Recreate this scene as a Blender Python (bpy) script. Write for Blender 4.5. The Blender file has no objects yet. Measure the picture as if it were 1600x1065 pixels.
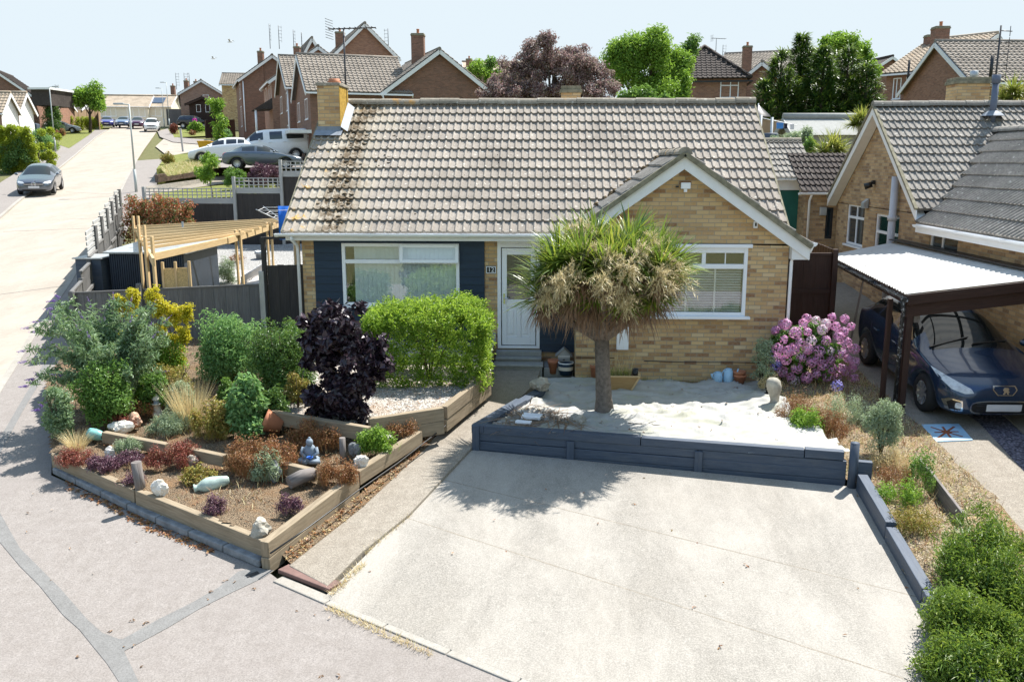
import bpy, bmesh, math, random
import numpy as np
from mathutils import Vector, Matrix
R = math.radians
S = bpy.context.scene
COL = S.collection
rng = np.random.default_rng(7)
random.seed(7)
# ---------------------------------------------------------------- camera fit
YAW, PIT, FOC = R(-2.5823), R(11.433), 1380.5
CAM = np.array([5.1647, -16.7988, 4.0744])
FWD = np.array([math.sin(YAW)*math.cos(PIT), math.cos(YAW)*math.cos(PIT), -math.sin(PIT)])
RGT = np.array([math.cos(YAW), -math.sin(YAW), 0.0])
UPV = np.cross(RGT, FWD)
def ray(x, y): return FWD + RGT*(x-800)/FOC - UPV*(y-532.5)/FOC
def atY(x, y, Y):
    d = ray(x, y); return CAM + d*(Y-CAM[1])/d[1]
def atZ(x, y, Z):
    d = ray(x, y); return CAM + d*(Z-CAM[2])/d[2]
def atX(x, y, X):
    d = ray(x, y); return CAM + d*(X-CAM[0])/d[0]
def pix(P):
    d = np.asarray(P, float)-CAM; z = d@FWD
    return 800+FOC*(d@RGT)/z, 532.5-FOC*(d@UPV)/z
def ground_z(Y):                       # the hillside rises away from the front street
    Y = np.asarray(Y, float)
    z = np.where(Y < 28, .175+.075*Y, 2.275+.083*(Y-28))
    z = np.where(Y > 112, 2.275+.083*84+.012*(Y-112), z)
    return np.maximum(z, -1.6)
def gz(Y): return float(ground_z(Y))
def atG(x, y, dz=0.0):                 # pixel -> point on the hillside (raised by dz)
    d = ray(x, y); t = np.linspace(1.0, 150.0, 3000); p = CAM+d*t[:, None]; below = p[:, 2] <= ground_z(p[:, 1])+dz
    k = int(np.argmax(below)) if below.any() else -1
    if k < 0: return CAM+d*(118-CAM[1])/d[1]
    lo, hi = t[max(k-1, 0)], t[k]
    for _ in range(40):
        m = (lo+hi)/2; q = CAM+d*m
        if q[2] > gz(q[1])+dz: lo = m
        else: hi = m
    return CAM+d*lo
# ---------------------------------------------------------------- objects
def tag(o, label=None, cat=None, group=None, kind=None):
    if label: o['label'] = label
    if cat: o['category'] = cat
    if group: o['group'] = group
    if kind: o['kind'] = kind
    return o
def empty(name, loc, label=None, cat=None, group=None, rz=0.0):
    o = bpy.data.objects.new(name, None); COL.objects.link(o)
    o.location = tuple(float(v) for v in loc); o.rotation_euler = (0, 0, rz)
    o.empty_display_size = .2
    return tag(o, label, cat, group)
def adopt(o, root):
    if root is not None:
        o.parent = root
        M = Matrix.Translation(root.location) @ root.rotation_euler.to_matrix().to_4x4() if root.parent is None else None
        if M is None:
            pr_ = root.parent
            M = (Matrix.Translation(pr_.location) @ pr_.rotation_euler.to_matrix().to_4x4())
            # parts keep identity local transforms, so the thing's own matrix is enough
            o.matrix_parent_inverse = Matrix.Identity(4)
            return o
        o.matrix_parent_inverse = Matrix.Identity(4) if root.get('_local') else M.inverted()
    return o
def copy_tree(o, parent=None):
    c = o.copy(); COL.objects.link(c)
    if parent is not None: c.parent = parent
    for ch in [x for x in o.children]: copy_tree(ch, c)
    return c
class MB:
    """collects shapes, builds ONE mesh object"""
    def __init__(s): s.v = []; s.f = []; s.uv = []; s.sm = []
    def add(s, vs, fs, uvs=None, smooth=False):
        b = len(s.v); s.v += [tuple(map(float, v)) for v in vs]
        for i, f in enumerate(fs):
            s.f.append([b+k for k in f]); s.uv.append(uvs[i] if uvs else None); s.sm.append(smooth)
        return s
    def box(s, c, d, rz=0.0, rx=0.0, ry=0.0, skip=()):
        hx, hy, hz = d[0]/2, d[1]/2, d[2]/2
        vs = [Vector((x*hx, y*hy, z*hz)) for x in (-1, 1) for y in (-1, 1) for z in (-1, 1)]
        if rz or rx or ry:
            M = Matrix.Rotation(rz, 3, 'Z') @ Matrix.Rotation(ry, 3, 'Y') @ Matrix.Rotation(rx, 3, 'X')
            vs = [M @ v for v in vs]
        vs = [(v[0]+c[0], v[1]+c[1], v[2]+c[2]) for v in vs]
        fs = [(0, 1, 3, 2), (4, 6, 7, 5), (0, 4, 5, 1), (2, 3, 7, 6), (0, 2, 6, 4), (1, 5, 7, 3)]
        fs = [f for i, f in enumerate(fs) if i not in skip]
        return s.add(vs, fs)
    def span(s, lo, hi):
        return s.box([(a+b)/2 for a, b in zip(lo, hi)], [abs(b-a) for a, b in zip(lo, hi)])
    def bar(s, p0, p1, w, h, up=(0, 0, 1), taper=1.0):
        """box along p0->p1; w across, h along up; u of the uv runs along the length"""
        p0, p1 = Vector(p0), Vector(p1); d = p1-p0; L = d.length
        if L < 1e-6: return s
        d = d/L; up = Vector(up); sd = d.cross(up)
        if sd.length < 1e-4: sd = d.cross(Vector((0, 1, 0)))
        sd.normalize(); u2 = sd.cross(d)
        vs = []
        for p, k in ((p0, 1.0), (p1, taper)):
            for a, b in ((-1, -1), (1, -1), (1, 1), (-1, 1)):
                vs.append(p+sd*(a*w*k/2)+u2*(b*h*k/2))
        fs = [(0, 1, 5, 4), (1, 2, 6, 5), (2, 3, 7, 6), (3, 0, 4, 7), (3, 2, 1, 0), (4, 5, 6, 7)]
        o = random.random()*7
        uv = []
        for k, ww in enumerate((w, h, w, h)):
            q = o+k*.37
            uv.append([(0+o, q), (0+o, q+ww), (L+o, q+ww), (L+o, q)])
        uv += [[(o, o), (o, o+w), (o+h, o+w), (o+h, o)]]*2
        return s.add(vs, fs, uv)
    def tube(s, p0, p1, r0, r1=None, n=10, caps=True, smooth=True):
        return s.path([p0, p1], [r0, r0 if r1 is None else r1], n, caps, smooth)
    def path(s, pts, rad, n=8, caps=True, smooth=True):
        pts = [Vector(p) for p in pts]
        if not hasattr(rad, '__len__'): rad = [rad]*len(pts)
        vs = []; ref = None
        for i, p in enumerate(pts):
            d = (pts[min(i+1, len(pts)-1)]-pts[max(i-1, 0)])
            if d.length < 1e-9: d = Vector((0, 0, 1))
            d.normalize()
            if ref is None:
                ref = Vector((1, 0, 0)) if abs(d.x) < .9 else Vector((0, 1, 0))
            a = (ref-d*ref.dot(d)).normalized(); ref = a; b = d.cross(a)
            for k in range(n):
                t = 2*math.pi*k/n
                vs.append(p+(a*math.cos(t)+b*math.sin(t))*rad[i])
        fs = []; uv = []; L = 0
        for i in range(len(pts)-1):
            l2 = L+(pts[i+1]-pts[i]).length
            for k in range(n):
                k2 = (k+1) % n
                fs.append((i*n+k, i*n+k2, (i+1)*n+k2, (i+1)*n+k))
                c = 2*math.pi*max(rad)/n
                uv.append([(L, k*c), (L, (k+1)*c), (l2, (k+1)*c), (l2, k*c)])
            L = l2
        s.add(vs, fs, uv, smooth)
        if caps:
            b = len(s.v)-len(vs)
            s.f.append([b+k for k in range(n-1, -1, -1)]); s.uv.append(None); s.sm.append(False)
            e = b+(len(pts)-1)*n
            s.f.append([e+k for k in range(n)]); s.uv.append(None); s.sm.append(False)
        return s
    def lathe(s, prof, c=(0, 0, 0), n=20, smooth=True, M=None):
        """prof: list of (radius, z)"""
        vs = []
        for r, z in prof:
            for k in range(n):
                t = 2*math.pi*k/n; v = Vector((max(r, 1e-4)*math.cos(t), max(r, 1e-4)*math.sin(t), z))
                if M is not None: v = M @ v
                vs.append((v[0]+c[0], v[1]+c[1], v[2]+c[2]))
        fs = [(i*n+k, i*n+(k+1) % n, (i+1)*n+(k+1) % n, (i+1)*n+k) for i in range(len(prof)-1) for k in range(n)]
        return s.add(vs, fs, None, smooth)
    def prism(s, poly, z0, z1):
        """poly: xy points counter-clockwise; z0/z1 numbers or functions of (x, y)"""
        n = len(poly); f0 = z0 if callable(z0) else (lambda x, y: z0); f1 = z1 if callable(z1) else (lambda x, y: z1)
        vs = [(x, y, f0(x, y)) for x, y in poly]+[(x, y, f1(x, y)) for x, y in poly]
        fs = [tuple(range(n-1, -1, -1)), tuple(range(n, 2*n))]+[(i, (i+1) % n, n+(i+1) % n, n+i) for i in range(n)]
        return s.add(vs, fs)
    def extr(s, poly3, d):
        """polygon of 3-D points pushed along d"""
        n = len(poly3); d = Vector(d); p = [Vector(q) for q in poly3]
        vs = p+[q+d for q in p]
        fs = [tuple(range(n)), tuple(range(2*n-1, n-1, -1))]+[((i+1) % n, i, n+i, n+(i+1) % n) for i in range(n)]
        return s.add(vs, fs)
    def blob(s, c, r, seed=0, n=2, amp=.18, fr=2.0, squash=None):
        bm = bmesh.new(); bmesh.ops.create_icosphere(bm, subdivisions=n, radius=1)
        rr = random.Random(seed); ph = [rr.uniform(0, 9) for _ in range(6)]
        vs = []
        for v in bm.verts:
            q = v.co
            k = 1+amp*(math.sin(q.x*fr+ph[0])+math.sin(q.y*fr*1.3+ph[1])+math.sin(q.z*fr*1.1+ph[2]))/2+amp*.5*math.sin((q.x-q.y)*fr*2.3+ph[3])
            vs.append((c[0]+q.x*k*r[0], c[1]+q.y*k*r[1], c[2]+q.z*k*r[2]))
        fs = [tuple(x.index for x in f.verts) for f in bm.faces]
        bm.free()
        return s.add(vs, fs, None, True)
    def move(s, M):
        s.v = [tuple(M @ Vector(v)) for v in s.v]; return s
    def join(s, o):
        b = len(s.v); s.v += o.v; s.f += [[b+k for k in f] for f in o.f]; s.uv += o.uv; s.sm += o.sm; return s
    def build(s, name, mat, parent=None, bevel=0.0, smooth=None, fix=True):
        me = bpy.data.meshes.new(name)
        me.from_pydata(s.v, [], s.f)
        uvl = me.uv_layers.new(name='UVMap')
        V = s.v; data = np.zeros((len(me.loops), 2)); li = 0
        for poly, uv in zip(me.polygons, s.uv):
            k = poly.loop_total
            if uv is not None and len(uv) == k:
                data[li:li+k] = uv
            else:
                nx, ny, nz = map(abs, poly.normal)
                for j, vi in enumerate(poly.vertices):
                    x, y, z = V[vi]
                    data[li+j] = (x, y) if nz > .75 else ((y, z) if nx > ny else (x, z))
            li += k
        uvl.data.foreach_set('uv', data.ravel())
        me.polygons.foreach_set('use_smooth', [bool(x) if smooth is None else smooth for x in s.sm])
        me.validate(); me.update()
        o = bpy.data.objects.new(name, me); COL.objects.link(o)
        if mat is not None: me.materials.append(mat)
        adopt(o, parent)
        if bevel:
            m = o.modifiers.new('bevel', 'BEVEL'); m.width = bevel; m.segments = 2; m.limit_method = 'ANGLE'; m.angle_limit = R(40)
        return o
def raw_mesh(name, V, F, mat, parent=None, smooth=False, uv=None):
    """V (n,3) numpy, F (m,k) numpy of quads or triangles"""
    me = bpy.data.meshes.new(name); V = np.asarray(V, np.float32); F = np.asarray(F, np.int32); k = F.shape[1]
    me.vertices.add(len(V)); me.vertices.foreach_set('co', V.ravel())
    me.loops.add(F.size); me.loops.foreach_set('vertex_index', F.ravel())
    me.polygons.add(len(F)); me.polygons.foreach_set('loop_start', np.arange(0, F.size, k, dtype=np.int32))
    try: me.polygons.foreach_set('loop_total', np.full(len(F), k, np.int32))
    except Exception: pass
    me.polygons.foreach_set('use_smooth', np.full(len(F), smooth))
    if uv is not None:
        l = me.uv_layers.new(name='UVMap'); l.data.foreach_set('uv', np.asarray(uv, np.float32)[F.ravel()].ravel())
    me.update(calc_edges=True); me.validate()
    if mat is not None: me.materials.append(mat)
    o = bpy.data.objects.new(name, me); COL.objects.link(o); adopt(o, parent)
    return o
# ---------------------------------------------------------------- leaves
def unit(n):
    v = rng.normal(size=(n, 3)); return v/np.linalg.norm(v, axis=1, keepdims=True)
def norm(v): return v/np.maximum(np.linalg.norm(v, axis=-1, keepdims=True), 1e-9)
def clumps(c, r, k, sub, shell=.55, flat=1.0, low=-1.0):
    """k small clumps spread through an ellipsoid, more of them near its surface -> (centres, radii)"""
    d = unit(k*3); d = d[d[:, 2] > low][:k]
    t = rng.uniform(shell, 1.0, len(d))
    C = np.asarray(c)+d*t[:, None]*np.asarray(r)
    s = sub*rng.uniform(.65, 1.35, len(d))
    return C, np.stack([s, s, s*flat], 1)
def leaf_cloud(name, C, RR, n, ln, wd, mat, parent=None, up=.35, out=.6, rnd=.8, fold=.25, surf=.5, droop=0.0):
    """n leaves (folded kites: two triangles meeting on the midrib) spread in small clumps C with radii RR"""
    C = np.asarray(C, float); RR = np.asarray(RR, float)
    w = RR[:, 0]**2; i = rng.choice(len(C), n, p=w/w.sum())
    d = unit(n); t = rng.uniform(surf, 1.0, n)
    P = C[i]+d*t[:, None]*RR[i]
    N = norm(d*out+np.array([0, 0, up])+unit(n)*rnd)
    T = norm(np.cross(N, unit(n))); T = norm(T+np.array([0, 0, -droop])); B = np.cross(N, T)
    L = ln*rng.uniform(.6, 1.3, n)[:, None]; W = wd*rng.uniform(.7, 1.2, n)[:, None]
    tip = P+T*L-N*L*.12
    mid = P+T*L*.45
    V = np.stack([P, mid+B*W/2+N*W*fold, tip, mid-B*W/2+N*W*fold], 1).reshape(-1, 3)
    b = np.arange(n)[:, None]*4
    F = np.concatenate([b+np.array([[0, 1, 2]]), b+np.array([[0, 2, 3]])], 0)
    return raw_mesh(name, V, F, mat, parent)
def blades(name, P, D, ln, wd, mat, parent=None, sag=.5, seg=4, jit=.15):
    """strap leaves / grass: P roots (n,3), D directions (n,3), bending under gravity"""
    n = len(P); D = norm(np.asarray(D, float)); P = np.asarray(P, float)
    L = np.broadcast_to(np.asarray(ln, float), (n,))*rng.uniform(1-jit*2, 1+jit, n)
    W = np.broadcast_to(np.asarray(wd, float), (n,))*rng.uniform(.8, 1.2, n)
    sd = norm(np.cross(D, np.array([0, 0, 1.0])+unit(n)*.35))
    rows = []; p = P.copy(); d = D.copy()
    sg = np.broadcast_to(np.asarray(sag, float), (n,))*rng.uniform(.5, 1.5, n)
    for k in range(seg+1):
        t = k/seg; w = W*(1-t)**.7*(.55+.9*t*(1-t)*1.6)
        if k == seg: w = W*.04
        rows.append(np.stack([p-sd*w[:, None]/2, p+sd*w[:, None]/2], 1))
        d = norm(d+np.array([0, 0, -1.0])*(sg/seg)[:, None]*(.4+t))
        p = p+d*(L/seg)[:, None]
    V = np.stack(rows, 1).reshape(-1, 3); m = (seg+1)*2
    b = np.arange(n)[:, None]*m
    F = np.concatenate([b+np.array([[2*k, 2*k+1, 2*k+3, 2*k+2]]) for k in range(seg)], 0)
    return raw_mesh(name, V, F, mat, parent)
# ---------------------------------------------------------------- materials
class N:
    """small node-tree helper"""
    def __init__(s, name):
        s.m = bpy.data.materials.new(name); s.m.use_nodes = True; s.t = s.m.node_tree; s.t.nodes.clear()
        s.out = s.n('ShaderNodeOutputMaterial')
    def n(s, kind, **kw):
        x = s.t.nodes.new(kind)
        for k, v in kw.items():
            if hasattr(x, k) and k not in x.inputs: setattr(x, k, v)
            else: s.set(x, k, v)
        return x
    def set(s, x, k, v):
        k = k.replace('_', ' ') if isinstance(k, str) and k not in x.inputs else k
        i = x.inputs[k]
        if isinstance(v, bpy.types.NodeSocket): s.t.links.new(v, i)
        elif isinstance(v, (tuple, list)) and len(v) == 3 and i.type == 'RGBA': i.default_value = (*v, 1)
        else: i.default_value = v
    def uv(s): return s.n('ShaderNodeTexCoord').outputs['UV']
    def obj(s): return s.n('ShaderNodeTexCoord').outputs['Object']
    def pos(s): return s.n('ShaderNodeNewGeometry').outputs['Position']
    def rnd(s): return s.n('ShaderNodeNewGeometry').outputs['Random Per Island']
    def map(s, v, sc=(1, 1, 1), loc=(0, 0, 0), rot=(0, 0, 0)):
        x = s.n('ShaderNodeMapping'); s.t.links.new(v, x.inputs['Vector'])
        x.inputs['Scale'].default_value = sc; x.inputs['Location'].default_value = loc; x.inputs['Rotation'].default_value = rot
        return x.outputs[0]
    def noise(s, v, sc, det=4.0, rough=.6, dist=0.0):
        return s.n('ShaderNodeTexNoise', Vector=v, Scale=sc, Detail=det, Roughness=rough, Distortion=dist).outputs[0]
    def voro(s, v, sc, out='Distance', feature='F1'):
        x = s.n('ShaderNodeTexVoronoi', feature=feature); s.set(x, 'Vector', v); s.set(x, 'Scale', sc); return x.outputs[out]
    def ramp(s, f, stops, mode='LINEAR'):
        x = s.n('ShaderNodeValToRGB'); s.t.links.new(f, x.inputs[0]); r = x.color_ramp; r.interpolation = mode
        while len(r.elements) > 1: r.elements.remove(r.elements[-1])
        for k, (p, c) in enumerate(stops):
            e = r.elements[0] if k == 0 else r.elements.new(p)
            e.position = p; e.color = (*c, 1) if hasattr(c, '__len__') else (c, c, c, 1)
        return x.outputs[0]
    def mix(s, f, a, b, mode='MIX'):
        x = s.n('ShaderNodeMix', data_type='RGBA', blend_type=mode)
        for k, v in ((0, f), (6, a), (7, b)):
            i = x.inputs[k]
            if isinstance(v, bpy.types.NodeSocket): s.t.links.new(v, i)
            elif k == 0: i.default_value = v
            else: i.default_value = (*v, 1) if hasattr(v, '__len__') else (v, v, v, 1)
        return x.outputs[2]
    def math(s, op, a, b=0.0):
        x = s.n('ShaderNodeMath', operation=op)
        for k, v in ((0, a), (1, b)):
            if isinstance(v, bpy.types.NodeSocket): s.t.links.new(v, x.inputs[k])
            else: x.inputs[k].default_value = v
        return x.outputs[0]
    def bump(s, h, st=.3, d=.01, nrm=None):
        x = s.n('ShaderNodeBump'); s.t.links.new(h, x.inputs['Height']); x.inputs['Strength'].default_value = st; x.inputs['Distance'].default_value = d
        if nrm is not None: s.t.links.new(nrm, x.inputs['Normal'])
        return x.outputs[0]
    def bsdf(s, col, rough=.7, nrm=None, spec=.5, metal=0.0, **kw):
        b = s.n('ShaderNodeBsdfPrincipled'); s.set(b, 'Base Color', col); s.set(b, 'Roughness', rough); s.set(b, 'Metallic', metal)
        s.set(b, 'Specular IOR Level', spec)
        if nrm is not None: s.set(b, 'Normal', nrm)
        for k, v in kw.items(): s.set(b, k.replace('_', ' '), v)
        s.t.links.new(b.outputs[0], s.out.inputs[0]); return b
def plain(name, col, rough=.5, var=.12, sc=6.0, spec=.5, metal=0.0, bump=.0, **kw):
    n = N(name); p = n.obj()
    f = n.noise(p, sc, 5.0)
    c = n.mix(n.ramp(f, [(.3, 0.0), (.7, 1.0)]), tuple(x*(1-var) for x in col), tuple(min(1, x*(1+var)) for x in col))
    n.bsdf(c, rough, n.bump(f, bump, .01) if bump else None, spec, metal, **kw)
    return n.m
BOOST = 1.5
def leafmat(name, cols, trans=.45, rough=.45, spec=.4):
    """each leaf takes its own colour from cols"""
    if not name.startswith(('purple_black', 'pink', 'blue_h', 'faded', 'purple_buddleia', 'golden', 'juniper', 'dark_con', 'light_con', 'cordyline', 'cream_palm', 'dead_palm', 'yellow_green')): cols = [tuple(min(.72, x*BOOST) for x in c) for c in cols]
    n = N(name); r = n.rnd()
    stops = [(i/max(1, len(cols)-1), c) for i, c in enumerate(cols)]
    c = n.ramp(r, stops)
    h = n.noise(n.pos(), 1.3, 2.0)
    c = n.mix(n.ramp(h, [(.35, 0.0), (.65, .35)]), c, n.mix(.5, c, cols[-1]))
    b = n.bsdf(c, rough, None, spec)
    tr = n.n('ShaderNodeBsdfTranslucent'); n.set(tr, 'Color', n.mix(.25, c, (.35, .45, .05), 'ADD') if cols[-1][1] > cols[-1][0] else c)
    mx = n.n('ShaderNodeMixShader'); mx.inputs[0].default_value = trans
    n.t.links.new(b.outputs[0], mx.inputs[1]); n.t.links.new(tr.outputs[0], mx.inputs[2]); n.t.links.new(mx.outputs[0], n.out.inputs[0])
    return n.m
def brick(name, cols, mortar=(.42, .39, .34), bw=.225, rh=.075, stain=.0):
    n = N(name); uv = n.uv()
    br = n.n('ShaderNodeTexBrick', offset=.5, squash=1.0)
    n.set(br, 'Vector', uv); n.set(br, 'Scale', 1.0); n.set(br, 'Brick Width', bw); n.set(br, 'Row Height', rh); n.set(br, 'Mortar Size', .006)
    n.set(br, 'Mortar Smooth', .1); n.set(br, 'Color1', (0, 0, 0)); n.set(br, 'Color2', (1, 1, 1)); n.set(br, 'Mortar', (.5, .5, .5)); n.set(br, 'Bias', 0.0)
    stops = [(i/max(1, len(cols)-1), c) for i, c in enumerate(cols)]
    c = n.ramp(br.outputs['Color'], stops)
    f = n.noise(uv, 22, 6.0, .7); g = n.noise(uv, 1.1, 3.0)
    c = n.mix(n.ramp(f, [(.35, .0), (.7, .55)]), c, n.mix(.55, c, (.62, .52, .40)))
    c = n.mix(n.ramp(g, [(.45, 0.0), (.75, .35)]), c, n.mix(.6, c, (.10, .07, .05)))
    c = n.mix(br.outputs['Fac'], c, n.mix(f, mortar, tuple(x*.6 for x in mortar)))
    h = n.mix(br.outputs['Fac'], n.ramp(f, [(0, .75), (1, 1.0)]), 0.0)
    n.bsdf(c, .88, n.bump(h, .6, .012), .25)
    return n.m
def wood(name, a, b, grain=1.0, rough=.75, knots=True, dirt=(.08, .07, .055), dirtamt=.25):
    n = N(name); uv = n.uv()
    g = n.noise(n.map(uv, (1.2, 26*grain, 1)), 2.2, 6.0, .65, .6)
    c = n.ramp(g, [(.28, a), (.72, b)])
    r = n.rnd()
    c = n.mix(n.math('MULTIPLY', r, .45), c, n.mix(.5, c, tuple(x*.45 for x in a)))
    s = n.noise(n.map(uv, (1.5, 5, 1)), 1.6, 5.0, .7)
    c = n.mix(n.ramp(s, [(.5, 0.0), (.75, dirtamt)]), c, dirt)
    n.bsdf(c, rough, n.bump(g, .35, .006), .3)
    return n.m
M = {}
# bricks
M['brick_buff'] = brick('buff_brick', [(.27, .125, .05), (.44, .255, .10), (.56, .355, .15), (.64, .44, .205), (.50, .295, .12), (.69, .53, .30)], (.44, .37, .27))
M['brick_nb'] = brick('buff_brick_weathered', [(.22, .12, .06), (.36, .22, .10), (.46, .29, .14), (.52, .36, .19)], (.40, .34, .26))
M['brick_brown'] = brick('brown_brick', [(.12, .042, .026), (.175, .064, .038), (.235, .095, .058), (.145, .055, .034)], (.24, .19, .155))
M['brick_red'] = brick('red_brown_brick', [(.20, .075, .045), (.28, .115, .066), (.35, .16, .095), (.25, .10, .058)], (.30, .24, .20))
M['brick_pink'] = brick('pinkish_brick', [(.24, .12, .09), (.30, .165, .12), (.36, .21, .16)], (.36, .30, .26))
M['brick_wall'] = brick('dark_garden_brick', [(.07, .04, .03), (.11, .06, .045), (.15, .08, .06)], (.18, .15, .13))
# concrete roof tile
def tilemat(name, a, b, lich=.35, moss=0.0, orange=.0, band=False):
    n = N(name); p = n.obj(); uv = n.uv()
    f = n.noise(p, 18, 6.0, .7); g = n.noise(p, .9, 4.0, .6); r = n.rnd()
    c = n.mix(n.ramp(f, [(.3, 0.0), (.7, 1.0)]), a, b)
    # every tile weathered a little differently
    wn = n.n('ShaderNodeTexWhiteNoise', noise_dimensions='2D'); n.set(wn, 'Vector', n.n('ShaderNodeVectorMath', operation='FLOOR').outputs[0])
    fl = wn.inputs['Vector'].links[0].from_node; n.t.links.new(n.map(uv, (1/.3, 1/.345, 1)), fl.inputs[0])
    c = n.mix(n.ramp(wn.outputs[0], [(0, .0), (1, .5)]), c, n.mix(.5, c, tuple(x*.55 for x in a)))
    c = n.mix(n.ramp(g, [(.45, 0.0), (.7, .5)]), c, tuple(x*.55 for x in a))
    v = n.voro(n.map(p, (1, 1, 1), (3, 1, 2)), 7.0); v2 = n.voro(p, 3.1)
    c = n.mix(n.ramp(v, [(.10, lich), (.19, 0.0)]), c, (.62, .60, .54))
    c = n.mix(n.ramp(v2, [(.07, lich), (.15, 0.0)]), c, (.55, .52, .45))
    v3 = n.voro(n.map(p, (1, 1, 1), (9, 4, 7)), 9.0)
    c = n.mix(n.ramp(v3, [(.06, .8), (.13, 0.0)]), c, (.07, .06, .05))
    if band:      # pale lichen film and brown moss stain running down from the stack
        sx = n.n('ShaderNodeSeparateXYZ'); n.set(sx, 'Vector', p); x = sx.outputs[0]
        wob = n.math('MULTIPLY', n.math('SUBTRACT', n.noise(p, 1.1, 4.0, .6), .5), 1.3); xw = n.math('ADD', x, wob)
        m1 = n.ramp(n.math('MULTIPLY', n.math('ABSOLUTE', n.math('SUBTRACT', xw, .85)), .5), [(.15, 1.0), (.42, 0.0)])
        c = n.mix(n.math('MULTIPLY', m1, .38), c, n.mix(f, (.44, .38, .27), (.54, .49, .39)))
        m2 = n.ramp(n.math('ABSOLUTE', n.math('SUBTRACT', xw, .9)), [(.10, 1.0), (.42, 0.0)])
        k = n.ramp(n.noise(n.map(p, (1, 1, 1), (2, 7, 1)), 7, 6.0, .75), [(.42, 0.0), (.52, 1.0)])
        c = n.mix(n.math('MULTIPLY', m2, k), c, n.mix(g, (.075, .055, .035), (.16, .12, .075)))
        o = n.noise(n.map(p, (1, 1, 1), (5, 5, 5)), 2.6, 4.0, .65)
        c = n.mix(n.math('MULTIPLY', n.ramp(o, [(.58, 0.0), (.66, .8)]), n.ramp(n.math('MULTIPLY', x, .5), [(.2, 1.0), (.5, 0.0)])), c, (.50, .30, .07))
    if orange:
        o = n.noise(n.map(p, (1, 1, 1), (5, 5, 5)), 1.6, 4.0, .65)
        c = n.mix(n.ramp(o, [(.62, 0.0), (.72, orange)]), c, (.46, .24, .05))
    n.bsdf(c, .92, n.bump(f, .4, .008), .2)
    return n.m
M['tile'] = tilemat('grey_brown_concrete_tile', (.20, .172, .142), (.32, .28, .238), .5)
M['tile_main'] = tilemat('mossy_concrete_tile', (.262, .228, .192), (.41, .368, .318), .6, 0, .0, True)
M['tile_edge'] = tilemat('lichened_ridge_tile', (.22, .195, .155), (.38, .34, .275), .5, 0, .8)
M['tile_dark'] = tilemat('dark_weathered_tile', (.19, .175, .155), (.34, .315, .28), .5)
M['tile_brown'] = tilemat('dark_brown_tile', (.05, .04, .037), (.09, .075, .066), .15)
M['tile_tan'] = tilemat('tan_tile', (.34, .27, .20), (.48, .40, .31), .3, 0, .3)
M['mortar'] = plain('verge_mortar', (.23, .21, .15), .95, .35, 9, .1, bump=.4)
M['moss'] = plain('dry_brown_moss', (.125, .095, .06), 1.0, .5, 30, .0)
M['lead'] = plain('lead_flashing', (.20, .23, .27), .65, .3, 5)
# paint, plastic
M['white'] = plain('white_upvc', (.87, .88, .90), .32, .03, 2)
M['whitepaint'] = plain('white_painted_board', (.78, .78, .77), .5, .05, 5)
M['cream'] = plain('cream_render', (.70, .62, .50), .8, .06, 3)
M['offwhite'] = plain('off_white_render', (.72, .71, .68), .8, .06, 3)
M['navy'] = wood('navy_painted_board', (.013, .030, .055), (.019, .042, .074), .6, .45, dirtamt=.0)
M['green_door'] = plain('dark_green_boards', (.006, .11, .085), .5, .15, 3)
M['slatepaint'] = wood('slate_blue_painted_sleeper', (.045, .062, .092), (.085, .108, .145), .7, .6, dirt=(.16, .16, .15), dirtamt=.3)
M['black'] = plain('black_plastic', (.012, .012, .013), .4, .1)
M['rubber'] = plain('tyre_rubber', (.016, .016, .017), .85, .2)
M['darkmetal'] = plain('dark_metal', (.05, .05, .055), .45, .15, metal=.6)
M['galv'] = plain('galvanised_steel', (.42, .44, .45), .45, .15, 4, metal=.5)
M['alloy'] = plain('alloy_rim', (.50, .51, .53), .3, .08, metal=.8)
M['chrome'] = plain('chrome', (.75, .76, .78), .12, .03, metal=1.0)
M['lamp_grey'] = plain('grey_lamp_column', (.40, .43, .42), .5, .1, 3)
# timber
M['pine'] = wood('new_pine', (.54, .37, .18), (.72, .54, .31), .7, .6, dirtamt=.05)
M['fence'] = wood('weathered_grey_fence', (.10, .098, .095), (.21, .205, .20), 1.0, .85, dirtamt=.3)
M['fence_dark'] = wood('dark_fence_board', (.035, .031, .029), (.075, .067, .063), 1.0, .85, dirtamt=.3)
M['fence_brown'] = wood('dark_brown_creosoted_board', (.030, .014, .010), (.062, .030, .022), .9, .6, dirtamt=.2)
M['fence_light'] = wood('light_weathered_trellis', (.33, .33, .32), (.50, .50, .48), 1.0, .8, dirtamt=.15)
M['fence_tan'] = wood('tan_panel_fence', (.30, .20, .12), (.44, .31, .19), 1.0, .85, dirtamt=.2)
M['sleeper'] = wood('weathered_timber_sleeper', (.20, .155, .10), (.37, .30, .21), .55, .85, dirtamt=.35)
M['driftwood'] = wood('grey_driftwood', (.10, .085, .08), (.30, .27, .25), .6, .9)
M['deck'] = wood('pale_deck_boards', (.38, .37, .36), (.52, .51, .50), .8, .8)
M['bark'] = plain('grey_bark', (.16, .135, .115), .95, .35, 18, .1, bump=.8)
M['bark_dark'] = plain('dark_bark', (.07, .055, .04), .95, .35, 10, .1, bump=.5)
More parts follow.
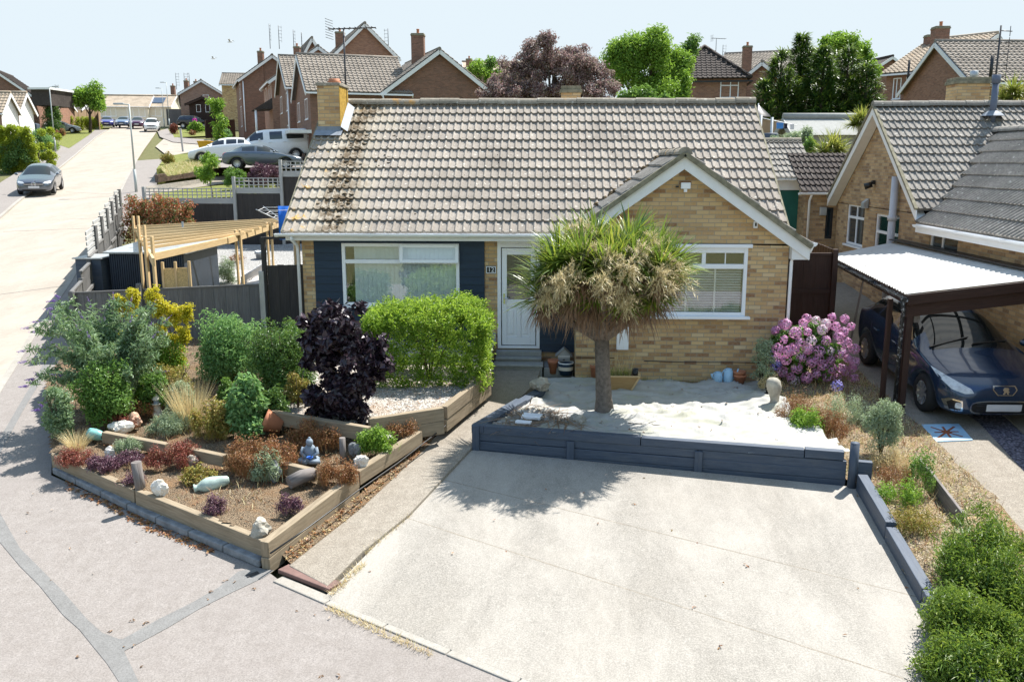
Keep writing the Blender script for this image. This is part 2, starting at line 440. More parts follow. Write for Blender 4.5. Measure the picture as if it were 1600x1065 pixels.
# ceramics etc
M['terracotta'] = plain('terracotta', (.44, .17, .085), .8, .15, 7, bump=.1)
M['terra_pale'] = plain('pale_terracotta', (.58, .30, .18), .85, .18, 6, bump=.15)
M['teal'] = plain('teal_glaze', (.20, .45, .42), .25, .35, 6)
M['bluecan'] = plain('pale_blue_enamel', (.36, .56, .72), .35, .12, 6)
M['stone'] = plain('pale_stone', (.40, .37, .31), .9, .3, 9, .2, bump=.5)
M['stone_grey'] = plain('grey_stone', (.20, .21, .22), .9, .35, 8, .2, bump=.5)
M['statue'] = plain('bluish_cast_stone', (.22, .27, .32), .75, .2, 9, .3, bump=.3)
M['rock_white'] = plain('white_chalk_rock', (.66, .62, .55), .9, .18, 7, .2, bump=.5)
M['paper'] = plain('white_polystyrene', (.82, .83, .85), .7, .04)
def glassmat(name, tint=(.85, .9, .92), refl=.10, body=0.0, bodycol=(.02, .03, .035)):
    n = N(name)
    tr = n.n('ShaderNodeBsdfTransparent'); n.set(tr, 'Color', tint)
    gl = n.n('ShaderNodeBsdfGlossy'); n.set(gl, 'Roughness', .02); n.set(gl, 'Color', (1, 1, 1))
    lw = n.n('ShaderNodeLayerWeight'); n.set(lw, 'Blend', .25)
    f = n.math('ADD', n.math('MULTIPLY', lw.outputs['Fresnel'], .8), refl)
    mx = n.n('ShaderNodeMixShader'); n.t.links.new(f, mx.inputs[0])
    base = tr.outputs[0]
    if body:
        df = n.n('ShaderNodeBsdfDiffuse'); n.set(df, 'Color', bodycol)
        m2 = n.n('ShaderNodeMixShader'); m2.inputs[0].default_value = body
        n.t.links.new(tr.outputs[0], m2.inputs[1]); n.t.links.new(df.outputs[0], m2.inputs[2]); base = m2.outputs[0]
    n.t.links.new(base, mx.inputs[1]); n.t.links.new(gl.outputs[0], mx.inputs[2]); n.t.links.new(mx.outputs[0], n.out.inputs[0])
    return n.m
M['glass'] = glassmat('window_glass', (.97, .99, 1.0), .11)
M['glass_dark'] = glassmat('dark_window_glass', (.4, .45, .48), .10, .9, (.03, .045, .055))
M['glass_car'] = glassmat('car_glass', (.25, .28, .29), .07, .8, (.012, .016, .018))
M['headlamp'] = plain('headlamp_lens', (.55, .57, .58), .12, .25, 14)
M['taillamp'] = plain('tail_lamp', (.35, .012, .012), .2, .2)
M['blind'] = plain('vertical_blind_fabric', (.84, .89, .89), .8, .06)
M['blind_white'] = plain('white_slat', (.74, .75, .74), .5, .04)
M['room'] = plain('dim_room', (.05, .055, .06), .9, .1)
def carpaint(name, col, metal=.35, rough=.28):
    n = N(name); f = n.noise(n.obj(), 900, 1.0)
    c = n.mix(n.ramp(f, [(.4, 0.0), (.6, 1.0)]), tuple(x*.9 for x in col), tuple(min(1, x*1.12) for x in col))
    n.bsdf(c, rough, None, .5, metal, Coat_Weight=.8, Coat_Roughness=.04)
    return n.m
# ---------------------------------------------------------------- ground materials
def concrete(name, a, b, agg=.25, stainc=(.33, .29, .23), stain=.4, white=.0, scale=1.0):
    n = N(name); p = n.pos()
    f = n.noise(p, 62*scale, 4.0, .75); g = n.noise(p, 7*scale, 8.0, .75); h = n.noise(n.map(p, (1, .55, 1), (0, 0, 0), (0, 0, .25)), .75, 8.0, .68, .3)
    c = n.mix(n.ramp(g, [(.3, 0.0), (.7, 1.0)]), a, b)
    c = n.mix(n.ramp(f, [(.42, agg), (.6, 0.0)]), c, tuple(x*.35 for x in a))
    v = n.voro(p, 30*scale)
    c = n.mix(n.ramp(v, [(.12, agg*.9), (.3, 0.0)]), c, tuple(x*.45 for x in a))
    c = n.mix(n.ramp(h, [(.46, 0.0), (.72, stain)]), c, stainc)
    h2 = n.noise(n.map(p, (.9, .35, 1), (4, 2, 0), (0, 0, .3)), 1.1, 9.0, .72, .25)
    st_ = n.noise(n.map(p, (14, .7, 1), (0, 0, 0), (0, 0, -.12)), 2.0, 6.0, .7); c = n.mix(n.ramp(st_, [(.45, 0.0), (.75, .16)]), c, tuple(x*.5 for x in a))
    if white: c = n.mix(n.ramp(h2, [(.42, 0.0), (.62, white)]), c, tuple(min(.85, x*1.2) for x in b))
    n.bsdf(c, .9, n.bump(f, .35, .006), .25)
    return n.m
M['drive'] = concrete('brushed_concrete_drive', (.305, .283, .248), (.36, .335, .298), .6, (.285, .254, .212), .35, .45)
M['road'] = concrete('pale_concrete_road', (.33, .285, .235), (.40, .355, .30), .25, (.27, .23, .185), .45, .3)
M['pathc'] = concrete('exposed_aggregate_path', (.27, .235, .19), (.40, .36, .30), .6, (.21, .175, .135), .4, 0)
M['asphalt'] = concrete('sun_bleached_tarmac', (.250, .222, .200), (.330, .300, .278), .42, (.215, .19, .175), .45, 0)
M['tar'] = concrete('grey_tarmac_patch', (.185, .180, .172), (.245, .24, .232), .35, (.17, .165, .16), .3, 0)
M['kerb'] = concrete('concrete_kerb', (.32, .30, .265), (.42, .395, .355), .3, (.25, .22, .18), .6, 0)
M['slab'] = concrete('grey_paving_slab', (.30, .30, .28), (.40, .40, .375), .2, (.20, .21, .19), .5, 0)
M['patio'] = concrete('pale_patio_slab', (.48, .45, .42), (.62, .59, .55), .2, (.3, .28, .25), .4, 0)
def gravel(name, cols, sc=38.0, rough=.9, litter=.0):
    n = N(name); p = n.pos()
    x = n.n('ShaderNodeTexVoronoi', feature='F1'); n.set(x, 'Vector', p); n.set(x, 'Scale', sc)
    wn = n.n('ShaderNodeTexWhiteNoise', noise_dimensions='3D'); n.t.links.new(x.outputs['Color'], wn.inputs['Vector'])
    c = n.ramp(wn.outputs[0], [(i/max(1, len(cols)-1), q) for i, q in enumerate(cols)])
    c = n.mix(n.ramp(x.outputs['Distance'], [(.35, 0.0), (.75, .75)]), c, tuple(v*.3 for v in cols[0]))
    g = n.noise(p, 2.2, 5.0, .7)
    if litter: c = n.mix(n.ramp(g, [(.48, 0.0), (.66, litter)]), c, (.26, .14, .06))
    n.bsdf(c, rough, n.bump(n.math('SUBTRACT', 1.0, x.outputs['Distance']), .9, .02), .25)
    return n.m
M['chips'] = gravel('white_stone_chippings', [(.34, .30, .25), (.50, .46, .41), (.63, .59, .54), (.42, .35, .28)], 34, .9, .45)
M['slatechips'] = gravel('plum_slate_chippings', [(.09, .085, .11), (.17, .16, .20), (.26, .25, .30), (.13, .12, .15)], 30)
M['soil'] = gravel('dry_pale_soil', [(.15, .105, .065), (.23, .165, .105), (.31, .235, .155), (.20, .145, .09)], 64, .95, .6)
M['garden_gravel'] = gravel('grey_garden_gravel', [(.30, .29, .27), (.42, .41, .39), (.52, .51, .49)], 36)
def grassmat(name, a, b, d):
    n = N(name); p = n.pos(); f = n.noise(p, 3.0, 6.0, .7); g = n.noise(p, 60, 3.0, .7)
    c = n.mix(n.ramp(f, [(.35, 0.0), (.65, 1.0)]), a, b); c = n.mix(n.ramp(g, [(.4, .5), (.6, 0.0)]), c, d)
    n.bsdf(c, .95, n.bump(g, .8, .03), .1); return n.m
M['turf'] = grassmat('summer_turf', (.14, .17, .045), (.24, .24, .075), (.09, .10, .03))
M['earth'] = grassmat('dry_hillside', (.10, .12, .04), (.20, .18, .09), (.08, .07, .04))
def fleecemat():
    n = N('white_fleece_sheet'); p = n.pos(); f = n.noise(p, 5, 6.0, .7); g = n.noise(p, 55, 4.0, .7); h = n.noise(n.map(p, (1, 2.2, 1)), 1.3, 4.0, .65, .8)
    c = n.mix(n.ramp(f, [(.4, 0.0), (.7, .5)]), (.40, .395, .375), (.30, .29, .25))
    c = n.mix(n.ramp(h, [(.50, 0.0), (.66, .5)]), c, (.33, .33, .22))
    n.bsdf(c, .9, n.bump(n.mix(.3, g, f), .18, .015), .15); return n.m
M['fleece'] = fleecemat()
# ---------------------------------------------------------------- foliage
M['lf_hedge'] = leafmat('bright_privet_leaf', [(.055, .115, .012), (.10, .18, .018), (.16, .25, .026), (.24, .31, .045)], .5)
M['lf_goldhedge'] = leafmat('golden_privet_hedge', [(.16, .22, .015), (.26, .32, .025), (.36, .40, .04)], .5)
M['lf_mid'] = leafmat('mid_green_leaf', [(.045, .10, .018), (.075, .15, .03), (.12, .21, .045)], .35)
M['lf_deep'] = leafmat('deep_green_leaf', [(.025, .065, .016), (.05, .105, .025), (.085, .15, .035)], .3)
M['lf_fern'] = leafmat('soft_green_leaf', [(.07, .15, .055), (.11, .21, .08), (.17, .28, .10)], .4)
M['lf_budd'] = leafmat('grey_green_buddleia_leaf', [(.07, .12, .065), (.12, .185, .10), (.21, .28, .18), (.09, .15, .05)], .3)
M['lf_yellow'] = leafmat('golden_leaf', [(.52, .45, .015), (.66, .58, .03), (.72, .66, .08), (.40, .40, .02)], .5)
M['lf_maple'] = leafmat('purple_black_maple_leaf', [(.012, .008, .014), (.022, .013, .022), (.035, .02, .03), (.07, .045, .06)], .12, .38, .5)
M['lf_plum'] = leafmat('purple_plum_leaf', [(.10, .052, .058), (.17, .105, .105), (.28, .205, .20), (.16, .15, .10)], .4)
M['lf_con'] = leafmat('dark_conifer_spray', [(.016, .055, .016), (.032, .09, .02), (.065, .13, .026)], .25)
M['lf_conlt'] = leafmat('light_conifer_tip', [(.06, .13, .02), (.13, .21, .03), (.20, .27, .05)], .3)
M['lf_tree'] = leafmat('bright_tree_leaf', [(.06, .13, .015), (.11, .20, .025), (.18, .28, .04)], .4)
M['lf_photinia'] = leafmat('red_tipped_leaf', [(.05, .10, .02), (.09, .14, .03), (.26, .06, .025), (.33, .10, .05), (.30, .24, .14)], .3)
M['lf_rust'] = leafmat('rusty_dry_foliage', [(.12, .045, .022), (.21, .085, .035), (.28, .14, .06), (.14, .10, .03)], .2)
M['lf_redsed'] = leafmat('dark_red_sedum', [(.10, .022, .018), (.18, .045, .035), (.24, .075, .05), (.11, .07, .03)], .2)
M['lf_purp'] = leafmat('purple_sedum', [(.05, .02, .035), (.095, .04, .06), (.15, .08, .10)], .2)
M['lf_straw'] = leafmat('straw_stalk', [(.34, .25, .12), (.46, .36, .19), (.54, .44, .26)], .3)
M['lf_olive'] = leafmat('olive_leaf', [(.12, .13, .03), (.20, .20, .04), (.28, .24, .06), (.20, .11, .03)], .3)
M['lf_sage'] = leafmat('sage_green_leaf', [(.13, .17, .11), (.20, .25, .16), (.28, .33, .22)], .3)
M['lf_juniper'] = leafmat('juniper_spray', [(.04, .095, .016), (.075, .15, .022), (.14, .23, .032), (.25, .31, .045)], .4)
M['lf_palm'] = leafmat('cordyline_leaf', [(.04, .10, .018), (.07, .15, .025), (.13, .21, .03), (.30, .33, .04)], .35, .35, .5)
M['lf_palmlt'] = leafmat('yellow_green_palm_leaf', [(.14, .20, .03), (.26, .30, .05), (.42, .40, .10)], .4)
M['lf_dead'] = leafmat('dead_palm_frond', [(.16, .10, .06), (.26, .165, .10), (.34, .23, .15)], .2)
M['lf_seed'] = leafmat('cream_palm_flower', [(.42, .34, .17), (.56, .47, .26), (.66, .58, .36)], .35)
M['fl_hyd'] = leafmat('pink_hydrangea_floret', [(.66, .25, .47), (.72, .35, .57), (.78, .50, .68), (.58, .28, .56)], .35)
M['fl_hyblue'] = leafmat('blue_hydrangea_floret', [(.20, .17, .52), (.28, .25, .60), (.36, .34, .66)], .25)
M['fl_hywhite'] = leafmat('faded_hydrangea_floret', [(.66, .52, .58), (.74, .64, .68), (.70, .48, .60)], .25)
M['fl_budd'] = leafmat('purple_buddleia_flower', [(.16, .08, .34), (.25, .14, .46), (.34, .22, .52)], .2)
M['grassblade'] = leafmat('grass_blade', [(.12, .16, .03), (.20, .24, .05), (.32, .29, .11)], .35)
# ---------------------------------------------------------------- building helpers
class Face:
    """vertical plane: u along, v up, w outwards (seen from outside u runs to the right)"""
    def __init__(s, O, ang):
        s.O = Vector([float(a) for a in O]); s.u = Vector((math.cos(ang), math.sin(ang), 0)); s.n = Vector((s.u.y, -s.u.x, 0)); s.ang = ang
    def p(s, u, v, w=0.0): return s.O+s.u*u+Vector((0, 0, v))+s.n*w
    def box(s, mb, u0, u1, v0, v1, w0, w1):
        if u1 < u0: u0, u1 = u1, u0
        vs = [s.p(u, v, w) for u in (u0, u1) for w in (w1, w0) for v in (v0, v1)]
        # order so that it equals MB.box order: x,y,z loops
        fs = [(0, 1, 3, 2), (4, 6, 7, 5), (0, 4, 5, 1), (2, 3, 7, 6), (0, 2, 6, 4), (1, 5, 7, 3)]
        uo = random.random()*3
        L = [(u, v, w) for u in (u0, u1) for w in (w1, w0) for v in (v0, v1)]
        uv = []
        for k, f in enumerate(fs):
            if k in (0, 1): uv.append([(L[i][1]+uo, L[i][2]) for i in f])
            elif k in (2, 3): uv.append([(L[i][0], L[i][1]) if (u1-u0) >= (v1-v0)*.6 else (L[i][1], L[i][0]) for i in f])
            else: uv.append([(L[i][0]+uo, L[i][2]) for i in f])
        return mb.add(vs, fs, uv)
    def wall(s, mb, u0, u1, v0, v1, holes=(), rev=.09):
        us = sorted({u0, u1, *[h[0] for h in holes], *[h[1] for h in holes]}); vs_ = sorted({v0, v1, *[h[2] for h in holes], *[h[3] for h in holes]})
        q = lambda pts: mb.add([s.p(*t) for t in pts], [(0, 1, 2, 3)], [[(t[0]+abs(t[2] if len(t) > 2 else 0), t[1]) for t in pts]])
        for a, b in zip(us, us[1:]):
            for c, d in zip(vs_, vs_[1:]):
                m = ((a+b)/2, (c+d)/2)
                if any(h[0] < m[0] < h[1] and h[2] < m[1] < h[3] for h in holes): continue
                q([(a, c), (b, c), (b, d), (a, d)])
        for a, b, c, d in holes:
            q([(a, c, 0), (a, d, 0), (a, d, -rev), (a, c, -rev)]); q([(b, c, 0), (b, c, -rev), (b, d, -rev), (b, d, 0)])
            q([(a, d, 0), (b, d, 0), (b, d, -rev), (a, d, -rev)]); q([(a, c, 0), (a, c, -rev), (b, c, -rev), (b, c, 0)])
        return mb
    def poly(s, mb, pts):
        return mb.add([s.p(*t) for t in pts], [tuple(range(len(pts)))], [[(t[0], t[1]) for t in pts]])
def window(F, root, u0, u1, v0, v1, bars_u=(), bars_v=(), fr=.06, w=-.05, mat='white', glass='glass_dark', sill=True, ovr=None, name='window', thick=.06):
    """frame (part) > pane, sill"""
    mb = MB()
    F.box(mb, u0, u0+fr, v0, v1, w-thick, w); F.box(mb, u1-fr, u1, v0, v1, w-thick, w)
    F.box(mb, u0+fr, u1-fr, v0, v0+fr, w-thick, w); F.box(mb, u0+fr, u1-fr, v1-fr, v1, w-thick, w)
    for b in bars_v: F.box(mb, u0+fr, u1-fr, v0+(v1-v0)*b-fr*.55, v0+(v1-v0)*b+fr*.55, w-thick, w-.004)
    for b in bars_u: F.box(mb, u0+(u1-u0)*b-fr*.5, u0+(u1-u0)*b+fr*.5, v0+fr, v1-fr, w-thick+.004, w-.008)
    o = mb.build(name, M[mat], root)
    g = MB(); F.box(g, u0+fr*.5, u1-fr*.5, v0+fr*.5, v1-fr*.5, w-thick*.6, w-thick*.45); g.build('pane', M[glass], o)
    if sill:
        m2 = MB(); F.box(m2, u0-.05, u1+.05, v0-.05, v0, w-.05, .06); m2.build('sill', M[mat], o)
    return o
def tiles(mb, P0, U, V, W, L, gauge=.345, roll=.15, h=.032, lift=.044, clip=None, seg=None, u_off=0.0):
    """interlocking roll tiles: one wavy strip per course, each lapping the one below"""
    P0 = Vector(P0); U = Vector(U).normalized(); V = Vector(V).normalized(); Nn = U.cross(V)
    t = seg or [(0, 0.0), (.09, .75), (.2, 1.0), (.31, .75), (.40, 0.0), (.70, -.12)]
    nr = max(1, round(W/roll)); roll = W/nr
    us = [(i*roll+a*roll, hh*h) for i in range(nr) for a, hh in t]+[(W, 0.0)]
    nc = math.ceil(L/gauge-.02)
    for k in range(nc):
        v0 = k*gauge; v1 = min(L, (k+1)*gauge+.03)
        jit = [random.uniform(-.006, .006) for _ in range(nr//2+2)]
        vs = []; uv = []
        idx = []
        for (u, hh) in us:
            if clip and not clip(u, v0): idx.append(None); continue
            j = jit[int(u/(2*roll)+1e-6)]
            idx.append(len(vs)//3)
            a = P0+U*u+V*(v0+j)+Nn*(hh+lift); b = P0+U*u+V*v1+Nn*(hh*.92+.002); c = P0+U*u+V*(v0+j+.004)+Nn*(hh*.3-.01)
            vs += [a, b, c]; uv += [(u+u_off, v0+.01), (u+u_off, v0+gauge*.98), (u+u_off, v0+.01)]
        fs = []; fu = []
        for i in range(len(us)-1):
            if idx[i] is None or idx[i+1] is None: continue
            p, q = idx[i]*3, idx[i+1]*3
            for f in ((p, q, q+1, p+1), (p+2, q+2, q, p)):
                fs.append(f); fu.append([(uv[n][0], uv[n][1]) for n in f])
        b0 = len(mb.v)
        mb.v += [tuple(v) for v in vs]
        for f, w in zip(fs, fu): mb.f.append([b0+n for n in f]); mb.uv.append(w); mb.sm.append(False)
    return mb
def ridge(mb, a, b, r=.13, step=.45, drop=.06, up=(0, 0, 1)):
    """half-round ridge tiles bedded end to end"""
    a, b = Vector(a), Vector(b); d = b-a; L = d.length; d.normalize(); n = max(1, round(L/step)); s = L/n
    sd = d.cross(Vector(up)).normalized(); u2 = sd.cross(d)
    for i in range(n):
        p = a+d*(i*s+.006); q = a+d*((i+1)*s+.004); rr = r*random.uniform(.96, 1.05); dz = random.uniform(-.008, .008)
        vs = []; m = 8
        for pt, k in ((p, rr*1.04), (q, rr)):
            for j in range(m+1):
                th = math.pi*j/m
                vs.append(pt+sd*(k*math.cos(th))+u2*(k*math.sin(th)-drop+dz))
        fs = [(j, j+1, m+1+j+1, m+1+j) for j in range(m)]
        mb.add(vs, fs+[tuple(range(m, -1, -1)), tuple(range(m+1, 2*m+2))])
    return mb
def chimney(root, c, d, z0, z1, mat, pot=True, capmat='mortar', name='chimney', pots=1):
    mb = MB(); x, y = c
    mb.span((x-d[0]/2, y-d[1]/2, z0), (x+d[0]/2, y+d[1]/2, z1-.16))
    o = mb.build(name, M[mat], root)
    cp = MB(); cp.box((x, y, z1-.12), (d[0]+.08, d[1]+.08, .08)); cp.box((x, y, z1-.04), (d[0]+.02, d[1]+.02, .08)); cp.build('chimney_cap', M[capmat], o, .01)
    for k in range(pots if pot else 0):
        px_ = x+(k-(pots-1)/2)*.32
        m2 = MB(); m2.lathe([(.10, z1), (.115, z1+.04), (.095, z1+.06), (.09, z1+.24), (.11, z1+.26), (.105, z1+.30), (.07, z1+.30), (.07, z1+.1)], (px_, y, 0), 12); m2.build('chimney_pot', M['terracotta'], o)
    return o
def aerial(root, base, h, ang=0.0, kind='yagi', s=1.0):
    mb = MB(); b = Vector(base); t = b+Vector((0, 0, h))
    mb.tube(b, t, .022*s, .018*s, 6)
    d = Vector((math.cos(ang), math.sin(ang), 0)); e = Vector((-d.y, d.x, 0))
    if kind == 'yagi':
        mb.tube(t-d*.35*s, t+d*.75*s, .014*s, n=5)
        for k in range(9):
            q = t+d*(-.3+k*.125)*s; mb.tube(q-e*.16*s, q+e*.16*s, .008*s, n=4)
        for sg in (-1, 1):
            for k in range(4): q = t-d*.34*s+Vector((0, 0, sg*(.03+.055*k)*s)); mb.tube(q-e*.2*s, q+e*.2*s, .006*s, n=4)
    else:
        for k in range(5):
            q = t-Vector((0, 0, .1+.22*k))*s; mb.tube(q-d*.02, q+d*(.3-.02*k)*s, .010*s, n=4); mb.tube(q+d*.25*s-Vector((0, 0, .1*s)), q+d*.25*s+Vector((0, 0, .1*s)), .008*s, n=4)
    return mb.build('tv_aerial', M['darkmetal'], root)
def pipe(pts, r=.034, clips=0):
    mb = MB(); mb.path(pts, r, 8)
    return mb
def gutter(mb, a, b, r=.06, out=(0, -1, 0)):
    """half round gutter with joint collars"""
    a, b = Vector(a), Vector(b); d = (b-a).normalized(); o = Vector(out)
    n = max(1, round((b-a).length/2.0))
    def half(p, q, k):
        vs = []
        for pt in (p, q):
            for j in range(7):
                th = math.pi*j/6
                vs.append(pt+o*(k*math.cos(th))-Vector((0, 0, k*math.sin(th))))
        mb.add(vs, [(j+1, j, 7+j, 7+j+1) for j in range(6)]+[tuple(range(7)), tuple(range(13, 6, -1))], None, False)
    half(a, b, r)
    vs = []
    for i in range(n+1):
        p = a+(b-a)*(i/n) if n else a
        half(p-d*.035, p+d*.035, r*1.14)
    return mb
# ---------------------------------------------------------------- the bungalow
TH = R(35.14); HL = 9.606; SL = 13.25*.3408
e0 = 2.75                                  # eave tile edge
ry, rz_ = SL*math.cos(TH), e0+SL*math.sin(TH)
def roofz(Y): return e0+Y*math.tan(TH)
house = empty('bungalow', (4.8, 3.5, .1), 'buff brick bungalow with navy cladding, white front door and brown tiled roof, number 12', 'bungalow')
wallb = MB()
WX0, WX1, WY, WB = .28, 9.45, .30, 7.1
GX0, GX1, GY = 5.62, 9.45, -.60
GA, GZ, GBY = 7.49, 4.17, -.80             # gable apex x, z; barge board plane
zb = -.1
FF = Face((0, WY, 0), 0.0)
FF.wall(wallb, WX0, .52, zb, 2.62); FF.wall(wallb, 3.86, 4.11, zb, 2.62)
FF.wall(wallb, .52, 3.86, zb, .52); FF.wall(wallb, 4.94, GX0, zb, .40); FF.wall(wallb, 4.11, 4.94, zb, .46)
FL = Face((WX0, 0, 0), -math.pi/2)         # left wall, u = -Y
FL.wall(wallb, -WB, -WY, zb, 2.62)
FL.poly(wallb, [(-WB, 2.62), (-WY, 2.62), (-ry, roofz(ry)-.16)])
FR_ = Face((WX1, 0, 0), math.pi/2)
FR_.wall(wallb, GY, WB, zb, 2.62); FR_.poly(wallb, [(WY, 2.62), (WB, 2.62), (ry, roofz(ry)-.16)])
Face((0, WB, 0), math.pi).wall(wallb, -WX1, -WX0, zb, 2.62)
FG = Face((0, GY, 0), 0.0)
WU0, WU1, WV0, WV1 = 6.35, 8.72, 1.30, 2.60
FG.wall(wallb, GX0, GX1, zb, 2.62, [(WU0, WU1, WV0, WV1)], .08)
gs = math.tan(TH)
FG.poly(wallb, [(GX0, 2.62), (GX1, 2.62), (GX1, GZ-.2-(GX1-GA)*gs), (GA, GZ-.2), (GX0, GZ-.2-(GA-GX0)*gs)])
Face((GX0, 0, 0), -math.pi/2).wall(wallb, -WY, -GY, zb, 2.62)
wallo = wallb.build('wall', M['brick_buff'], house)
# courses standing proud of the plinth: dark damp-proof line and cable
m = MB(); FG.box(m, GX0+.02, 6.35, .485, .50, 0, .012); m.path([FG.p(6.9, .44, .02), FG.p(7.6, .425, .02), FG.p(8.6, .43, .02), FG.p(9.3, .425, .02)], .008, 5); m.build('cable', M['black'], house)
# navy boards
for (a, b, c, d, hs) in ((.52, 3.86, .52, 2.66, [(1.07, 3.37, 1.30, 2.53)]), (4.94, GX0, .40, 2.66, [])):
    m = MB(); v = c
    while v < d-.01:
        v2 = min(d, v+.152)
        segs = [(a, b)]
        for h in hs:
            if h[2] < (v+v2)/2 < h[3]: segs = [(a, h[0]-.002), (h[1]+.002, b)]
        for s0, s1 in segs:
            # feather-edge: lower edge sits further out
            vs = [FF.p(s0, v, .035), FF.p(s1, v, .035), FF.p(s1, v2, .018), FF.p(s0, v2, .018), FF.p(s0, v, .0), FF.p(s1, v, .0)]
            o_ = random.random()*5
            m.add(vs, [(0, 1, 2, 3), (4, 5, 1, 0)], [[(s0, v+o_), (s1, v+o_), (s1, v2+o_), (s0, v2+o_)], [(s0, o_), (s1, o_), (s1, o_+.03), (s0, o_+.03)]])
        v = v2
    m.build('cladding', M['navy'], house)
# interior darkness behind both windows
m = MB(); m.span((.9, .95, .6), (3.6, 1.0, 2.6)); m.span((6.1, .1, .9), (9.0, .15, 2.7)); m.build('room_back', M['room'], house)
# ---- picture window
w1 = MB(); a, b, c, d = 1.07, 3.37, 1.30, 2.53; f = .065; tz = 2.18
for q in ((a, a+f, c, d), (b-f, b, c, d), (a+f, b-f, c, c+f), (a+f, b-f, d-f, d), (a+f, b-f, tz-.045, tz+.03), ((a+b)/2-.03, (a+b)/2+.03, tz+.03, d-f)):
    FF.box(w1, *q, -.03, .045)
FF.box(w1, a-.05, b+.05, c-.05, c, -.02, .10)
win1 = w1.build('window', M['white'], house, .006)
g = MB(); FF.box(g, a+f, b-f, c+f, tz-.045, .0, .006); FF.box(g, a+f, (a+b)/2-.03, tz+.03, d-f, .0, .006); g.build('pane', M['glass'], win1)
# the open top light, hinged at its head
sa = MB(); s0, s1 = (a+b)/2+.0, b-.005
Q = Matrix.Rotation(R(9), 3, 'X')
def sash(mb, u0, u1, v0, v1, w0, w1):
    t_ = MB(); FF.box(t_, u0, u1, v0, v1, w0, w1)
    piv = FF.p(0, d-.02, .05)
    t_.v = [tuple(Matrix.Rotation(R(-11), 3, 'X') @ (Vector(v)-piv)+piv) for v in t_.v]
    mb.join(t_)
for q in ((s0, s0+f, tz-.03, d-.02), (s1-f, s1, tz-.03, d-.02), (s0+f, s1-f, tz-.03, tz+f-.03), (s0+f, s1-f, d-f-.02, d-.02)): sash(sa, *q, .048, .10)
so = sa.build('sash', M['white'], win1, .006)
g = MB(); sash(g, s0+f, s1-f, tz+f-.03, d-f-.02, .07, .076); g.build('sash_pane', M['glass'], win1)
bl = MB(); x = a+.27
while x < b-.05:
    if abs(x-(a+1.62)) > .02: 
        t_ = MB(); t_.box((x, WY+.075, (c+tz)/2-.02), (.096, .003, tz-c-.02), R(20)); bl.join(t_)
        t_ = MB(); t_.box((x, WY+.075, (tz+d)/2), (.096, .003, d-tz-.06), R(20)); bl.join(t_)
    x += .088
bl.build('vertical_blind', M['blind'], win1)
# ---- gable window
w2 = MB(); a, b, c, d = WU0, WU1, WV0, WV1; tz2 = 2.22
for q in ((a, a+f, c, d), (b-f, b, c, d), (a+f, b-f, c, c+f), (a+f, b-f, tz2-.05, tz2+.035), (a+f, b-f, d-.14, d)): FG.box(w2, *q, -.06, .012)
FG.box(w2, a-.06, b+.07, d-.045, d+.02, -.02, .06); FG.box(w2, a-.05, b+.08, c-.05, c, -.04, .10)
for u_ in (a+.79, a+1.58): FG.box(w2, u_-.035, u_+.035, tz2+.035, d-.14, -.058, .008)
win2 = w2.build('window', M['white'], house, .006)
g = MB(); FG.box(g, a+f, b-f, c+f, tz2-.05, -.03, -.024); FG.box(g, a+f, b-f, tz2+.035, d-.14, -.03, -.024); g.build('pane', M['glass'], win2)
lb = MB()
for u_ in (a+.43, a+1.20, a+1.97): FG.box(lb, u_-.009, u_+.009, tz2+.035, d-.14, -.024, -.018)
lb.build('glazing_bar', M['white'], win2)
bl = MB(); z = c+.09
while z < tz2-.06:
    t_ = MB(); t_.box(((a+b)/2, GY+.10, z), (b-a-.16, .045, .003), 0, R(38)); bl.join(t_); z += .048
for u_ in np.arange(a+.25, b-.1, .52): FG.box(bl, u_-.017, u_+.017, c+f, tz2-.05, -.078, -.074)
bl.build('venetian_blind', M['blind_white'], win2)
# ---- front door
dm = MB(); a, b, c, d = 4.11, 4.94, .47, 2.66
for q in ((a, a+.07, c, d), (b-.07, b, c, d), (a+.07, b-.07, c, c+.05), (a+.07, b-.07, 2.46, 2.52)): FF.box(dm, *q, -.02, .03)
FF.box(dm, a+.07, b-.07, 2.52, d, -.01, .024)
dfr = dm.build('door_frame', M['white'], house, .005)
dl = MB(); x0, x1, z0, z1 = a+.085, b-.085, c+.065, 2.445
FF.box(dl, x0, x0+.10, z0, z1, -.03, .012); FF.box(dl, x1-.10, x1, z0, z1, -.03, .012)
FF.box(dl, x0+.10, x1-.10, z1-.13, z1, -.03, .012); FF.box(dl, x0+.10, x1-.10, 1.30, 1.44, -.03, .012); FF.box(dl, x0+.10, x1-.10, z0, z0+.16, -.03, .012)
xm = (x0+x1)/2; FF.box(dl, xm-.045, xm+.045, z0+.16, 1.30, -.03, .012)
for p0, p1 in ((x0+.10, xm-.045), (xm+.045, x1-.10)):
    FF.box(dl, p0, p1, z0+.16, 1.30, -.03, -.004); FF.box(dl, p0+.05, p1-.05, z0+.22, 1.24, -.02, .006)
door = dl.build('door', M['white'], house, .008)
g = MB(); FF.box(g, x0+.10, x1-.10, 1.44, z1-.13, -.015, -.006); g.build('door_pane', M['glass_dark'], door)
h_ = MB(); FF.box(h_, x0+.03, x0+.065, 1.36, 1.56, .012, .03); h_.tube(FF.p(x0+.045, 1.47, .03), FF.p(x0+.045, 1.47, .07), .011, n=8); h_.tube(FF.p(x0+.045, 1.47, .068), FF.p(x0+.16, 1.47, .068), .011, n=8); h_.build('door_handle', M['chrome'], door)
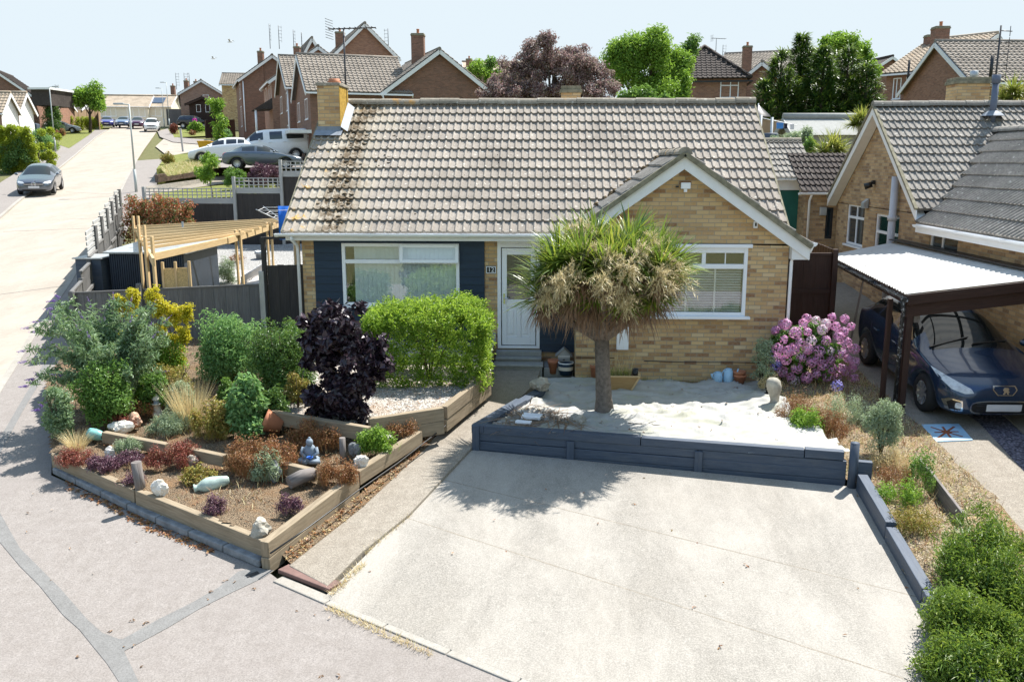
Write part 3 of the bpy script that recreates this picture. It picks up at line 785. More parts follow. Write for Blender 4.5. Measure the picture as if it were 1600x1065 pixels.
# ---- steps, plate, boxes
st = MB(); st.prism([(4.09, -.12), (4.97, -.12), (4.97, .29), (4.09, .29)], -.1, .33); st.prism([(4.05, -.42), (5.0, -.42), (5.0, -.12), (4.05, -.12)], -.1, .26)
st.prism([(4.06, -.45), (5.02, -.45), (5.02, -.09), (4.06, -.09)], .26, .295); st.prism([(4.09, -.15), (4.98, -.15), (4.98, .265), (4.09, .265)], .33, .365)
st.prism([(4.09, .06), (4.98, .06), (4.98, .267), (4.09, .267)], .3652, .45)
st.build('step', M['slab'], house, .008)
st = MB(); st.prism([(5.03, -.30), (5.60, -.30), (5.60, .27), (5.03, .27)], -.1, .22); st.build('side_step', M['slab'], house, .008)
pl = MB(); z = 2.02; FF.box(pl, 3.885, 4.085, z-.075, z+.075, 0, .012); npl = pl.build('number_plate', M['black'], house, .012)
pr_ = MB()
for q in ((3.89, 4.08, z+.055, z+.068), (3.89, 4.08, z-.068, z-.055), (3.892, 3.904, z-.055, z+.055), (4.066, 4.078, z-.055, z+.055)): FF.box(pr_, *q, .012, .016)
pr_.build('plate_border', M['white'], npl)
cu = bpy.data.curves.new('house_number', 'FONT'); cu.body = '12'; cu.size = .125; cu.extrude = .002; cu.align_x = 'CENTER'; cu.align_y = 'CENTER'
tmp = bpy.data.objects.new('house_number', cu); COL.objects.link(tmp); bpy.context.view_layer.update()
nme = bpy.data.meshes.new_from_object(tmp); bpy.data.objects.remove(tmp)
no = bpy.data.objects.new('house_number', nme); COL.objects.link(no); no.data.materials.clear(); no.data.materials.append(M['white']); adopt(no, npl)
no.location = FF.p(3.985, z, .0165); no.rotation_euler = (R(90), 0, 0)
m = MB(); FF.box(m, 3.90, 4.08, .54, .78, .0, .05); m.build('letter_box', M['galv'], house, .006)
m = MB(); x, _, z = atY(972, 545, GY); FG.box(m, x-.11, x+.11, z, z+.42, 0, .09); m.build('meter_box', M['white'], house, .008)
m = MB(); x, _, z = atY(1070.5, 294, GY); FG.box(m, x-.085, x+.085, z-.01, z+.10, .02, .09); FG.box(m, x-.03, x+.03, z-.07, z-.01, .01, .07); FG.box(m, x-.03, x+.03, z, z+.05, 0, .02)
o = m.build('security_light', M['white'], house, .01); m = MB(); FG.box(m, x-.17, x-.12, z+.01, z+.04, 0, .05); m.build('light_sensor', M['black'], o)
m = MB(); x, _, z = atY(1180, 351, GY); FG.box(m, x-.035, x+.035, z-.06, z+.06, 0, .05); o = m.build('alarm_box', M['white'], house, .006)
m = MB(); FG.box(m, x-.014, x+.014, z-.025, z+.035, .05, .056); m.build('alarm_lens', M['black'], o)
# ---- roof
rm = MB()
tiles(rm, (0, 0, e0), (1, 0, 0), (0, math.cos(TH), math.sin(TH)), HL, SL, .3408)
roof = rm.build('roof', M['tile_main'], house)
rb = MB(); rb.add([(0, ry, rz_), (HL, ry, rz_), (HL, 2*ry, e0), (0, 2*ry, e0)], [(3, 2, 1, 0)], [[(0, 0), (HL, 0), (HL, SL), (0, SL)]])
rb.add([(0, .02, e0-.03), (HL, .02, e0-.03), (HL, ry, rz_-.04), (0, ry, rz_-.04), (0, 2*ry, e0-.03), (HL, 2*ry, e0-.03)], [(0, 3, 2, 1), (3, 4, 5, 2)])
rb.build('rear_roof', M['tile'], house)
# projecting wing roof: courses follow its own slopes
sl2 = (GA-5.05)/math.cos(TH)
wing = MB()
for sg in (-1, 1):
    half = 2.30 if sg > 0 else 2.46
    L2 = half/math.cos(TH); n_ = 7 if sg > 0 else 7
    ex = GA+sg*half; ez = GZ+.05-half*gs
    V = Vector((-sg*math.cos(TH), 0, math.sin(TH)))
    if sg < 0: tiles(wing, (ex, 2.9, ez), (0, -1, 0), V, 2.9-GBY+.02, L2, L2/n_)
    else: tiles(wing, (ex, GBY-.02, ez), (0, 1, 0), V, 2.9-GBY, L2, L2/n_)
wing.build('wing_roof', M['tile_dark'], house)
rr = MB(); ridge(rr, (-.02, ry, rz_+.06), (HL+.03, ry, rz_+.06), .125, .44); rr.build('ridge_tile', M['tile_edge'], house); rr = MB(); ridge(rr, (GA, GBY-.03, GZ+.10), (GA, 2.15, GZ+.10), .12, .42); rr.build('ridge_tile', M['tile_edge'], house)
# mortar verges and white barge boards
vm = MB()
for X in (-.015, HL+.015): vm = MB(); vm.bar((X, 0, e0+.005), (X, ry, rz_+.005), .035, .05, (0, -1, 1)); vm.build('verge', M['mortar'], house)
vm = MB()
for sg in (-1, 1):
    half = 2.46 if sg < 0 else 2.30
    vm.bar((GA, GBY-.005, GZ+.045), (GA+sg*half, GBY-.005, GZ+.045-half*gs), .10, .085, (0, 0, 1))
vm.build('verge', M['mortar'], house)
bg = MB()
for sg in (-1, 1):
    half = 2.44 if sg < 0 else 2.27
    A = Vector((GA, GBY, GZ-.005)); B = Vector((GA+sg*half, GBY, GZ-.005-half*gs)); dv = Vector((0, 0, -.215))
    bg.extr([A, A+dv, B+dv, B] if sg < 0 else [A, B, B+dv, A+dv], (0, .025, 0))
    # soffit under the verge
    bg.add([A+Vector((0, .025, -.2)), A+Vector((0, .2, -.2)), B+Vector((0, .2, -.2)), B+Vector((0, .025, -.2))], [(0, 1, 2, 3) if sg < 0 else (3, 2, 1, 0)])
bx = GA+2.27
bg.span((9.46, GBY+.03, 2.36), (bx+.02, -.58, 2.60))
bg.build('bargeboard', M['whitepaint'], house, .004)
fa = MB(); fa.span((.05, .015, 2.60), (5.2, .04, 2.75)); fa.span((.05, .04, 2.60), (5.60, .30, 2.625)); fa.build('fascia', M['whitepaint'], house)
gu = MB(); gutter(gu, (-.10, -.05, 2.735), (5.35, -.05, 2.735), .058)
gu.build('gutter', M['white'], house); gu = MB(); gu.path([(.18, -.05, 2.68), (.18, -.03, 2.62), (.22, .16, 2.50), (.22, .22, 2.42), (.22, .22, .1)], .032, 8); gu.build('downpipe', M['white'], house); gu = MB()
gutter(gu, (9.83, -.78, 2.66), (9.83, 6.9, 2.66), .055, (1, 0, 0))
gu.build('gutter', M['white'], house); gu = MB(); gu.path([(9.83, -.74, 2.62), (9.80, -.70, 2.50), (9.50, -.66, 2.36), (9.49, -.66, 2.30), (9.49, -.66, .05)], .03, 8)
gu.build('downpipe', M['white'], house)
# ---- chimney stack on the left verge, lead flashing and lichened side
cx0 = atY(496.5, 170, 2.72)[0]; cx1 = atY(530.5, 170, 2.72)[0]; ct = atY(510, 133, 2.72)[2]
cm = MB(); cm.span((cx0, 2.72, 4.0), (cx1, 3.55, ct)); ch = cm.build('chimney', M['brick_buff'], house)
cp = MB(); cp.span((cx0-.03, 2.69, ct-.02), (cx1+.03, 3.58, ct+.05)); cp.build('chimney_cap', M['tile_edge'], ch, .015)
m = MB(); m.lathe([(.14, ct+.05), (.15, ct+.10), (.12, ct+.12), (.12, ct+.16), (.09, ct+.16), (.09, ct+.06)], ((cx0+cx1)/2+.05, 3.1, 0), 14); m.build('chimney_pot', M['terracotta'], ch)
M['lichen'] = plain('orange_lichen_crust', (.40, .25, .05), .95, .35, 14, .1, bump=.5)
lm = MB(); lm.span((cx1+.001, 2.725, 4.62), (cx1+.008, 3.545, ct-.03)); lm.build('lichen_face', M['lichen'], ch)
fl = MB()
zf = roofz(2.72)
fl.span((cx0-.02, 2.70, zf), (cx1+.02, 2.715, zf+.17)); fl.add([(cx0-.06, 2.72, zf+.10), (cx1+.06, 2.72, zf+.10), (cx1+.06, 2.50, zf-.085+.06), (cx0-.06, 2.50, zf-.085+.06)], [(3, 2, 1, 0)])
fl.add([(cx1+.012, 2.70, zf+.16), (cx1+.012, 3.5, roofz(3.5)+.17), (cx1+.16, 3.5, roofz(3.5)+.06), (cx1+.16, 2.70, zf+.06)], [(0, 1, 2, 3)])
fl.build('flashing', M['lead'], ch)
ap = atY(541, 160, 3.4); aerial(house, (ap[0], 3.4, 5.0), atY(538, 45, 3.4)[2]-5.0, R(-10))
rc = atY(892, 137, 5.2); chimney(house, (rc[0], 5.2), (.46, .46), 3.8, rc[2]+.02, 'brick_buff', False)
# ---- dry moss tufts clinging between the tiles near the stack
mm = MB(); rr_ = random.Random(3)
for k in range(150):
    y_ = rr_.uniform(.02, 2.95); x_ = rr_.gauss(.92, .16) if rr_.random() < .75 else rr_.gauss(1.5+.1*y_, .12)*(1 if y_ > 1.6 else .7)
    if x_ < .1: continue
    r_ = rr_.uniform(.014, .042)
    mm.blob((x_, y_, roofz(y_)+.028), (r_*1.4, r_*1.2, r_*.45), k, 1, .3)
for k in range(110):
    y_ = rr_.uniform(0, 3.4); x_ = rr_.uniform(.2, 9.4); r_ = rr_.uniform(.008, .018)
    mm.blob((x_, y_, roofz(y_)+.03), (r_, r_, r_*.6), k, 1, .3)
for k in range(60):   # grit gathered in the valley of the wing
    t_ = rr_.random(); x_ = GA-2.2+t_*2.1; y_ = (GZ+.05-(GA-x_)*gs-e0)/math.tan(TH)
    mm.blob((x_+rr_.gauss(0, .03), y_+rr_.gauss(0, .03), roofz(y_)+.05), (.06, .05, .035), k, 1, .3)
mm.build('moss', M['moss'], house)['kind'] = 'stuff'
# ---------------------------------------------------------------- ground, road, pavement, drive
def sheet(name, pts, mat, kind='structure', dz=0.0, skirt=0.0):
    """polygon of (x, y) laid on the hillside"""
    mb = MB(); f = lambda x, y: gz(y)+dz
    if skirt: mb.prism(pts, lambda x, y: gz(y)+dz-skirt, f)
    else: mb.add([(x, y, f(x, y)) for x, y in pts], [tuple(range(len(pts)))])
    o = mb.build(name, mat); tag(o, kind=kind)
    return o
def gp(px, dz=0.0): return [tuple(atG(x, y, dz)[:2]) for x, y in px]
def ccw(p):
    a = sum(p[i][0]*p[(i+1) % len(p)][1]-p[(i+1) % len(p)][0]*p[i][1] for i in range(len(p)))
    return p if a > 0 else p[::-1]
xs = np.concatenate([np.arange(-260, -40, 10), np.arange(-40, 40, 4), np.arange(40, 261, 10)]); ys = np.concatenate([[-300, -80, -40, -25, -16], np.arange(-12, 28, 4), [28], np.arange(36, 112, 8), [112, 125, 150, 200, 300, 420]])
XX, YY = np.meshgrid(xs, ys); ZZ = ground_z(YY)-.16
nx, ny = len(xs), len(ys); ii = (np.arange(ny-1)[:, None]*nx+np.arange(nx-1)[None]).ravel()[:, None]
g = raw_mesh('ground', np.stack([XX, YY, ZZ], -1).reshape(-1, 3), ii+np.array([[0, 1, nx+1, nx]]), M['earth']); tag(g, kind='structure')
# road: right and left kerb lines up the hill
Rp = [tuple(p) for p in gp([(0, 604), (42, 538), (70, 492), (90, 466), (108, 440), (135, 393), (150, 371), (162, 348), (173, 327), (180, 312), (189, 297), (197, 280), (207, 262), (213, 251)])]
Lp = [tuple(p) for p in gp([(0, 338), (28, 314), (60, 289), (90, 264), (120, 240), (129, 232), (150, 214), (168, 203)])]
dR = (Vector(Rp[-1])-Vector(Rp[3])).normalized(); nR = Vector((dR.y, -dR.x))
def ext(p, d, s): return (p[0]+d[0]*s, p[1]+d[1]*s)
d0 = (Vector(Rp[0])-Vector(Rp[2])).normalized()
R0 = [ext(Rp[0], d0, 9.0)]+Rp
L0 = [ext(Lp[0], -(Vector(Lp[3])-Vector(Lp[0])).normalized(), 34.0)]+Lp
d1 = (Vector(Lp[-1])-Vector(Lp[-4])).normalized()
Rend = [tuple(p) for p in gp([(226, 231), (240, 212), (246, 203)])]
Rfull = R0+Rend+[ext(Rend[-1], d1, 60)]
Lfull = L0+[ext(Lp[-1], d1, 35), ext(Lp[-1], d1, 60)]
def resamp(P, n):
    P = np.array(P); s = np.concatenate([[0], np.cumsum(np.linalg.norm(np.diff(P, axis=0), axis=1))]); t = np.linspace(0, s[-1], n)
    return np.stack([np.interp(t, s, P[:, 0]), np.interp(t, s, P[:, 1])], 1)
A, B = resamp(Lfull, 90), resamp(Rfull, 90)
V = []; F_ = []
for i in range(90):
    for k in range(5):
        p = A[i]*(1-k/4)+B[i]*k/4; V.append((p[0], p[1], gz(p[1])-.07))
for i in range(89):
    for k in range(4): b = i*5+k; F_.append((b, b+1, b+6, b+5))
road = raw_mesh('road', V, F_, M['road']); tag(road, kind='structure')
# transverse slab joints, tarred
jm = MB()
for px0, px1 in (((0, 460), (104, 446)), ((5, 362), (158, 356)), ((103, 300), (184, 304)), ((104, 343), (166, 340))):
    a, b = atG(*px0, -.07), atG(*px1, -.07)
    jm.bar(a+np.array([0, 0, -.013]), b+np.array([0, 0, -.013]), .035, .034)
o = jm.build('road_joint', M['tar']); tag(o, kind='structure')
# pavement on our side and the apron in front of the plot
front = [ext(atG(434, 904)[:2], (0.857, -.515), s) for s in (0, 12)]
FRT = [tuple(atG(415, 890)[:2]), tuple(atG(434, 904)[:2]), tuple(atG(505, 935)[:2])]
kd = Vector(tuple(atG(820, 1065)[:2]))-Vector(FRT[2]); kd.normalize()
pave = R0[:1]+[(-14, -24), (22, -24)]+[ext(FRT[2], kd, 13)]+FRT[::-1]+gp([(80, 742)])+[(-3.4, -2.0), (-4.62, .5)]
kerb_line = R0
pv = [R0[0], (-13, -24), (24, -24), ext(FRT[2], kd, 14), FRT[2], FRT[1], FRT[0]]+gp([(250, 818), (80, 742)])+[(-3.5, -2.2), (-4.55, .45)]
fdir = Vector((-.41, 1)).normalized()
fence_pts = [ext((-4.55, .45), fdir, s) for s in (0, 8, 16, 24)]
pv += fence_pts[1:]+gp([(240, 306), (246, 284), (256, 248)])+Rp[::-1]
o = sheet('pavement', ccw(pv), M['asphalt'], dz=.0)
kb = MB(); kr = resamp(R0[0:1]+Rp, 60)
for i in range(0, 59):
    a, b = kr[i], kr[i+1]; kb.bar((a[0], a[1], gz(a[1])-.04), (b[0]-(b[0]-a[0])*.01, b[1], gz(b[1])-.04), .13, .10)
kl = resamp(L0, 60)
for i in range(59):
    a, b = kl[i], kl[i+1]; kb.bar((a[0], a[1], gz(a[1])-.03), (b[0], b[1], gz(b[1])-.03), .13, .10)
o = kb.build('kerb', M['kerb']); tag(o, kind='structure')
nL = Vector((-.92, -.38))
lp2 = [ext(p, nL, 2.3) for p in Lfull]
mb = MB()
for i in range(len(Lfull)-1):
    a, b, c, d = Lfull[i], Lfull[i+1], lp2[i+1], lp2[i]
    mb.add([(q[0], q[1], gz(q[1])+.005) for q in (a, b, c, d)], [(0, 1, 2, 3)])
o = mb.build('far_pavement', M['asphalt']); tag(o, kind='structure')
tarp = [(0, 801), (31, 856), (62, 887), (96, 921), (136, 967), (161, 989), (186, 998), (192, 998), (248, 967), (297, 943), (341, 918), (372, 893), (394, 887), (428, 891), (412, 902), (359, 927), (310, 952), (263, 980), (217, 1005), (194, 1017), (205, 1040), (217, 1065), (235, 1105), (200, 1105), (186, 1065), (167, 1036), (149, 1014), (124, 983), (99, 961), (62, 915), (31, 884), (0, 847), (-40, 790), (-40, 740)]
sheet('tarmac_strip', ccw(gp(tarp)), M['tar'], dz=.005)
sheet('tarmac_strip', ccw(gp([(-20, 722), (0, 684), (28, 636), (52, 596), (80, 548), (88, 552), (60, 602), (36, 642), (10, 690), (-10, 730)])), M['tar'], dz=.005)
# drive: four bays of concrete, joints left open
RL, RRr, FLc = atG(735, 703)[:2], np.array([9.25, -5.32]), np.array(FRT[2])
FRc = FLc+np.array(kd)*((8.70-FLc[0])/kd[0])
j1 = [(712, 771), (1400, 895)]; j2 = [(612, 832), (1460, 1010)]
dm = MB()
def lerp(a, b, t): return (a[0]+(b[0]-a[0])*t, a[1]+(b[1]-a[1])*t)
tL = [0, .26, .54, 1.0]; tR = [0, .42, .68, 1.0]
RRx = (RRr[0]+.06, RRr[1]); FRx = (FRc[0]+.06, FRc[1])
q1 = tuple(atG(700, 769)[:2]); 
for a0, a1, b0, b1 in zip(tL, tL[1:], tR, tR[1:]):
    e_ = .0022
    pts = [lerp(RL, FLc, a1-e_*.5), lerp(RRx, FRx, b1-e_*.4), lerp(RRx, FRx, b0+e_*.4), lerp(RL, FLc, a0+e_*.5)]
    dm.prism(ccw(pts), lambda x, y: gz(y)-.2, lambda x, y: gz(y)+.012)
o = dm.build('driveway', M['drive'], bevel=.004); tag(o, kind='structure')
jm = MB()
for a1, b1 in list(zip(tL, tR))[1:3]:
    P_ = resamp([lerp(RL, FLc, a1), lerp(RRx, FRx, b1)], 30)
    for a, b in zip(P_, P_[1:]): jm.bar((a[0], a[1]+random.uniform(-.003, .003), gz(a[1])+.001), (b[0], b[1]+random.uniform(-.003, .003), gz(b[1])+.001), random.uniform(.012, .03), .022)
o = jm.build('joint_filler', M['pathc']); tag(o, kind='structure')
km = MB(); kp = resamp([FRT[1], FRT[2], ext(FRT[2], kd, 12)], 17)
for i in range(16):
    a, b = kp[i], kp[i+1]; d = (b-a)/np.linalg.norm(b-a)
    km.bar((*(a+d*.004), gz(a[1])-.018), (*(b-d*.004), gz(b[1])-.018), .15, .06)
o = km.build('drive_kerb', M['kerb'], bevel=.012); tag(o, kind='structure')
# path with exposed aggregate, a little higher than the drive
pathL = gp([(773, 573), (700, 668), (660, 706), (560, 788), (474, 862), (452, 890)]); pathR = gp([(851, 573), (838, 600), (737, 704), (640, 808), (566, 868), (512, 922)])
pathR[0] = (5.02, .25); pathL[0] = (4.02, .25)
pm = MB(); pm.prism(ccw(pathL+pathR[::-1]), lambda x, y: gz(y)-.3, lambda x, y: gz(y)+.055); o = pm.build('front_path', M['pathc'], bevel=.012); tag(o, kind='structure')
cv = MB(); a0, a1 = atG(432, 893, .03), atG(512, 924, .03); dd = (a1-a0)/np.linalg.norm(a1-a0); nn = np.array([dd[1], -dd[0], 0])*-.13
cv.bar(a0+nn*.9, a1+nn*.9, .2, .05); o = cv.build('drain_cover', plain('rusty_brown_channel', (.16, .09, .075), .7, .25, 6), bevel=.01); tag(o, 'rust brown channel cover across the foot of the front path', 'drain cover')
# ---------------------------------------------------------------- planter with slate-blue sleepers
PT = .245                                       # top of the planter
PA = np.array([RL[0]+.02, RL[1]+.02]); PB = np.array([9.22, -5.27])
planter = empty('planter_wall', (6.5, -4.7, -.2), 'slate blue painted sleeper wall around the raised front bed', 'planter')
pd = (PB-PA)/np.linalg.norm(PB-PA); pn = np.array([pd[1], -pd[0]])   # outward (towards camera)
if pn[1] > 0: pn = -pn
def pbar(t0, t1, z0, z1, off=0.0, th=.10, par=planter, name='sleeper', tilt=0.0):
    a = PA+pd*t0-pn*(off+th/2); b = PA+pd*t1-pn*(off+th/2); zc = (z0+z1)/2
    mb = MB(); mb.bar((*a, zc), (*b, zc+tilt), th, z1-z0); return mb.build(name, M['slatepaint'], par, .008)
Lw = float(np.linalg.norm(PB-PA)); zlo = -.30
def zbot(t): return gz((PA+pd*t)[1])-.03
pbar(0.0, 2.5, PT-.12, PT+.005, -.015, .13); pbar(2.51, 4.72, PT-.115, PT, -.01, .125); pbar(4.73, Lw-.1, PT-.11, PT+.012, -.012, .125)
pbar(0.02, 3.3, .01, .128); pbar(3.31, Lw-.06, -.0, .125); pbar(0.02, Lw-.06, -.135, .003, -.006); pbar(0.02, Lw-.06, -.30, -.138, 0)
for t in (0.07, 1.5, 3.32): 
    mb = MB(); a = PA+pd*t+pn*.02; mb.bar((*a, -.3), (*a, PT-.13 if t > .1 else PT-.0), .11, .05, (pn[0], pn[1], 0)); mb.build('post', M['slatepaint'], planter, .006)
LB = atZ(842, 602, PT)[:2]; ld = (LB-PA)/np.linalg.norm(LB-PA); Ll = float(np.linalg.norm(LB-PA))
def lbar(t0, t1, z0, z1, th=.2, dx=0.0):
    n_ = np.array([-ld[1], ld[0]]); n_ = n_ if n_[0] > 0 else -n_
    a = PA+ld*t0+n_*(th/2+dx); b = PA+ld*t1+n_*(th/2+dx); mb = MB(); mb.bar((*a, (z0+z1)/2), (*b, (z0+z1)/2), th, z1-z0); return mb.build('sleeper', M['slatepaint'], planter, .008)
lbar(.0, Ll*.62, PT-.10, PT+.012, .19); lbar(Ll*.62+.01, Ll, PT-.11, PT-.01, .17, .02); lbar(0, Ll, -.3, PT-.10, .12)
ep = MB(); e = PA+pd*(Lw+.02)+pn*.05; ep.tube((*e, -.3), (*e, .40), .062, .06, 14, True); ep.lathe([(.06, .40), (.055, .412), (.0, .416)], (*e, 0), 14); ep.build('round_post', M['slatepaint'], planter)
ex = MB(); a = PA+pd*(Lw+.08); b = PA+pd*(Lw+.26); ex.bar((*a, .02), (*b, .02), .1, .26); ex.build('sleeper', M['slatepaint'], planter, .006)
# right hand drive edging
edg = empty('drive_edging', (9.1, -7.5, -.4), 'slate blue painted sleepers edging the right side of the driveway', 'sleeper edging')
for y0, y1 in ((-5.42, -6.78), (-6.80, -8.15), (-8.17, -10.4), (-10.42, -12.6)):
    t0, t1 = [(y+5.32)/(FRc[1]+5.32) for y in (y0, y1)]
    a, b = lerp((9.27, -5.32), (FRc[0]+.02, FRc[1]), t0), lerp((9.27, -5.32), (FRc[0]+.02, FRc[1]), t1); hh = .27 if y0 > -6.7 else .22
    mb = MB(); mb.bar((a[0]+.06, a[1], gz(a[1])+hh/2-.03), (b[0]+.06, b[1], gz(b[1])+hh/2-.03), .13, hh); mb.build('sleeper', M['slatepaint'], edg, .008)
# fleece sheet: lumpy, laid inside the planter
inn = [tuple(PA-pn*.1+pd*.15), tuple(PB-pn*.1-pd*.05), (9.12, -3.6), (9.05, -2.6), (8.85, -1.75), (9.2, -.62), (5.62, -.60), (5.02, -.55), (4.98, -1.3), tuple(LB+np.array([.1, 0]))]
def inside(px, py, poly):
    r_ = np.zeros(px.shape, bool); n = len(poly)
    for i in range(n):
        (x0, y0), (x1, y1) = poly[i], poly[(i+1) % n]
        c = ((y0 > py) != (y1 > py)); r_ ^= c & (px < (x1-x0)*(py-y0)/((y1-y0) or 1e-9)+x0)
    return r_
def noise2(x, y, seed=0, octs=5, f0=.6, p=.55):
    r_ = np.random.default_rng(seed); z = np.zeros_like(x); a = 1.0; f = f0
    for _ in range(octs):
        for _ in range(4):
            th, ph = r_.uniform(0, 6.28), r_.uniform(0, 6.28); z = z+a*.4*np.sin(f*6.28*(x*math.cos(th)+y*math.sin(th))+ph+1.2*np.sin(f*3.1*(y*math.cos(th)-x*math.sin(th))+ph*2))
        a *= p; f *= 1.9
    return z
def field(name, poly, zf, mat, step=.06, kind='structure', wob=0.0, seed=1):
    poly = ccw(list(poly)); P = np.array(poly); x = np.arange(P[:, 0].min()-step, P[:, 0].max()+2*step, step); y = np.arange(P[:, 1].min()-step, P[:, 1].max()+2*step, step)
    X, Y = np.meshgrid(x, y); wx = wob*noise2(X, Y, seed+5, 3, 1.2) if wob else 0; ins = inside(X+wx, Y+wx, poly); Z = zf(X, Y)
    nx = len(x); idx = (np.arange(len(y)-1)[:, None]*nx+np.arange(nx-1)[None])
    ok = ins[:-1, :-1] | ins[1:, :-1] | ins[:-1, 1:] | ins[1:, 1:]
    f = idx[ok][:, None]+np.array([[0, 1, nx+1, nx]]); used, inv = np.unique(f, return_inverse=True)
    V = np.stack([X, Y, Z], -1).reshape(-1, 3)[used]
    o = raw_mesh(name, V, inv.reshape(f.shape), mat, smooth=True); tag(o, kind=kind); return o
def fl_z(X, Y):
    z = .10+.03*np.clip(-Y-.6, 0, 4)
    z = z+.035*noise2(X, Y, 3, 4, .42)+.060*(1-np.abs(np.tanh(2.6*noise2(X*.55, Y*1.3, 8, 2, .8))))**1.5+.045*(1-np.abs(np.tanh(2.8*noise2(X*1.0+Y*.6, Y*.45, 9, 2, .9))))**1.5-.03
    z = z+.05*np.exp(-((X-6.0)**2+(Y+3.2)**2)/.12)
    return np.where(Y < -3.6, np.minimum(z, PT-.012), z)
fle = field('fleece_sheet', inn, fl_z, M['fleece'], .045, 'thing', .06); del fle['kind']; tag(fle, 'crumpled white fleece sheet spread over the raised front bed', 'ground sheet')
bedb = MB(); bedb.prism(ccw(list(inn)), -.3, .05); o = bedb.build('planter_soil', M['soil']); tag(o, kind='structure')
# ---------------------------------------------------------------- left hand bed of sleepers
bed = empty('raised_bed', (1.0, -5.0, -.2), 'weathered timber sleepers stepped round the corner flower bed', 'raised bed')
def sleeper(p0, p1, dz, h=.2, th=.1, par=bed, name='sleeper', mat='sleeper', back=True, courses=1, dz1=None):
    a = atG(*p0, dz); b = atG(*p1, dz if dz1 is None else dz1); d = (b-a)/np.linalg.norm(b-a); n_ = np.array([d[1], -d[0], 0]); n_ = n_ if n_[1] > 0 else -n_
    for c in range(courses):
        o_ = random.uniform(-.006, .006)
        mb = MB(); k = np.array([0, 0, -h/2-c*(h+.004)]); mb.bar(a+n_*(th/2+o_)+k, b+n_*(th/2+o_)+k, th, h); mb.build(name, M[mat], par, .008)
    return a, b
sleeper((79, 710), (208, 766), .26); sleeper((210, 766), (417, 848), .28)
sleeper((80, 709), (98, 684), .26)
sleeper((419, 847), (561, 740), .33, .19, .11, courses=2); sleeper((562, 736), (660, 673), .36, .2, .11)
sleeper((578, 655), (694, 637), .62, .2, .11, courses=2); sleeper((698, 635), (768, 581), .55, .2, .11, courses=2)
sleeper((417, 641), (574, 668), .62, .2, .1); sleeper((158, 675), (257, 694), .42, .16, .1); sleeper((291, 700), (347, 712), .44, .16, .1); sleeper((434, 722), (488, 735), .44, .16, .1)
ks = MB()
pts = resamp(gp([(88, 738), (240, 812), (412, 884)]), 8)
for i in range(7):
    a, b = pts[i], pts[i+1]; d = (b-a)/np.linalg.norm(b-a); ks.bar((*(a+d*.01), gz(a[1])+.045), (*(b-d*.01), gz(b[1])+.045), .12, .09)
o = ks.build('bed_kerb', M['stone_grey'], bevel=.015); tag(o, kind='structure')
hs = MB(); hp = [atG(*q, dz) for q, dz in (((421, 862), .24), ((480, 822), .26), ((556, 766), .27), ((620, 722), .2), ((690, 668), .25), ((740, 620), .3), ((768, 592), .35))]
hs.path([tuple(p+np.array([.02, -.03, 0])) for p in hp], .010, 6); o = hs.build('garden_hose', M['black']); tag(o, 'thin dark green garden hose fixed along the timber bed edge', 'hose')
lowbed = [tuple(atG(*q, .25)[:2]) for q in ((82, 708), (208, 764), (417, 845), (561, 737), (660, 671), (694, 640))]
lowbed = [(p[0], p[1]+.05) for p in lowbed]+[(3.9, -.35), (4.0, .25), (.30, .26), (.28, .48), (-4.45, .45), (-3.6, -2.2)]
upper = [tuple(atG(*q, .55)[:2]) for q in ((578, 652), (694, 634), (768, 578))]
def soil_z(X, Y):
    z = ground_z(Y)+.235+.03*noise2(X, Y, 11, 5, .5)+.02*noise2(X, Y, 13, 3, 2.2)
    t = np.clip((Y+3.4)/1.2, 0, 1); z = z+.14*t
    return z
field('flower_bed', lowbed, soil_z, M['soil'], .06, 'structure')
ua, ub, uc = [np.array(p) for p in upper]
ubed = [tuple(atG(420, 640, .6)[:2]), tuple(ua), tuple(ub+np.array([-.06, .03])), tuple(uc+np.array([-.08, 0])), (4.0, .25), (.4, .26), (.3, -.4)]
def ub_z(X, Y): return np.maximum(soil_z(X, Y)+.01, np.minimum(ground_z(Y)+.47, .40)+.012*noise2(X, Y, 21, 5, .9))
field('gravel_bed', ubed, ub_z, M['chips'], .05, 'structure')
# ---------------------------------------------------------------- strip between the drives, next door's drive
strip = [(9.33, -5.3), (8.86, -10.4), (8.7, -12.5), (10.6, -12.5), (10.75, -7.6), (10.9, -5.2), (10.95, -3.2), (10.95, .5), (9.5, .6), (9.5, -.6), (9.1, -1.9), (9.15, -3.4), (9.2, -5.2)]
def st_z(X, Y): return ground_z(Y)+.075+.03*noise2(X, Y, 31, 5, .6)
field('weedy_strip', strip, st_z, gravel('pebbly_weedy_soil', [(.18, .135, .085), (.29, .225, .145), (.40, .34, .25), (.26, .185, .11)], 40, .95, .6), .06, 'structure')
nd = [((1345, 590), (1362, 578)), ]
def strip_px(name, L_, R_, mat, dz, sk=.2):
    p = ccw(gp(L_, dz)+gp(R_, dz)[::-1]); mb = MB(); mb.prism(p, lambda x, y: gz(y)-sk, lambda x, y: gz(y)+dz); o = mb.build(name, mat, bevel=.006); tag(o, kind='structure')
strip_px('neighbour_drive_strip', [(1330, 575), (1442, 668), (1560, 818), (1760, 1065)], [(1400, 570), (1530, 660), (1660, 800), (1900, 1030)], M['pathc'], .04)
strip_px('slate_bed', [(1400, 570), (1530, 660), (1660, 800), (1900, 1030)], [(1440, 570), (1572, 650), (1720, 790), (1990, 1010)], M['slatechips'], .02)
strip_px('neighbour_drive_strip', [(1440, 570), (1572, 650), (1720, 790), (1990, 1010)], [(1560, 570), (1720, 650), (1890, 780), (2200, 1000)], M['pathc'], .045)
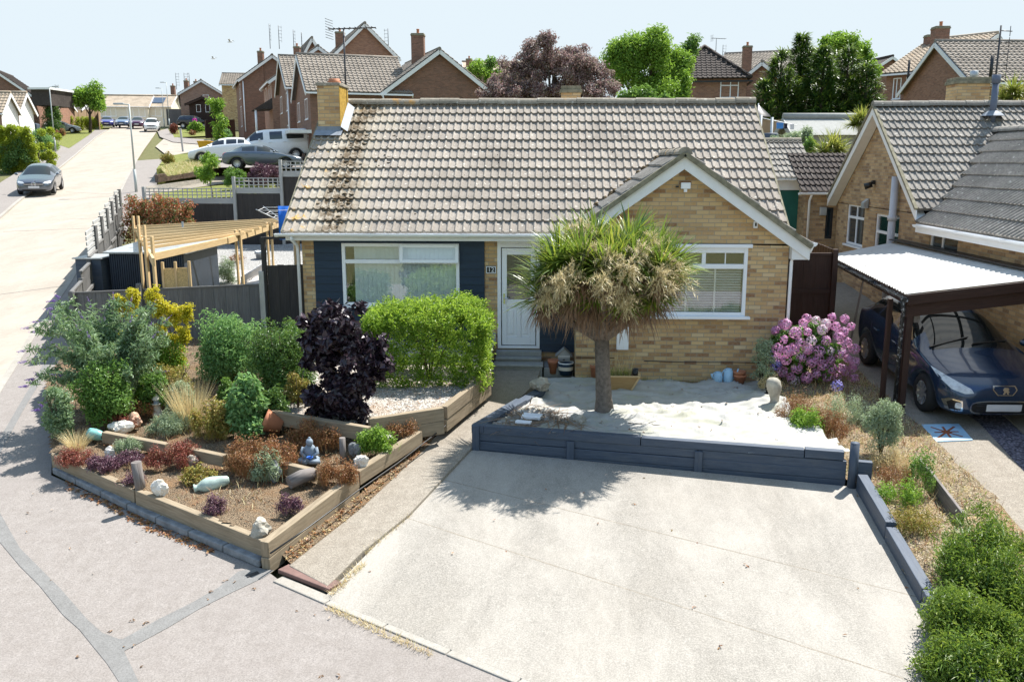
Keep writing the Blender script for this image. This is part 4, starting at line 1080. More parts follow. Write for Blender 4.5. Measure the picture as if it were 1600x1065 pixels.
sheet('neighbour_yard', ccw([(10.95, -2.2), (13.5, -2.2), (13.5, 8), (10.95, 8)]), M['pathc'], dz=.02)
o_ = empty('timber_edging', tuple(atG(1470, 760)), 'leaning weathered boards edging the weedy strip beside next door drive', 'timber edging')
sleeper((1440, 716), (1458, 738), .22, .16, .035, o_, 'board', 'driftwood', dz1=.24); sleeper((1456, 733), (1508, 800), .27, .22, .04, o_, 'board', 'driftwood')
a = atG(1491, 798, .1); mb = MB(); mb.bar(a+np.array([0, 0, -.2]), a+np.array([.0, 0, .10]), .06, .05, (1, 0, 0)); mb.build('stake', M['driftwood'], o_, .004)
# ---------------------------------------------------------------- plants
def scale_at(P): return FOC/float((np.asarray(P)-CAM)@FWD)
def plantbox(x0, x1, yt, yb, dz=.3, depth=.5):
    """pixel box of a plant standing on the ground raised by dz -> base point, width, height"""
    xc = (x0+x1)/2; B = atG(xc, yb, dz); W = (x1-x0)/scale_at(B)
    B = B+np.array([0, 1, 0])*W*depth*.5; B[2] = gz(B[1])+dz
    zt = atY(xc, yt, B[1])[2]
    return B, W, max(.08, zt-B[2])
def stems(root, B, W, H, n=5, mat='bark_dark', r=.012, sub=3):
    mb = MB()
    for k in range(n):
        a = random.uniform(0, 6.28); q = random.uniform(.15, .38)*W
        p = [B+np.array([0, 0, -.05]), B+np.array([q*.35*math.cos(a), q*.35*math.sin(a), H*.35]), B+np.array([q*math.cos(a), q*math.sin(a), H*.8])]
        mb.path(p, [r, r*.8, r*.4], 5)
    return mb.build('stem', M[mat], root)
def shrub(name, label, cat, x0, x1, yt, yb, mat, n, ln, wd, dz=.3, depth=.8, k=26, sub=.26, group=None, up=.35, out=.6, droop=.1, shell=.5, low=-.5, fname='foliage', stem=True, flat=1.0, r=.012, shape=1.0):
    B, W, H = plantbox(x0, x1, yt, yb, dz, depth)
    root = empty(name, B, label, cat, group)
    k = int(k*1.9); d = unit(k); sr = sub*min(W, H)*.72; hz = np.linalg.norm(d[:, :2], axis=1, keepdims=True)
    lowm = d[:, 2] < 0; d[lowm, :2] = d[lowm, :2]/hz[lowm]*(1-.30*np.abs(d[lowm, 2:3])**1.5)
    t = rng.uniform(shell, 1.0, k)*rng.uniform(.84, 1.10, k); ctr = B+np.array([0, 0, H*.46])
    C = ctr+d*t[:, None]*np.array([W*.5-sr*.6, (W*.5-sr*.6)*depth, H*.54-sr*.5]); C[:, 2] = np.maximum(C[:, 2], B[2]+.04)
    s_ = sr*rng.uniform(.6, 1.3, k); RR = np.stack([s_, s_, s_*flat], 1)
    if shape != 1.0:
        t = np.clip((C[:, 2]-B[2])/H, 0, 1)[:, None]; C[:, :2] = B[:2]+(C[:, :2]-B[:2])*(1-(1-shape)*t)
    n = int(n*1.25)
    leaf_cloud(fname, C, RR, n, ln, wd, M[mat], root, up, out, .8, droop=droop)
    if stem: stems(root, B, W, H, r=r)
    return root, B, W, H
def tuft(name, label, cat, x0, x1, yt, yb, mat, n, wd=.008, dz=.28, sag=.7, spread=.8, group=None, hl=1.0, fname='stalk', root=None):
    B, W, H = plantbox(x0, x1, yt, yb, dz, .7)
    root = root or empty(name, B, label, cat, group)
    a = rng.uniform(0, 6.28, n); q = np.sqrt(rng.uniform(0, 1, n))*W*.28
    P = B+np.stack([q*np.cos(a), q*np.sin(a), np.zeros(n)], 1)
    D = np.stack([np.cos(a)*spread*rng.uniform(.2, 1, n), np.sin(a)*spread*rng.uniform(.2, 1, n), np.ones(n)], 1)
    blades(fname, P, D, H*1.15*hl, wd, M[mat], root, sag)
    return root, B, W, H
def sedum(label, x0, x1, yt, yb, mat, n, ln=.035, wd=.02, dz=.26, name='sedum', cat='plant', group=None, up=.7, mat2=None):
    """low cushion of small leaves and upright stalks"""
    B, W, H = plantbox(x0-4, x1+4, yt, yb, dz, .9); root = empty(name, B, label, cat, group); n = int(n*1.3)
    k = max(8, int(W*60)); a = rng.uniform(0, 6.28, k); q = np.sqrt(rng.uniform(0, 1, k))*W*.46
    h = H*rng.uniform(.25, .85, k)*(1-.45*(q/(W*.5))**2)
    C = B+np.stack([q*np.cos(a), q*np.sin(a)*.8, h], 1); RR = np.stack([np.full(k, .05+W*.05)]*2+[.05+h*.35], 1)
    leaf_cloud('foliage', C, RR, n, ln, wd, M[mat], root, up, .5, .8, surf=.2)
    m = n//6; i = rng.choice(k, m); P = C[i]+rng.normal(size=(m, 3))*np.array([.04, .04, 0]); P[:, 2] = B[2]
    blades('stalk', P, unit(m)*.5+np.array([0, 0, 1.]), np.maximum(.05, h[i]*1.25), .006, M[mat2 or mat], root, .3, 3)
    return root, B, W, H
# ---- buddleia on the corner, arching stems tipped with purple spikes
B, W, H = plantbox(40, 236, 470, 664, .30, .8)
bud = empty('buddleia', B, 'large grey green buddleia with purple flower spikes leaning over the pavement corner', 'shrub')
Cs = []; Rr = []; tips = []; sm = MB()
rr_ = random.Random(5)
for k in range(54):
    a = rr_.uniform(0, 6.28); el = rr_.uniform(.15, 1.0); L = rr_.uniform(.75, 1.05)
    d = np.array([math.cos(a)*W*.52*math.cos(el*.9), math.sin(a)*W*.45*math.cos(el*.9), H*(.25+.75*math.sin(el*1.5))])
    p1 = B+d*L*.55+np.array([0, 0, H*.10]); p2 = B+d*L; p2[2] -= .06
    if k < 30: sm.path([B, p1, p2], [.014, .008, .004], 4)
    for t in (.35, .55, .7, .85, 1.0):
        q = (B+(p1-B)*t/.55 if t <= .55 else p1+(p2-p1)*(t-.55)/.45); Cs.append(q); Rr.append([.17*(1.15-t*.55)]*3)
    tips.append((p2, (p2-p1)/np.linalg.norm(p2-p1)))
for (x, y) in ((80, 482), (60, 502), (45, 512), (55, 518), (38, 548), (40, 565), (52, 592), (42, 603), (60, 640), (85, 470)):
    p2 = atY(x, y, B[1]-.1+rr_.uniform(-.3, .3)); p1 = (p2*.6+(B+np.array([0, 0, H*.5]))*.4)+np.array([0, 0, .1])
    sm.path([B+np.array([0, 0, .2]), p1, p2], [.012, .007, .003], 4)
    for t in (.2, .4, .6, .8): Cs.append(p1+(p2-p1)*t); Rr.append([.07]*3)
    tips.append((p2, np.array([-.8, 0, -.1]))); tips.append((p2+np.array([.05, .05, .04]), np.array([-.6, .3, .3])))
leaf_cloud('foliage', Cs, Rr, 19000, .095, .026, M['lf_budd'], bud, .25, .6, .8, droop=.25, surf=.15)
sm.build('stem', M['bark'], bud)
fb = []; fr_ = []
for p, d in tips[::2]+tips[-8:]:
    for t in np.linspace(0, 1, 7): fb.append(np.array(p)+np.array(d)*t*.17); fr_.append([.022*(1.1-t*.8)]*3)
leaf_cloud('flower_spike', fb, fr_, 3600, .016, .012, M['fl_budd'], bud, .1, 1.0, .5, surf=.6)
shrub('evergreen_shrub', 'dense mid green shrub tucked under the front of the buddleia', 'shrub', 98, 205, 555, 676, 'lf_mid', 6800, .06, .028, .3, .7, 24)
shrub('evergreen_shrub', 'small bright lime green shrub right of the buddleia foot', 'shrub', 192, 232, 592, 640, 'lf_tree', 1500, .05, .03, .32, .8, 12)
# ---- golden shrubs in front of the fence
for (x0, x1, yt, yb, lab, bs) in ((170, 222, 458, 560, 'narrow golden yellow shrub against the fence beside the buddleia', [(190, 475, 14, 20), (208, 468, 8, 14), (207, 505, 16, 26), (190, 530, 18, 26), (212, 545, 14, 20)]),
                                  (226, 302, 450, 575, 'taller golden yellow shrub with three upright arms against the fence', [(240, 465, 9, 18), (252, 482, 14, 20), (270, 495, 16, 18), (290, 488, 10, 18), (262, 525, 24, 26), (290, 525, 12, 20), (268, 560, 26, 26)])):
    B, W, H = plantbox(x0, x1, yt, yb, .42, .6); root = empty('golden_shrub', B, lab, 'shrub', 'golden shrubs by the fence')
    C = []; RR = []
    for (x, y, rx, ry) in bs:
        p = atY(x, y, B[1]-.55); s = scale_at(p)
        c, r = clumps(p, (rx/s*.9, rx/s*.9, ry/s*.95), 16, .075, .3); C.append(c); RR.append(r)
    leaf_cloud('foliage', np.concatenate(C), np.concatenate(RR), 8500, .045, .024, M['lf_yellow'], root, .4, .7, .7, surf=.2)
    stems(root, B, W, H, 4)
shrub('evergreen_shrub', 'bright green rounded shrub below the taller golden shrub', 'shrub', 205, 285, 520, 600, 'lf_tree', 3400, .05, .028, .36, .7, 22)
shrub('woody_shrub', 'brownish olive shrub growing under the golden shrubs', 'shrub', 225, 300, 560, 635, 'lf_olive', 2600, .045, .022, .32, .7, 20)
shrub('feathery_shrub', 'tall soft green feathery shrub in the middle of the corner bed', 'shrub', 286, 402, 482, 612, 'lf_fern', 9000, .075, .026, .34, .8, 34, .24, droop=.25)
shrub('rose_bush', 'leggy blue green leafy bush in front of the feathery shrub', 'shrub', 348, 416, 575, 690, 'lf_fern', 2800, .085, .06, .30, .7, 18, .3)
shrub('hebe_bush', 'broad dark glossy green bush between the feathery shrub and the purple maple', 'shrub', 372, 492, 488, 650, 'lf_deep', 11500, .05, .026, .34, .9, 40, .22)
shrub('hebe_bush', 'small grey olive bush left of the purple maple foot', 'shrub', 440, 482, 575, 640, 'lf_olive', 1500, .05, .02, .5, .8, 14)
for (x0, x1, yt, yb, mt, n_, lab) in ((60, 110, 600, 690, 'lf_budd', 2400, 'grey green sucker growth at the pavement edge left of the buddleia'), (205, 262, 585, 650, 'lf_mid', 2200, 'mid green leafy clump right of the lime green shrub'), (248, 300, 596, 650, 'lf_sage', 1800, 'pale sage shrub left of the feathery shrub foot'),
        (395, 450, 600, 672, 'lf_deep', 3000, 'low dark green spread in front of the dark glossy bush'), (330, 372, 590, 640, 'lf_mid', 2200, 'leafy green clump under the feathery shrub'), (432, 486, 500, 600, 'lf_mid', 3200, 'lighter green shrub squeezed between the dark bush and the maple')):
    shrub('filler_shrub', lab, 'shrub', x0, x1, yt, yb, mt, n_, .055, .024, .32, .8, 18)
# ---- purple maple
B, W, H = plantbox(456, 604, 466, 690, .32, .8)
mp = empty('purple_maple', B, 'small maple tree with drooping purple black leaves in the sleeper bed', 'tree')
C = []; RR = []
for (x, y, rx, ry, n_) in ((528, 505, 62, 42, 26), (540, 560, 66, 55, 34), (528, 610, 58, 46, 28), (545, 650, 36, 34, 16), (490, 540, 34, 46, 14), (582, 560, 24, 50, 14), (500, 640, 26, 40, 10)):
    p = atY(x, y, B[1]); s = scale_at(p); c, r = clumps(p, (rx/s*.86, rx/s*.8, ry/s*.86), n_, .11, .45); C.append(c); RR.append(r)
leaf_cloud('foliage', np.concatenate(C), np.concatenate(RR), 9000, .105, .085, M['lf_maple'], mp, .25, .7, .7, droop=.3, fold=.12, surf=.3)
tb = MB(); tb.path([B+np.array([0, 0, -.1]), B+np.array([.02, 0, .5]), B+np.array([-.03, 0, 1.1]), B+np.array([0, 0, H*.9])], [.035, .03, .024, .008], 8)
for k in range(9):
    a = k*2.1; z = .5+.12*k; tb.path([B+np.array([0, 0, z]), B+np.array([.35*math.cos(a), .3*math.sin(a), z+.25])], [.014, .005], 5)
tb.build('trunk', M['bark_dark'], mp)
# ---- clipped hedge under the picture window
B, W, H = plantbox(568, 762, 472, 606, .40, .5)
hd = empty('hedge', B, 'bright green clipped hedge under the picture window', 'hedge')
hx, hy_ = W*.46, .56; C = []
for u in np.arange(-hx, hx+.01, .115):
    for v in np.arange(.06, H-.02, .115):
        for sy in (-1, 1): C.append((u, sy*hy_*(1-.10*(1-v/H)), v))
    for w in np.arange(-hy_, hy_+.01, .115): C.append((u, w, H-.06+.05*math.sin(u*3.1)*math.cos(w*2)))
for w in np.arange(-hy_, hy_+.01, .115):
    for v in np.arange(.06, H-.02, .115):
        for sx in (-1, 1): C.append((sx*hx, w, v))
C = np.array(C); edge = np.maximum(np.abs(C[:, 0])/hx, np.abs(C[:, 1])/hy_); C[:, 2] -= np.where(C[:, 2] > H*.8, .16*np.clip(edge-.7, 0, 1)/.3, 0); C += rng.normal(size=C.shape)*.05; C[:, 1] += .05*np.sin(C[:, 0]*4.1+C[:, 2]*3)
leaf_cloud('foliage', B+C, np.full((len(C), 3), .10)*rng.uniform(.7, 1.5, (len(C), 1)), 34000, .058, .026, M['lf_hedge'], hd, .55, .5, .8, surf=.2)
i = rng.choice(len(C), 900); blades('shoot', (B+C)[i], unit(900)*.5+C[i]/np.array([hx, hy_, H])*.5+np.array([0, 0, .6]), .16, .022, M['lf_hedge'], hd, .3, 3)
stems(hd, B, W, H, 9, r=.015)
# ---- cordyline palm
PBASE = atZ(944, 641, .20)
palm = empty('cordyline_palm', PBASE, 'cordyline palm with a grey trunk, cream flowers and drooping dead fronds on the white fleece', 'palm tree')
tk = MB(); PY = PBASE[1]
cr = atY(940, 522, PY)
tk.path([PBASE+np.array([0, 0, -.15]), PBASE+np.array([0, 0, .02]), PBASE+np.array([-.01, 0, .2]), (PBASE+cr)/2, cr], [.165, .155, .128, .118, .112], 16)
heads = [(868, 398, -.2), (930, 372, .15), (990, 372, .1), (1036, 398, -.1), (846, 440, -.35), (905, 428, -.75), (970, 425, -.85), (1052, 438, .3), (880, 468, .5), (1010, 470, .45), (950, 395, .75), (925, 470, -.45), (985, 480, -.5), (900, 385, .3), (1015, 395, .3), (960, 400, -.5), (1060, 415, -.1), (835, 470, -.1), (1030, 470, -.2), (890, 455, -.5), (860, 415, -.7), (1045, 425, -.7), (945, 425, -1.0), (1000, 410, -.75), (905, 405, -.8)]
HP = [atY(943+(x-943)*.86, 430+(y-430)*.9, PY+dy*.9) for x, y, dy in heads]
for p in HP:
    m_ = cr*.5+p*.5+np.array([0, 0, -.12]); tk.path([cr+np.array([0, 0, -.1]), m_, p], [.07, .055, .04], 8)
tk.build('trunk', M['bark'], palm)
Pl = []; Dl = []; Ld = []; Pd = []; Dd = []; Pf = []; Df = []
for hp in HP:
    n_ = 150; d = unit(n_); d[:, 2] = np.abs(d[:, 2])*1.0-.22; d = d+np.array([0, -.12, .1])+norm(np.array([hp[:2].tolist()+[0]])-np.array([[PBASE[0], PY, 0]]))*.35
    Pl.append(np.repeat(hp[None], n_, 0)+unit(n_)*.05); Dl.append(d)
    n_ = 95; d = unit(n_); d[:, 2] = -np.abs(d[:, 2])*.8-.15; Pd.append(np.repeat(hp[None], n_, 0)-np.array([0, 0, .08])+unit(n_)*.07); Dd.append(d)
Pl = np.concatenate(Pl); Dl = np.concatenate(Dl)
blades('frond', Pl, Dl, .64, .050, M['lf_palm'], palm, .55, 5, .15)
n_ = 620; i = rng.choice(len(HP), n_); d = unit(n_); d[:, 2] = np.abs(d[:, 2])+.2
blades('young_frond', np.array(HP)[i]+unit(n_)*.04, d, .62, .038, M['lf_palmlt'], palm, .35, 5)
blades('dead_frond', np.concatenate(Pd), np.concatenate(Dd), .50, .030, M['lf_dead'], palm, .9, 5, .2)
n_ = 460; a = rng.uniform(0, 6.28, n_); P_ = cr+np.stack([np.cos(a)*.6*np.sqrt(rng.random(n_)), np.sin(a)*.5*np.sqrt(rng.random(n_)), .32+rng.uniform(0, .4, n_)], 1); P_[:, 0] += rng.choice([-.45, .45, .05], n_)
blades('dead_frond', P_, np.stack([np.cos(a)*.5, np.sin(a)*.5, -np.ones(n_)*.9], 1), .46, .026, M['lf_dead'], palm, .5, 4, .2)
# flower panicles: branched cream sprays
PP = []; DD = []
for (x, y, dy) in ((882, 424, -.75), (955, 402, -.7), (1000, 388, -.55), (1056, 410, -.4), (850, 462, -.6), (945, 440, -1.0), (905, 345, .0), (1040, 432, -.75), (870, 440, -.85), (985, 415, -.9), (1068, 430, -.3), (975, 470, -.8), (920, 385, -.45), (1025, 372, -.2)):
    c = atY(943+(x-943)*.93, 430+(y-430)*.9, PY+dy*1.3-.22)
    for k in range(32):          # each panicle: side branches fanning out, fringed with small flowers
        d = norm(unit(1)[0]+np.array([0, -.35, -.05])); L = random.uniform(.16, .34)
        m_ = 26; t = rng.uniform(.15, 1, m_); PP.append(c+d*(t[:, None]*L)+np.array([0, 0, -.12])*(t[:, None]**2)); DD.append(np.repeat(d[None], m_, 0)*.6+unit(m_)*.8)
PP = np.concatenate(PP); DD = np.concatenate(DD)
blades('flower_spray', PP, DD, .085, .013, M['lf_seed'], palm, .3, 2, .3)
# ---- hydrangea
B, W, H = plantbox(1204, 1340, 492, 606, .10, .8)
hy = empty('hydrangea', B, 'large hydrangea covered in pink and mauve mophead flowers beside the carport', 'shrub')
C, RR = clumps(B+np.array([0, 0, H*.42]), (W*.44, W*.36, H*.40), 46, .14, .4)
leaf_cloud('foliage', C, RR, 5200, .11, .075, M['lf_mid'], hy, .5, .6, .6, droop=.1)
stems(hy, B, W, H, 6)
mh = [(1225, 530), (1215, 545), (1243, 520), (1262, 518), (1275, 500), (1255, 505), (1300, 495), (1320, 498), (1330, 510), (1285, 515), (1268, 532), (1290, 532), (1310, 525), (1322, 535), (1240, 545), (1252, 558), (1228, 562), (1212, 570), (1222, 580), (1235, 588), (1262, 545), (1280, 548), (1297, 548), (1312, 552), (1325, 560), (1268, 565), (1285, 570), (1300, 575), (1315, 575), (1275, 583), (1292, 588), (1308, 590), (1322, 580), (1335, 565), (1245, 575), (1210, 592), (1332, 575), (1288, 602), (1335, 545), (1250, 535), (1305, 605), (1318, 600), (1333, 592), (1215, 558), (1232, 548), (1278, 560), (1298, 562), (1260, 590), (1240, 595), (1318, 518), (1306, 510), (1290, 505)]
hc = B+np.array([0, 0, H*.42])
for ci, (mat_, nm_) in enumerate((('fl_hyd', 'pink'), ('fl_hywhite', 'faded'), ('fl_hyblue', 'blue'))):
    C = []
    for j, (x, y) in enumerate(mh):
        kind_ = 1 if (x, y) in ((1285, 515), (1268, 532), (1290, 505), (1275, 500)) or j % 13 == 9 else (2 if (x, y) in ((1212, 570),) else 0)
        if kind_ != ci: continue
        # put the head on the rounded front of the bush
        p = atY(x, y, B[1]); u = np.clip((p[0]-hc[0])/(W*.5), -1, 1); v = np.clip((p[2]-hc[2])/(H*.56), -1, 1); dep = math.sqrt(max(0.05, 1-u*u*.8-v*v*.8))
        C.append(atY(x, y, B[1]-W*.44*dep+.05))
    if ci == 0:
        c2 = unit(46)*np.array([W*.48, W*.44, H*.52]); C += [hc+c for c in c2 if c[1] > -.1 and c[2] > -.1]
    if ci == 2: C += [atG(1308, 603, .2), atY(1206, 555, B[1]-.2)]
    C = np.array(C); leaf_cloud('flower_head', C, np.full((len(C), 3), .094)*rng.uniform(.8, 1.2, (len(C), 1)), 135*len(C), .034, .034, M[mat_], hy, .1, 1.3, .35, surf=.85, fold=.05)
# ---- weeds and clumps round the right hand strip
sedum('rusty brown wispy weed clump at the corner of the white fleece', 1222, 1290, 612, 672, 'lf_rust', 2600, .03, .012, .12, 'weed_clump', 'weeds', 'weed clumps in the side strip')
sedum('green leafy weed clump below the rusty weeds beside the fleece', 1238, 1300, 635, 695, 'lf_tree', 1900, .045, .018, .14, 'weed_clump', 'weeds', 'weed clumps in the side strip')
sedum('brown seeded weed clump right of the green weeds behind the planter end', 1285, 1330, 630, 694, 'lf_rust', 1700, .03, .012, .14, 'weed_clump', 'weeds', 'weed clumps in the side strip')
sedum('grey green dry weed patch under the hydrangea', 1300, 1362, 610, 668, 'lf_sage', 1300, .035, .012, .1, 'weed_clump', 'weeds', 'weed clumps in the side strip')
shrub('upright_shrub', 'tall grey green wispy shrub behind the round blue post', 'shrub', 1352, 1418, 622, 722, 'lf_sage', 4200, .045, .014, .1, .8, 26, .24, up=.6)
sedum('straw coloured dead grass at the foot of the wispy shrub', 1370, 1432, 690, 740, 'lf_straw', 900, .04, .008, .1, 'weed_clump', 'weeds', 'weed clumps in the side strip')
sedum('low green weeds with reddish stems near the leaning boards', 1385, 1450, 745, 800, 'lf_tree', 900, .04, .018, .1, 'weed_clump', 'weeds', 'weed clumps in the side strip')
sedum('reddish brown dry weeds below the wispy shrub', 1380, 1440, 725, 770, 'lf_rust', 900, .035, .012, .1, 'weed_clump', 'weeds', 'weed clumps in the side strip')
sedum('tall thin green weed growing against the leaning boards', 1430, 1462, 690, 775, 'lf_mid', 500, .05, .02, .1, 'weed_clump', 'weeds', 'weed clumps in the side strip')
sedum('pale spreading weeds above the big juniper', 1400, 1480, 790, 845, 'lf_olive', 1100, .04, .015, .1, 'weed_clump', 'weeds', 'weed clumps in the side strip')
shrub('upright_shrub', 'slender sage green plant against the brick wall beside the hydrangea', 'plant', 1172, 1212, 522, 606, 'lf_sage', 1900, .045, .02, .12, .8, 18, .26, up=.5)
sedum('dry brown flower clump between the sage plant and the stone owl', 1192, 1222, 583, 612, 'lf_straw', 600, .03, .02, .12, 'weed_clump', 'weeds')
# ---- juniper in the bottom right corner
JB = np.array([9.75, -8.9, gz(-8.9)+.05])
jp = empty('juniper', JB, 'large spreading juniper bush at the bottom right over the driveway edge', 'shrub')
C = []; RR = []
for (x, y, Y, rx, ry, n_) in ((1525, 850, -7.7, 70, 50, 34), (1575, 920, -8.2, 80, 60, 34), (1480, 880, -8.0, 55, 45, 26), (1470, 960, -8.7, 50, 45, 26), (1540, 1000, -9.0, 90, 70, 44), (1480, 1040, -9.4, 60, 50, 30), (1590, 1050, -9.3, 70, 60, 28), (1640, 960, -8.6, 60, 90, 24), (1560, 1110, -9.7, 120, 60, 30)):
    p = atY(x+22, y+6, Y); s = scale_at(p); c, r = clumps(p, (rx/s*.94, rx/s*.8, ry/s), n_, .12, .35); C.append(c); RR.append(r)
C = np.concatenate(C); RR = np.concatenate(RR); C[:, 2] = np.maximum(C[:, 2], ground_z(C[:, 1])+.08)
n_ = 34000; i = rng.choice(len(C), n_); d = unit(n_)
jc = C.mean(0)
P_ = C[i]+d*RR[i]*rng.uniform(.3, 1, (n_, 1)); dirs = norm(P_-jc-np.array([0, 0, -.5]))*.8+unit(n_)*.6+np.array([0, 0, .35])
leaf_cloud('foliage', C+rng.normal(size=C.shape)*.05, RR*rng.uniform(.9, 2.0, (len(RR), 1)), 72000, .05, .015, M['lf_juniper'], jp, .3, .7, .9, surf=.1)
i = rng.choice(len(C), 7000); P_ = C[i]+unit(7000)*RR[i]*.95
blades('young_spray', P_, norm(P_-jc)*.7+unit(7000)*.5+np.array([0, 0, .4]), .10, .012, M['lf_conlt'], jp, .4, 2, .3)
sb = MB()
for k in range(40):
    c = C[k*len(C)//40]; sb.path([JB+np.array([0, 0, -.05]), JB*.6+c*.4-np.array([0, 0, .1]), JB*.25+c*.75-np.array([0, 0, .12])], [.025, .014, .004], 5)
sb.build('stem', M['bark_dark'], jp)
# ---- small plants of the corner bed
G1 = 'low plants in the corner bed'
sedum('dark red creeping sedum at the left end of the corner bed', 80, 134, 700, 734, 'lf_redsed', 2200, .024, .014, .25, group=G1)
sedum('purple sedum next to the sleeper joint at the left', 128, 172, 712, 742, 'lf_purp', 1700, .028, .018, .26, group=G1)
tuft('grass_tuft', 'straw yellow grass tuft at the left end of the corner bed', 'grass', 96, 132, 674, 708, 'lf_straw', 320, .006, .27, group=G1)
sedum('upright grey green rosemary like plant left of the wooden post', 180, 208, 682, 716, 'lf_sage', 1300, .04, .010, .27, 'herb', group=G1)
sedum('purple grey leafy clump in front of the grey green herb', 166, 212, 706, 732, 'lf_purp', 1000, .028, .016, .26, group=G1)
sedum('wide dark red sedum behind the wooden post', 210, 292, 690, 740, 'lf_redsed', 4200, .026, .014, .26, group=G1)
sedum('rust orange dry plant left of the model lighthouse', 198, 238, 620, 652, 'lf_rust', 1300, .035, .014, .32, 'dry_plant', group=G1)
sedum('red leaved sedum beside the pink rocks', 156, 200, 646, 674, 'lf_redsed', 1500, .026, .014, .3, group=G1)
sedum('pale sage green cushion below the model lighthouse', 222, 282, 644, 684, 'lf_sage', 3000, .035, .014, .28, 'cushion_plant', group=G1)
sedum('olive and yellow leaved shrub right of the sage cushion', 292, 352, 616, 692, 'lf_olive', 3200, .042, .024, .29, 'low_shrub', group=G1)
tuft('heather', 'tall brown heather stalks behind the olive shrub', 'plant', 262, 318, 600, 668, 'lf_straw', 420, .007, .3, .35, .55, group=G1)
tuft('lavender', 'grey pink lavender stalks in front of the buddleia', 'plant', 168, 200, 590, 656, 'lf_sage', 380, .008, .3, .25, .4, group=G1)
sedum('broad rust brown sedum mass in front of the tipped terracotta pot', 338, 452, 680, 756, 'lf_rust', 7800, .03, .014, .27, group=G1)
sedum('rust brown sedum spreading behind the stone figure', 440, 526, 652, 712, 'lf_rust', 4600, .03, .014, .3, group=G1)
sedum('silvery sage bush in front of the rust brown sedum', 388, 434, 706, 756, 'lf_sage', 2300, .035, .018, .28, 'low_shrub', group=G1)
sedum('yellow green leafy plant above the lying teal jar', 278, 322, 728, 762, 'lf_olive', 1100, .04, .022, .25, 'low_shrub', group=G1)
sedum('small purple sedum in the bare soil near the front sleepers', 320, 342, 772, 808, 'lf_purp', 800, .028, .016, .25, group=G1)
sedum('small purple sedum at the foot of the wooden post', 186, 214, 736, 762, 'lf_purp', 700, .028, .016, .25, group=G1)
sedum('small purple sedum left of the right hand sleepers', 434, 462, 768, 806, 'lf_purp', 1000, .028, .016, .26, group=G1)
sedum('rust red sedum beside the driftwood log', 490, 550, 714, 766, 'lf_rust', 3200, .028, .014, .29, group=G1)
sedum('fresh green plant right of the maple stem', 558, 608, 668, 716, 'lf_tree', 2300, .045, .024, .3, 'low_shrub', group=G1)
sedum('brown red sedum along the upper sleeper behind the maple', 604, 646, 655, 688, 'lf_rust', 1000, .028, .014, .33, group=G1)
# scattered dry leaf litter on soil and along the kerb
def litter(name, polyg, n, zf, mat, ln=.035):
    P = np.array(polyg); lo, hi = P.min(0), P.max(0); q = rng.uniform(lo, hi, (n*4, 2)); q = q[inside(q[:, 0], q[:, 1], polyg)][:n]
    z = zf(q[:, 0], q[:, 1])+.012; C = np.stack([q[:, 0], q[:, 1], z], 1)
    o = leaf_cloud(name, C, np.full((len(C), 3), .012), n, ln, ln*.45, M[mat], None, 1.5, .1, .5); tag(o, kind='stuff')
litter('leaf_litter', ccw(lowbed), 3600, soil_z, 'lf_rust', .03); litter('leaf_litter', ccw(ubed), 700, ub_z, 'lf_rust'); litter('leaf_litter', ccw(strip), 1800, st_z, 'lf_straw', .045)
litter('leaf_litter', ccw(inn), 120, lambda x, y: fl_z(x, y), 'lf_dead', .05)
kl_ = gp([(105, 745), (250, 815), (330, 855), (335, 868), (240, 832), (100, 762)]); litter('leaf_litter', ccw(kl_), 900, lambda x, y: ground_z(y), 'lf_rust', .05)
k2_ = gp([(440, 872), (560, 780), (690, 664), (672, 700), (565, 800), (455, 888)]); sheet('path_edge_soil', ccw(k2_), M['soil'], dz=.058); litter('leaf_litter', ccw(k2_), 420, lambda x, y: ground_z(y)+.06, 'lf_rust', .05); litter('leaf_litter', ccw(k2_), 260, lambda x, y: ground_z(y)+.06, 'lf_straw', .035)
litter('leaf_litter', ccw([tuple(RL), tuple(FLc), tuple(FRc), tuple(RRr)]), 34, lambda x, y: ground_z(y)+.012, 'lf_rust', .045); litter('leaf_litter', ccw(gp([(20, 760), (380, 890), (600, 1000), (560, 1060), (100, 1060)])), 45, lambda x, y: ground_z(y), 'lf_dead', .045)
def tufts(name, poly, n, zf, h, mat, wd=.007, sag=.8):
    P = np.array(poly); lo, hi = P.min(0), P.max(0); q = rng.uniform(lo, hi, (n*5, 2)); q = q[inside(q[:, 0], q[:, 1], poly)][:n]
    P3 = np.stack([q[:, 0], q[:, 1], zf(q[:, 0], q[:, 1])], 1); o = blades(name, P3, unit(len(P3))*.7+np.array([0, 0, 1.]), h, wd, M[mat], None, sag, 3, .3); tag(o, kind='stuff')
tufts('weeds', ccw(strip), 5200, st_z, .12, 'grassblade'); tufts('weeds', ccw(strip), 4200, st_z, .14, 'lf_straw'); tufts('weeds', ccw(strip), 2600, st_z, .13, 'lf_rust', .012)
tufts('dry_grass', ccw(gp([(515, 946), (600, 985), (680, 1022), (676, 1028), (590, 992), (508, 952)])), 900, lambda x, y: ground_z(y), .07, 'lf_straw')
tufts('dry_grass', ccw(gp([(566, 862), (640, 802), (646, 806), (572, 868)])), 260, lambda x, y: ground_z(y), .08, 'lf_straw')
tufts('dry_grass', ccw(gp([(516, 928), (566, 880), (572, 884), (520, 934)])), 320, lambda x, y: ground_z(y), .09, 'lf_straw')
rk = resamp(R0[1:]+[], 60); rp = [tuple(p) for p in rk]+[(p[0]+.16, p[1]) for p in rk[::-1]]
tufts('kerb_grass', ccw(rp), 1500, lambda x, y: ground_z(y), .09, 'grassblade')
lk = resamp(L0, 60); rp = [tuple(p) for p in lk]+[(p[0]+.25, p[1]) for p in lk[::-1]]
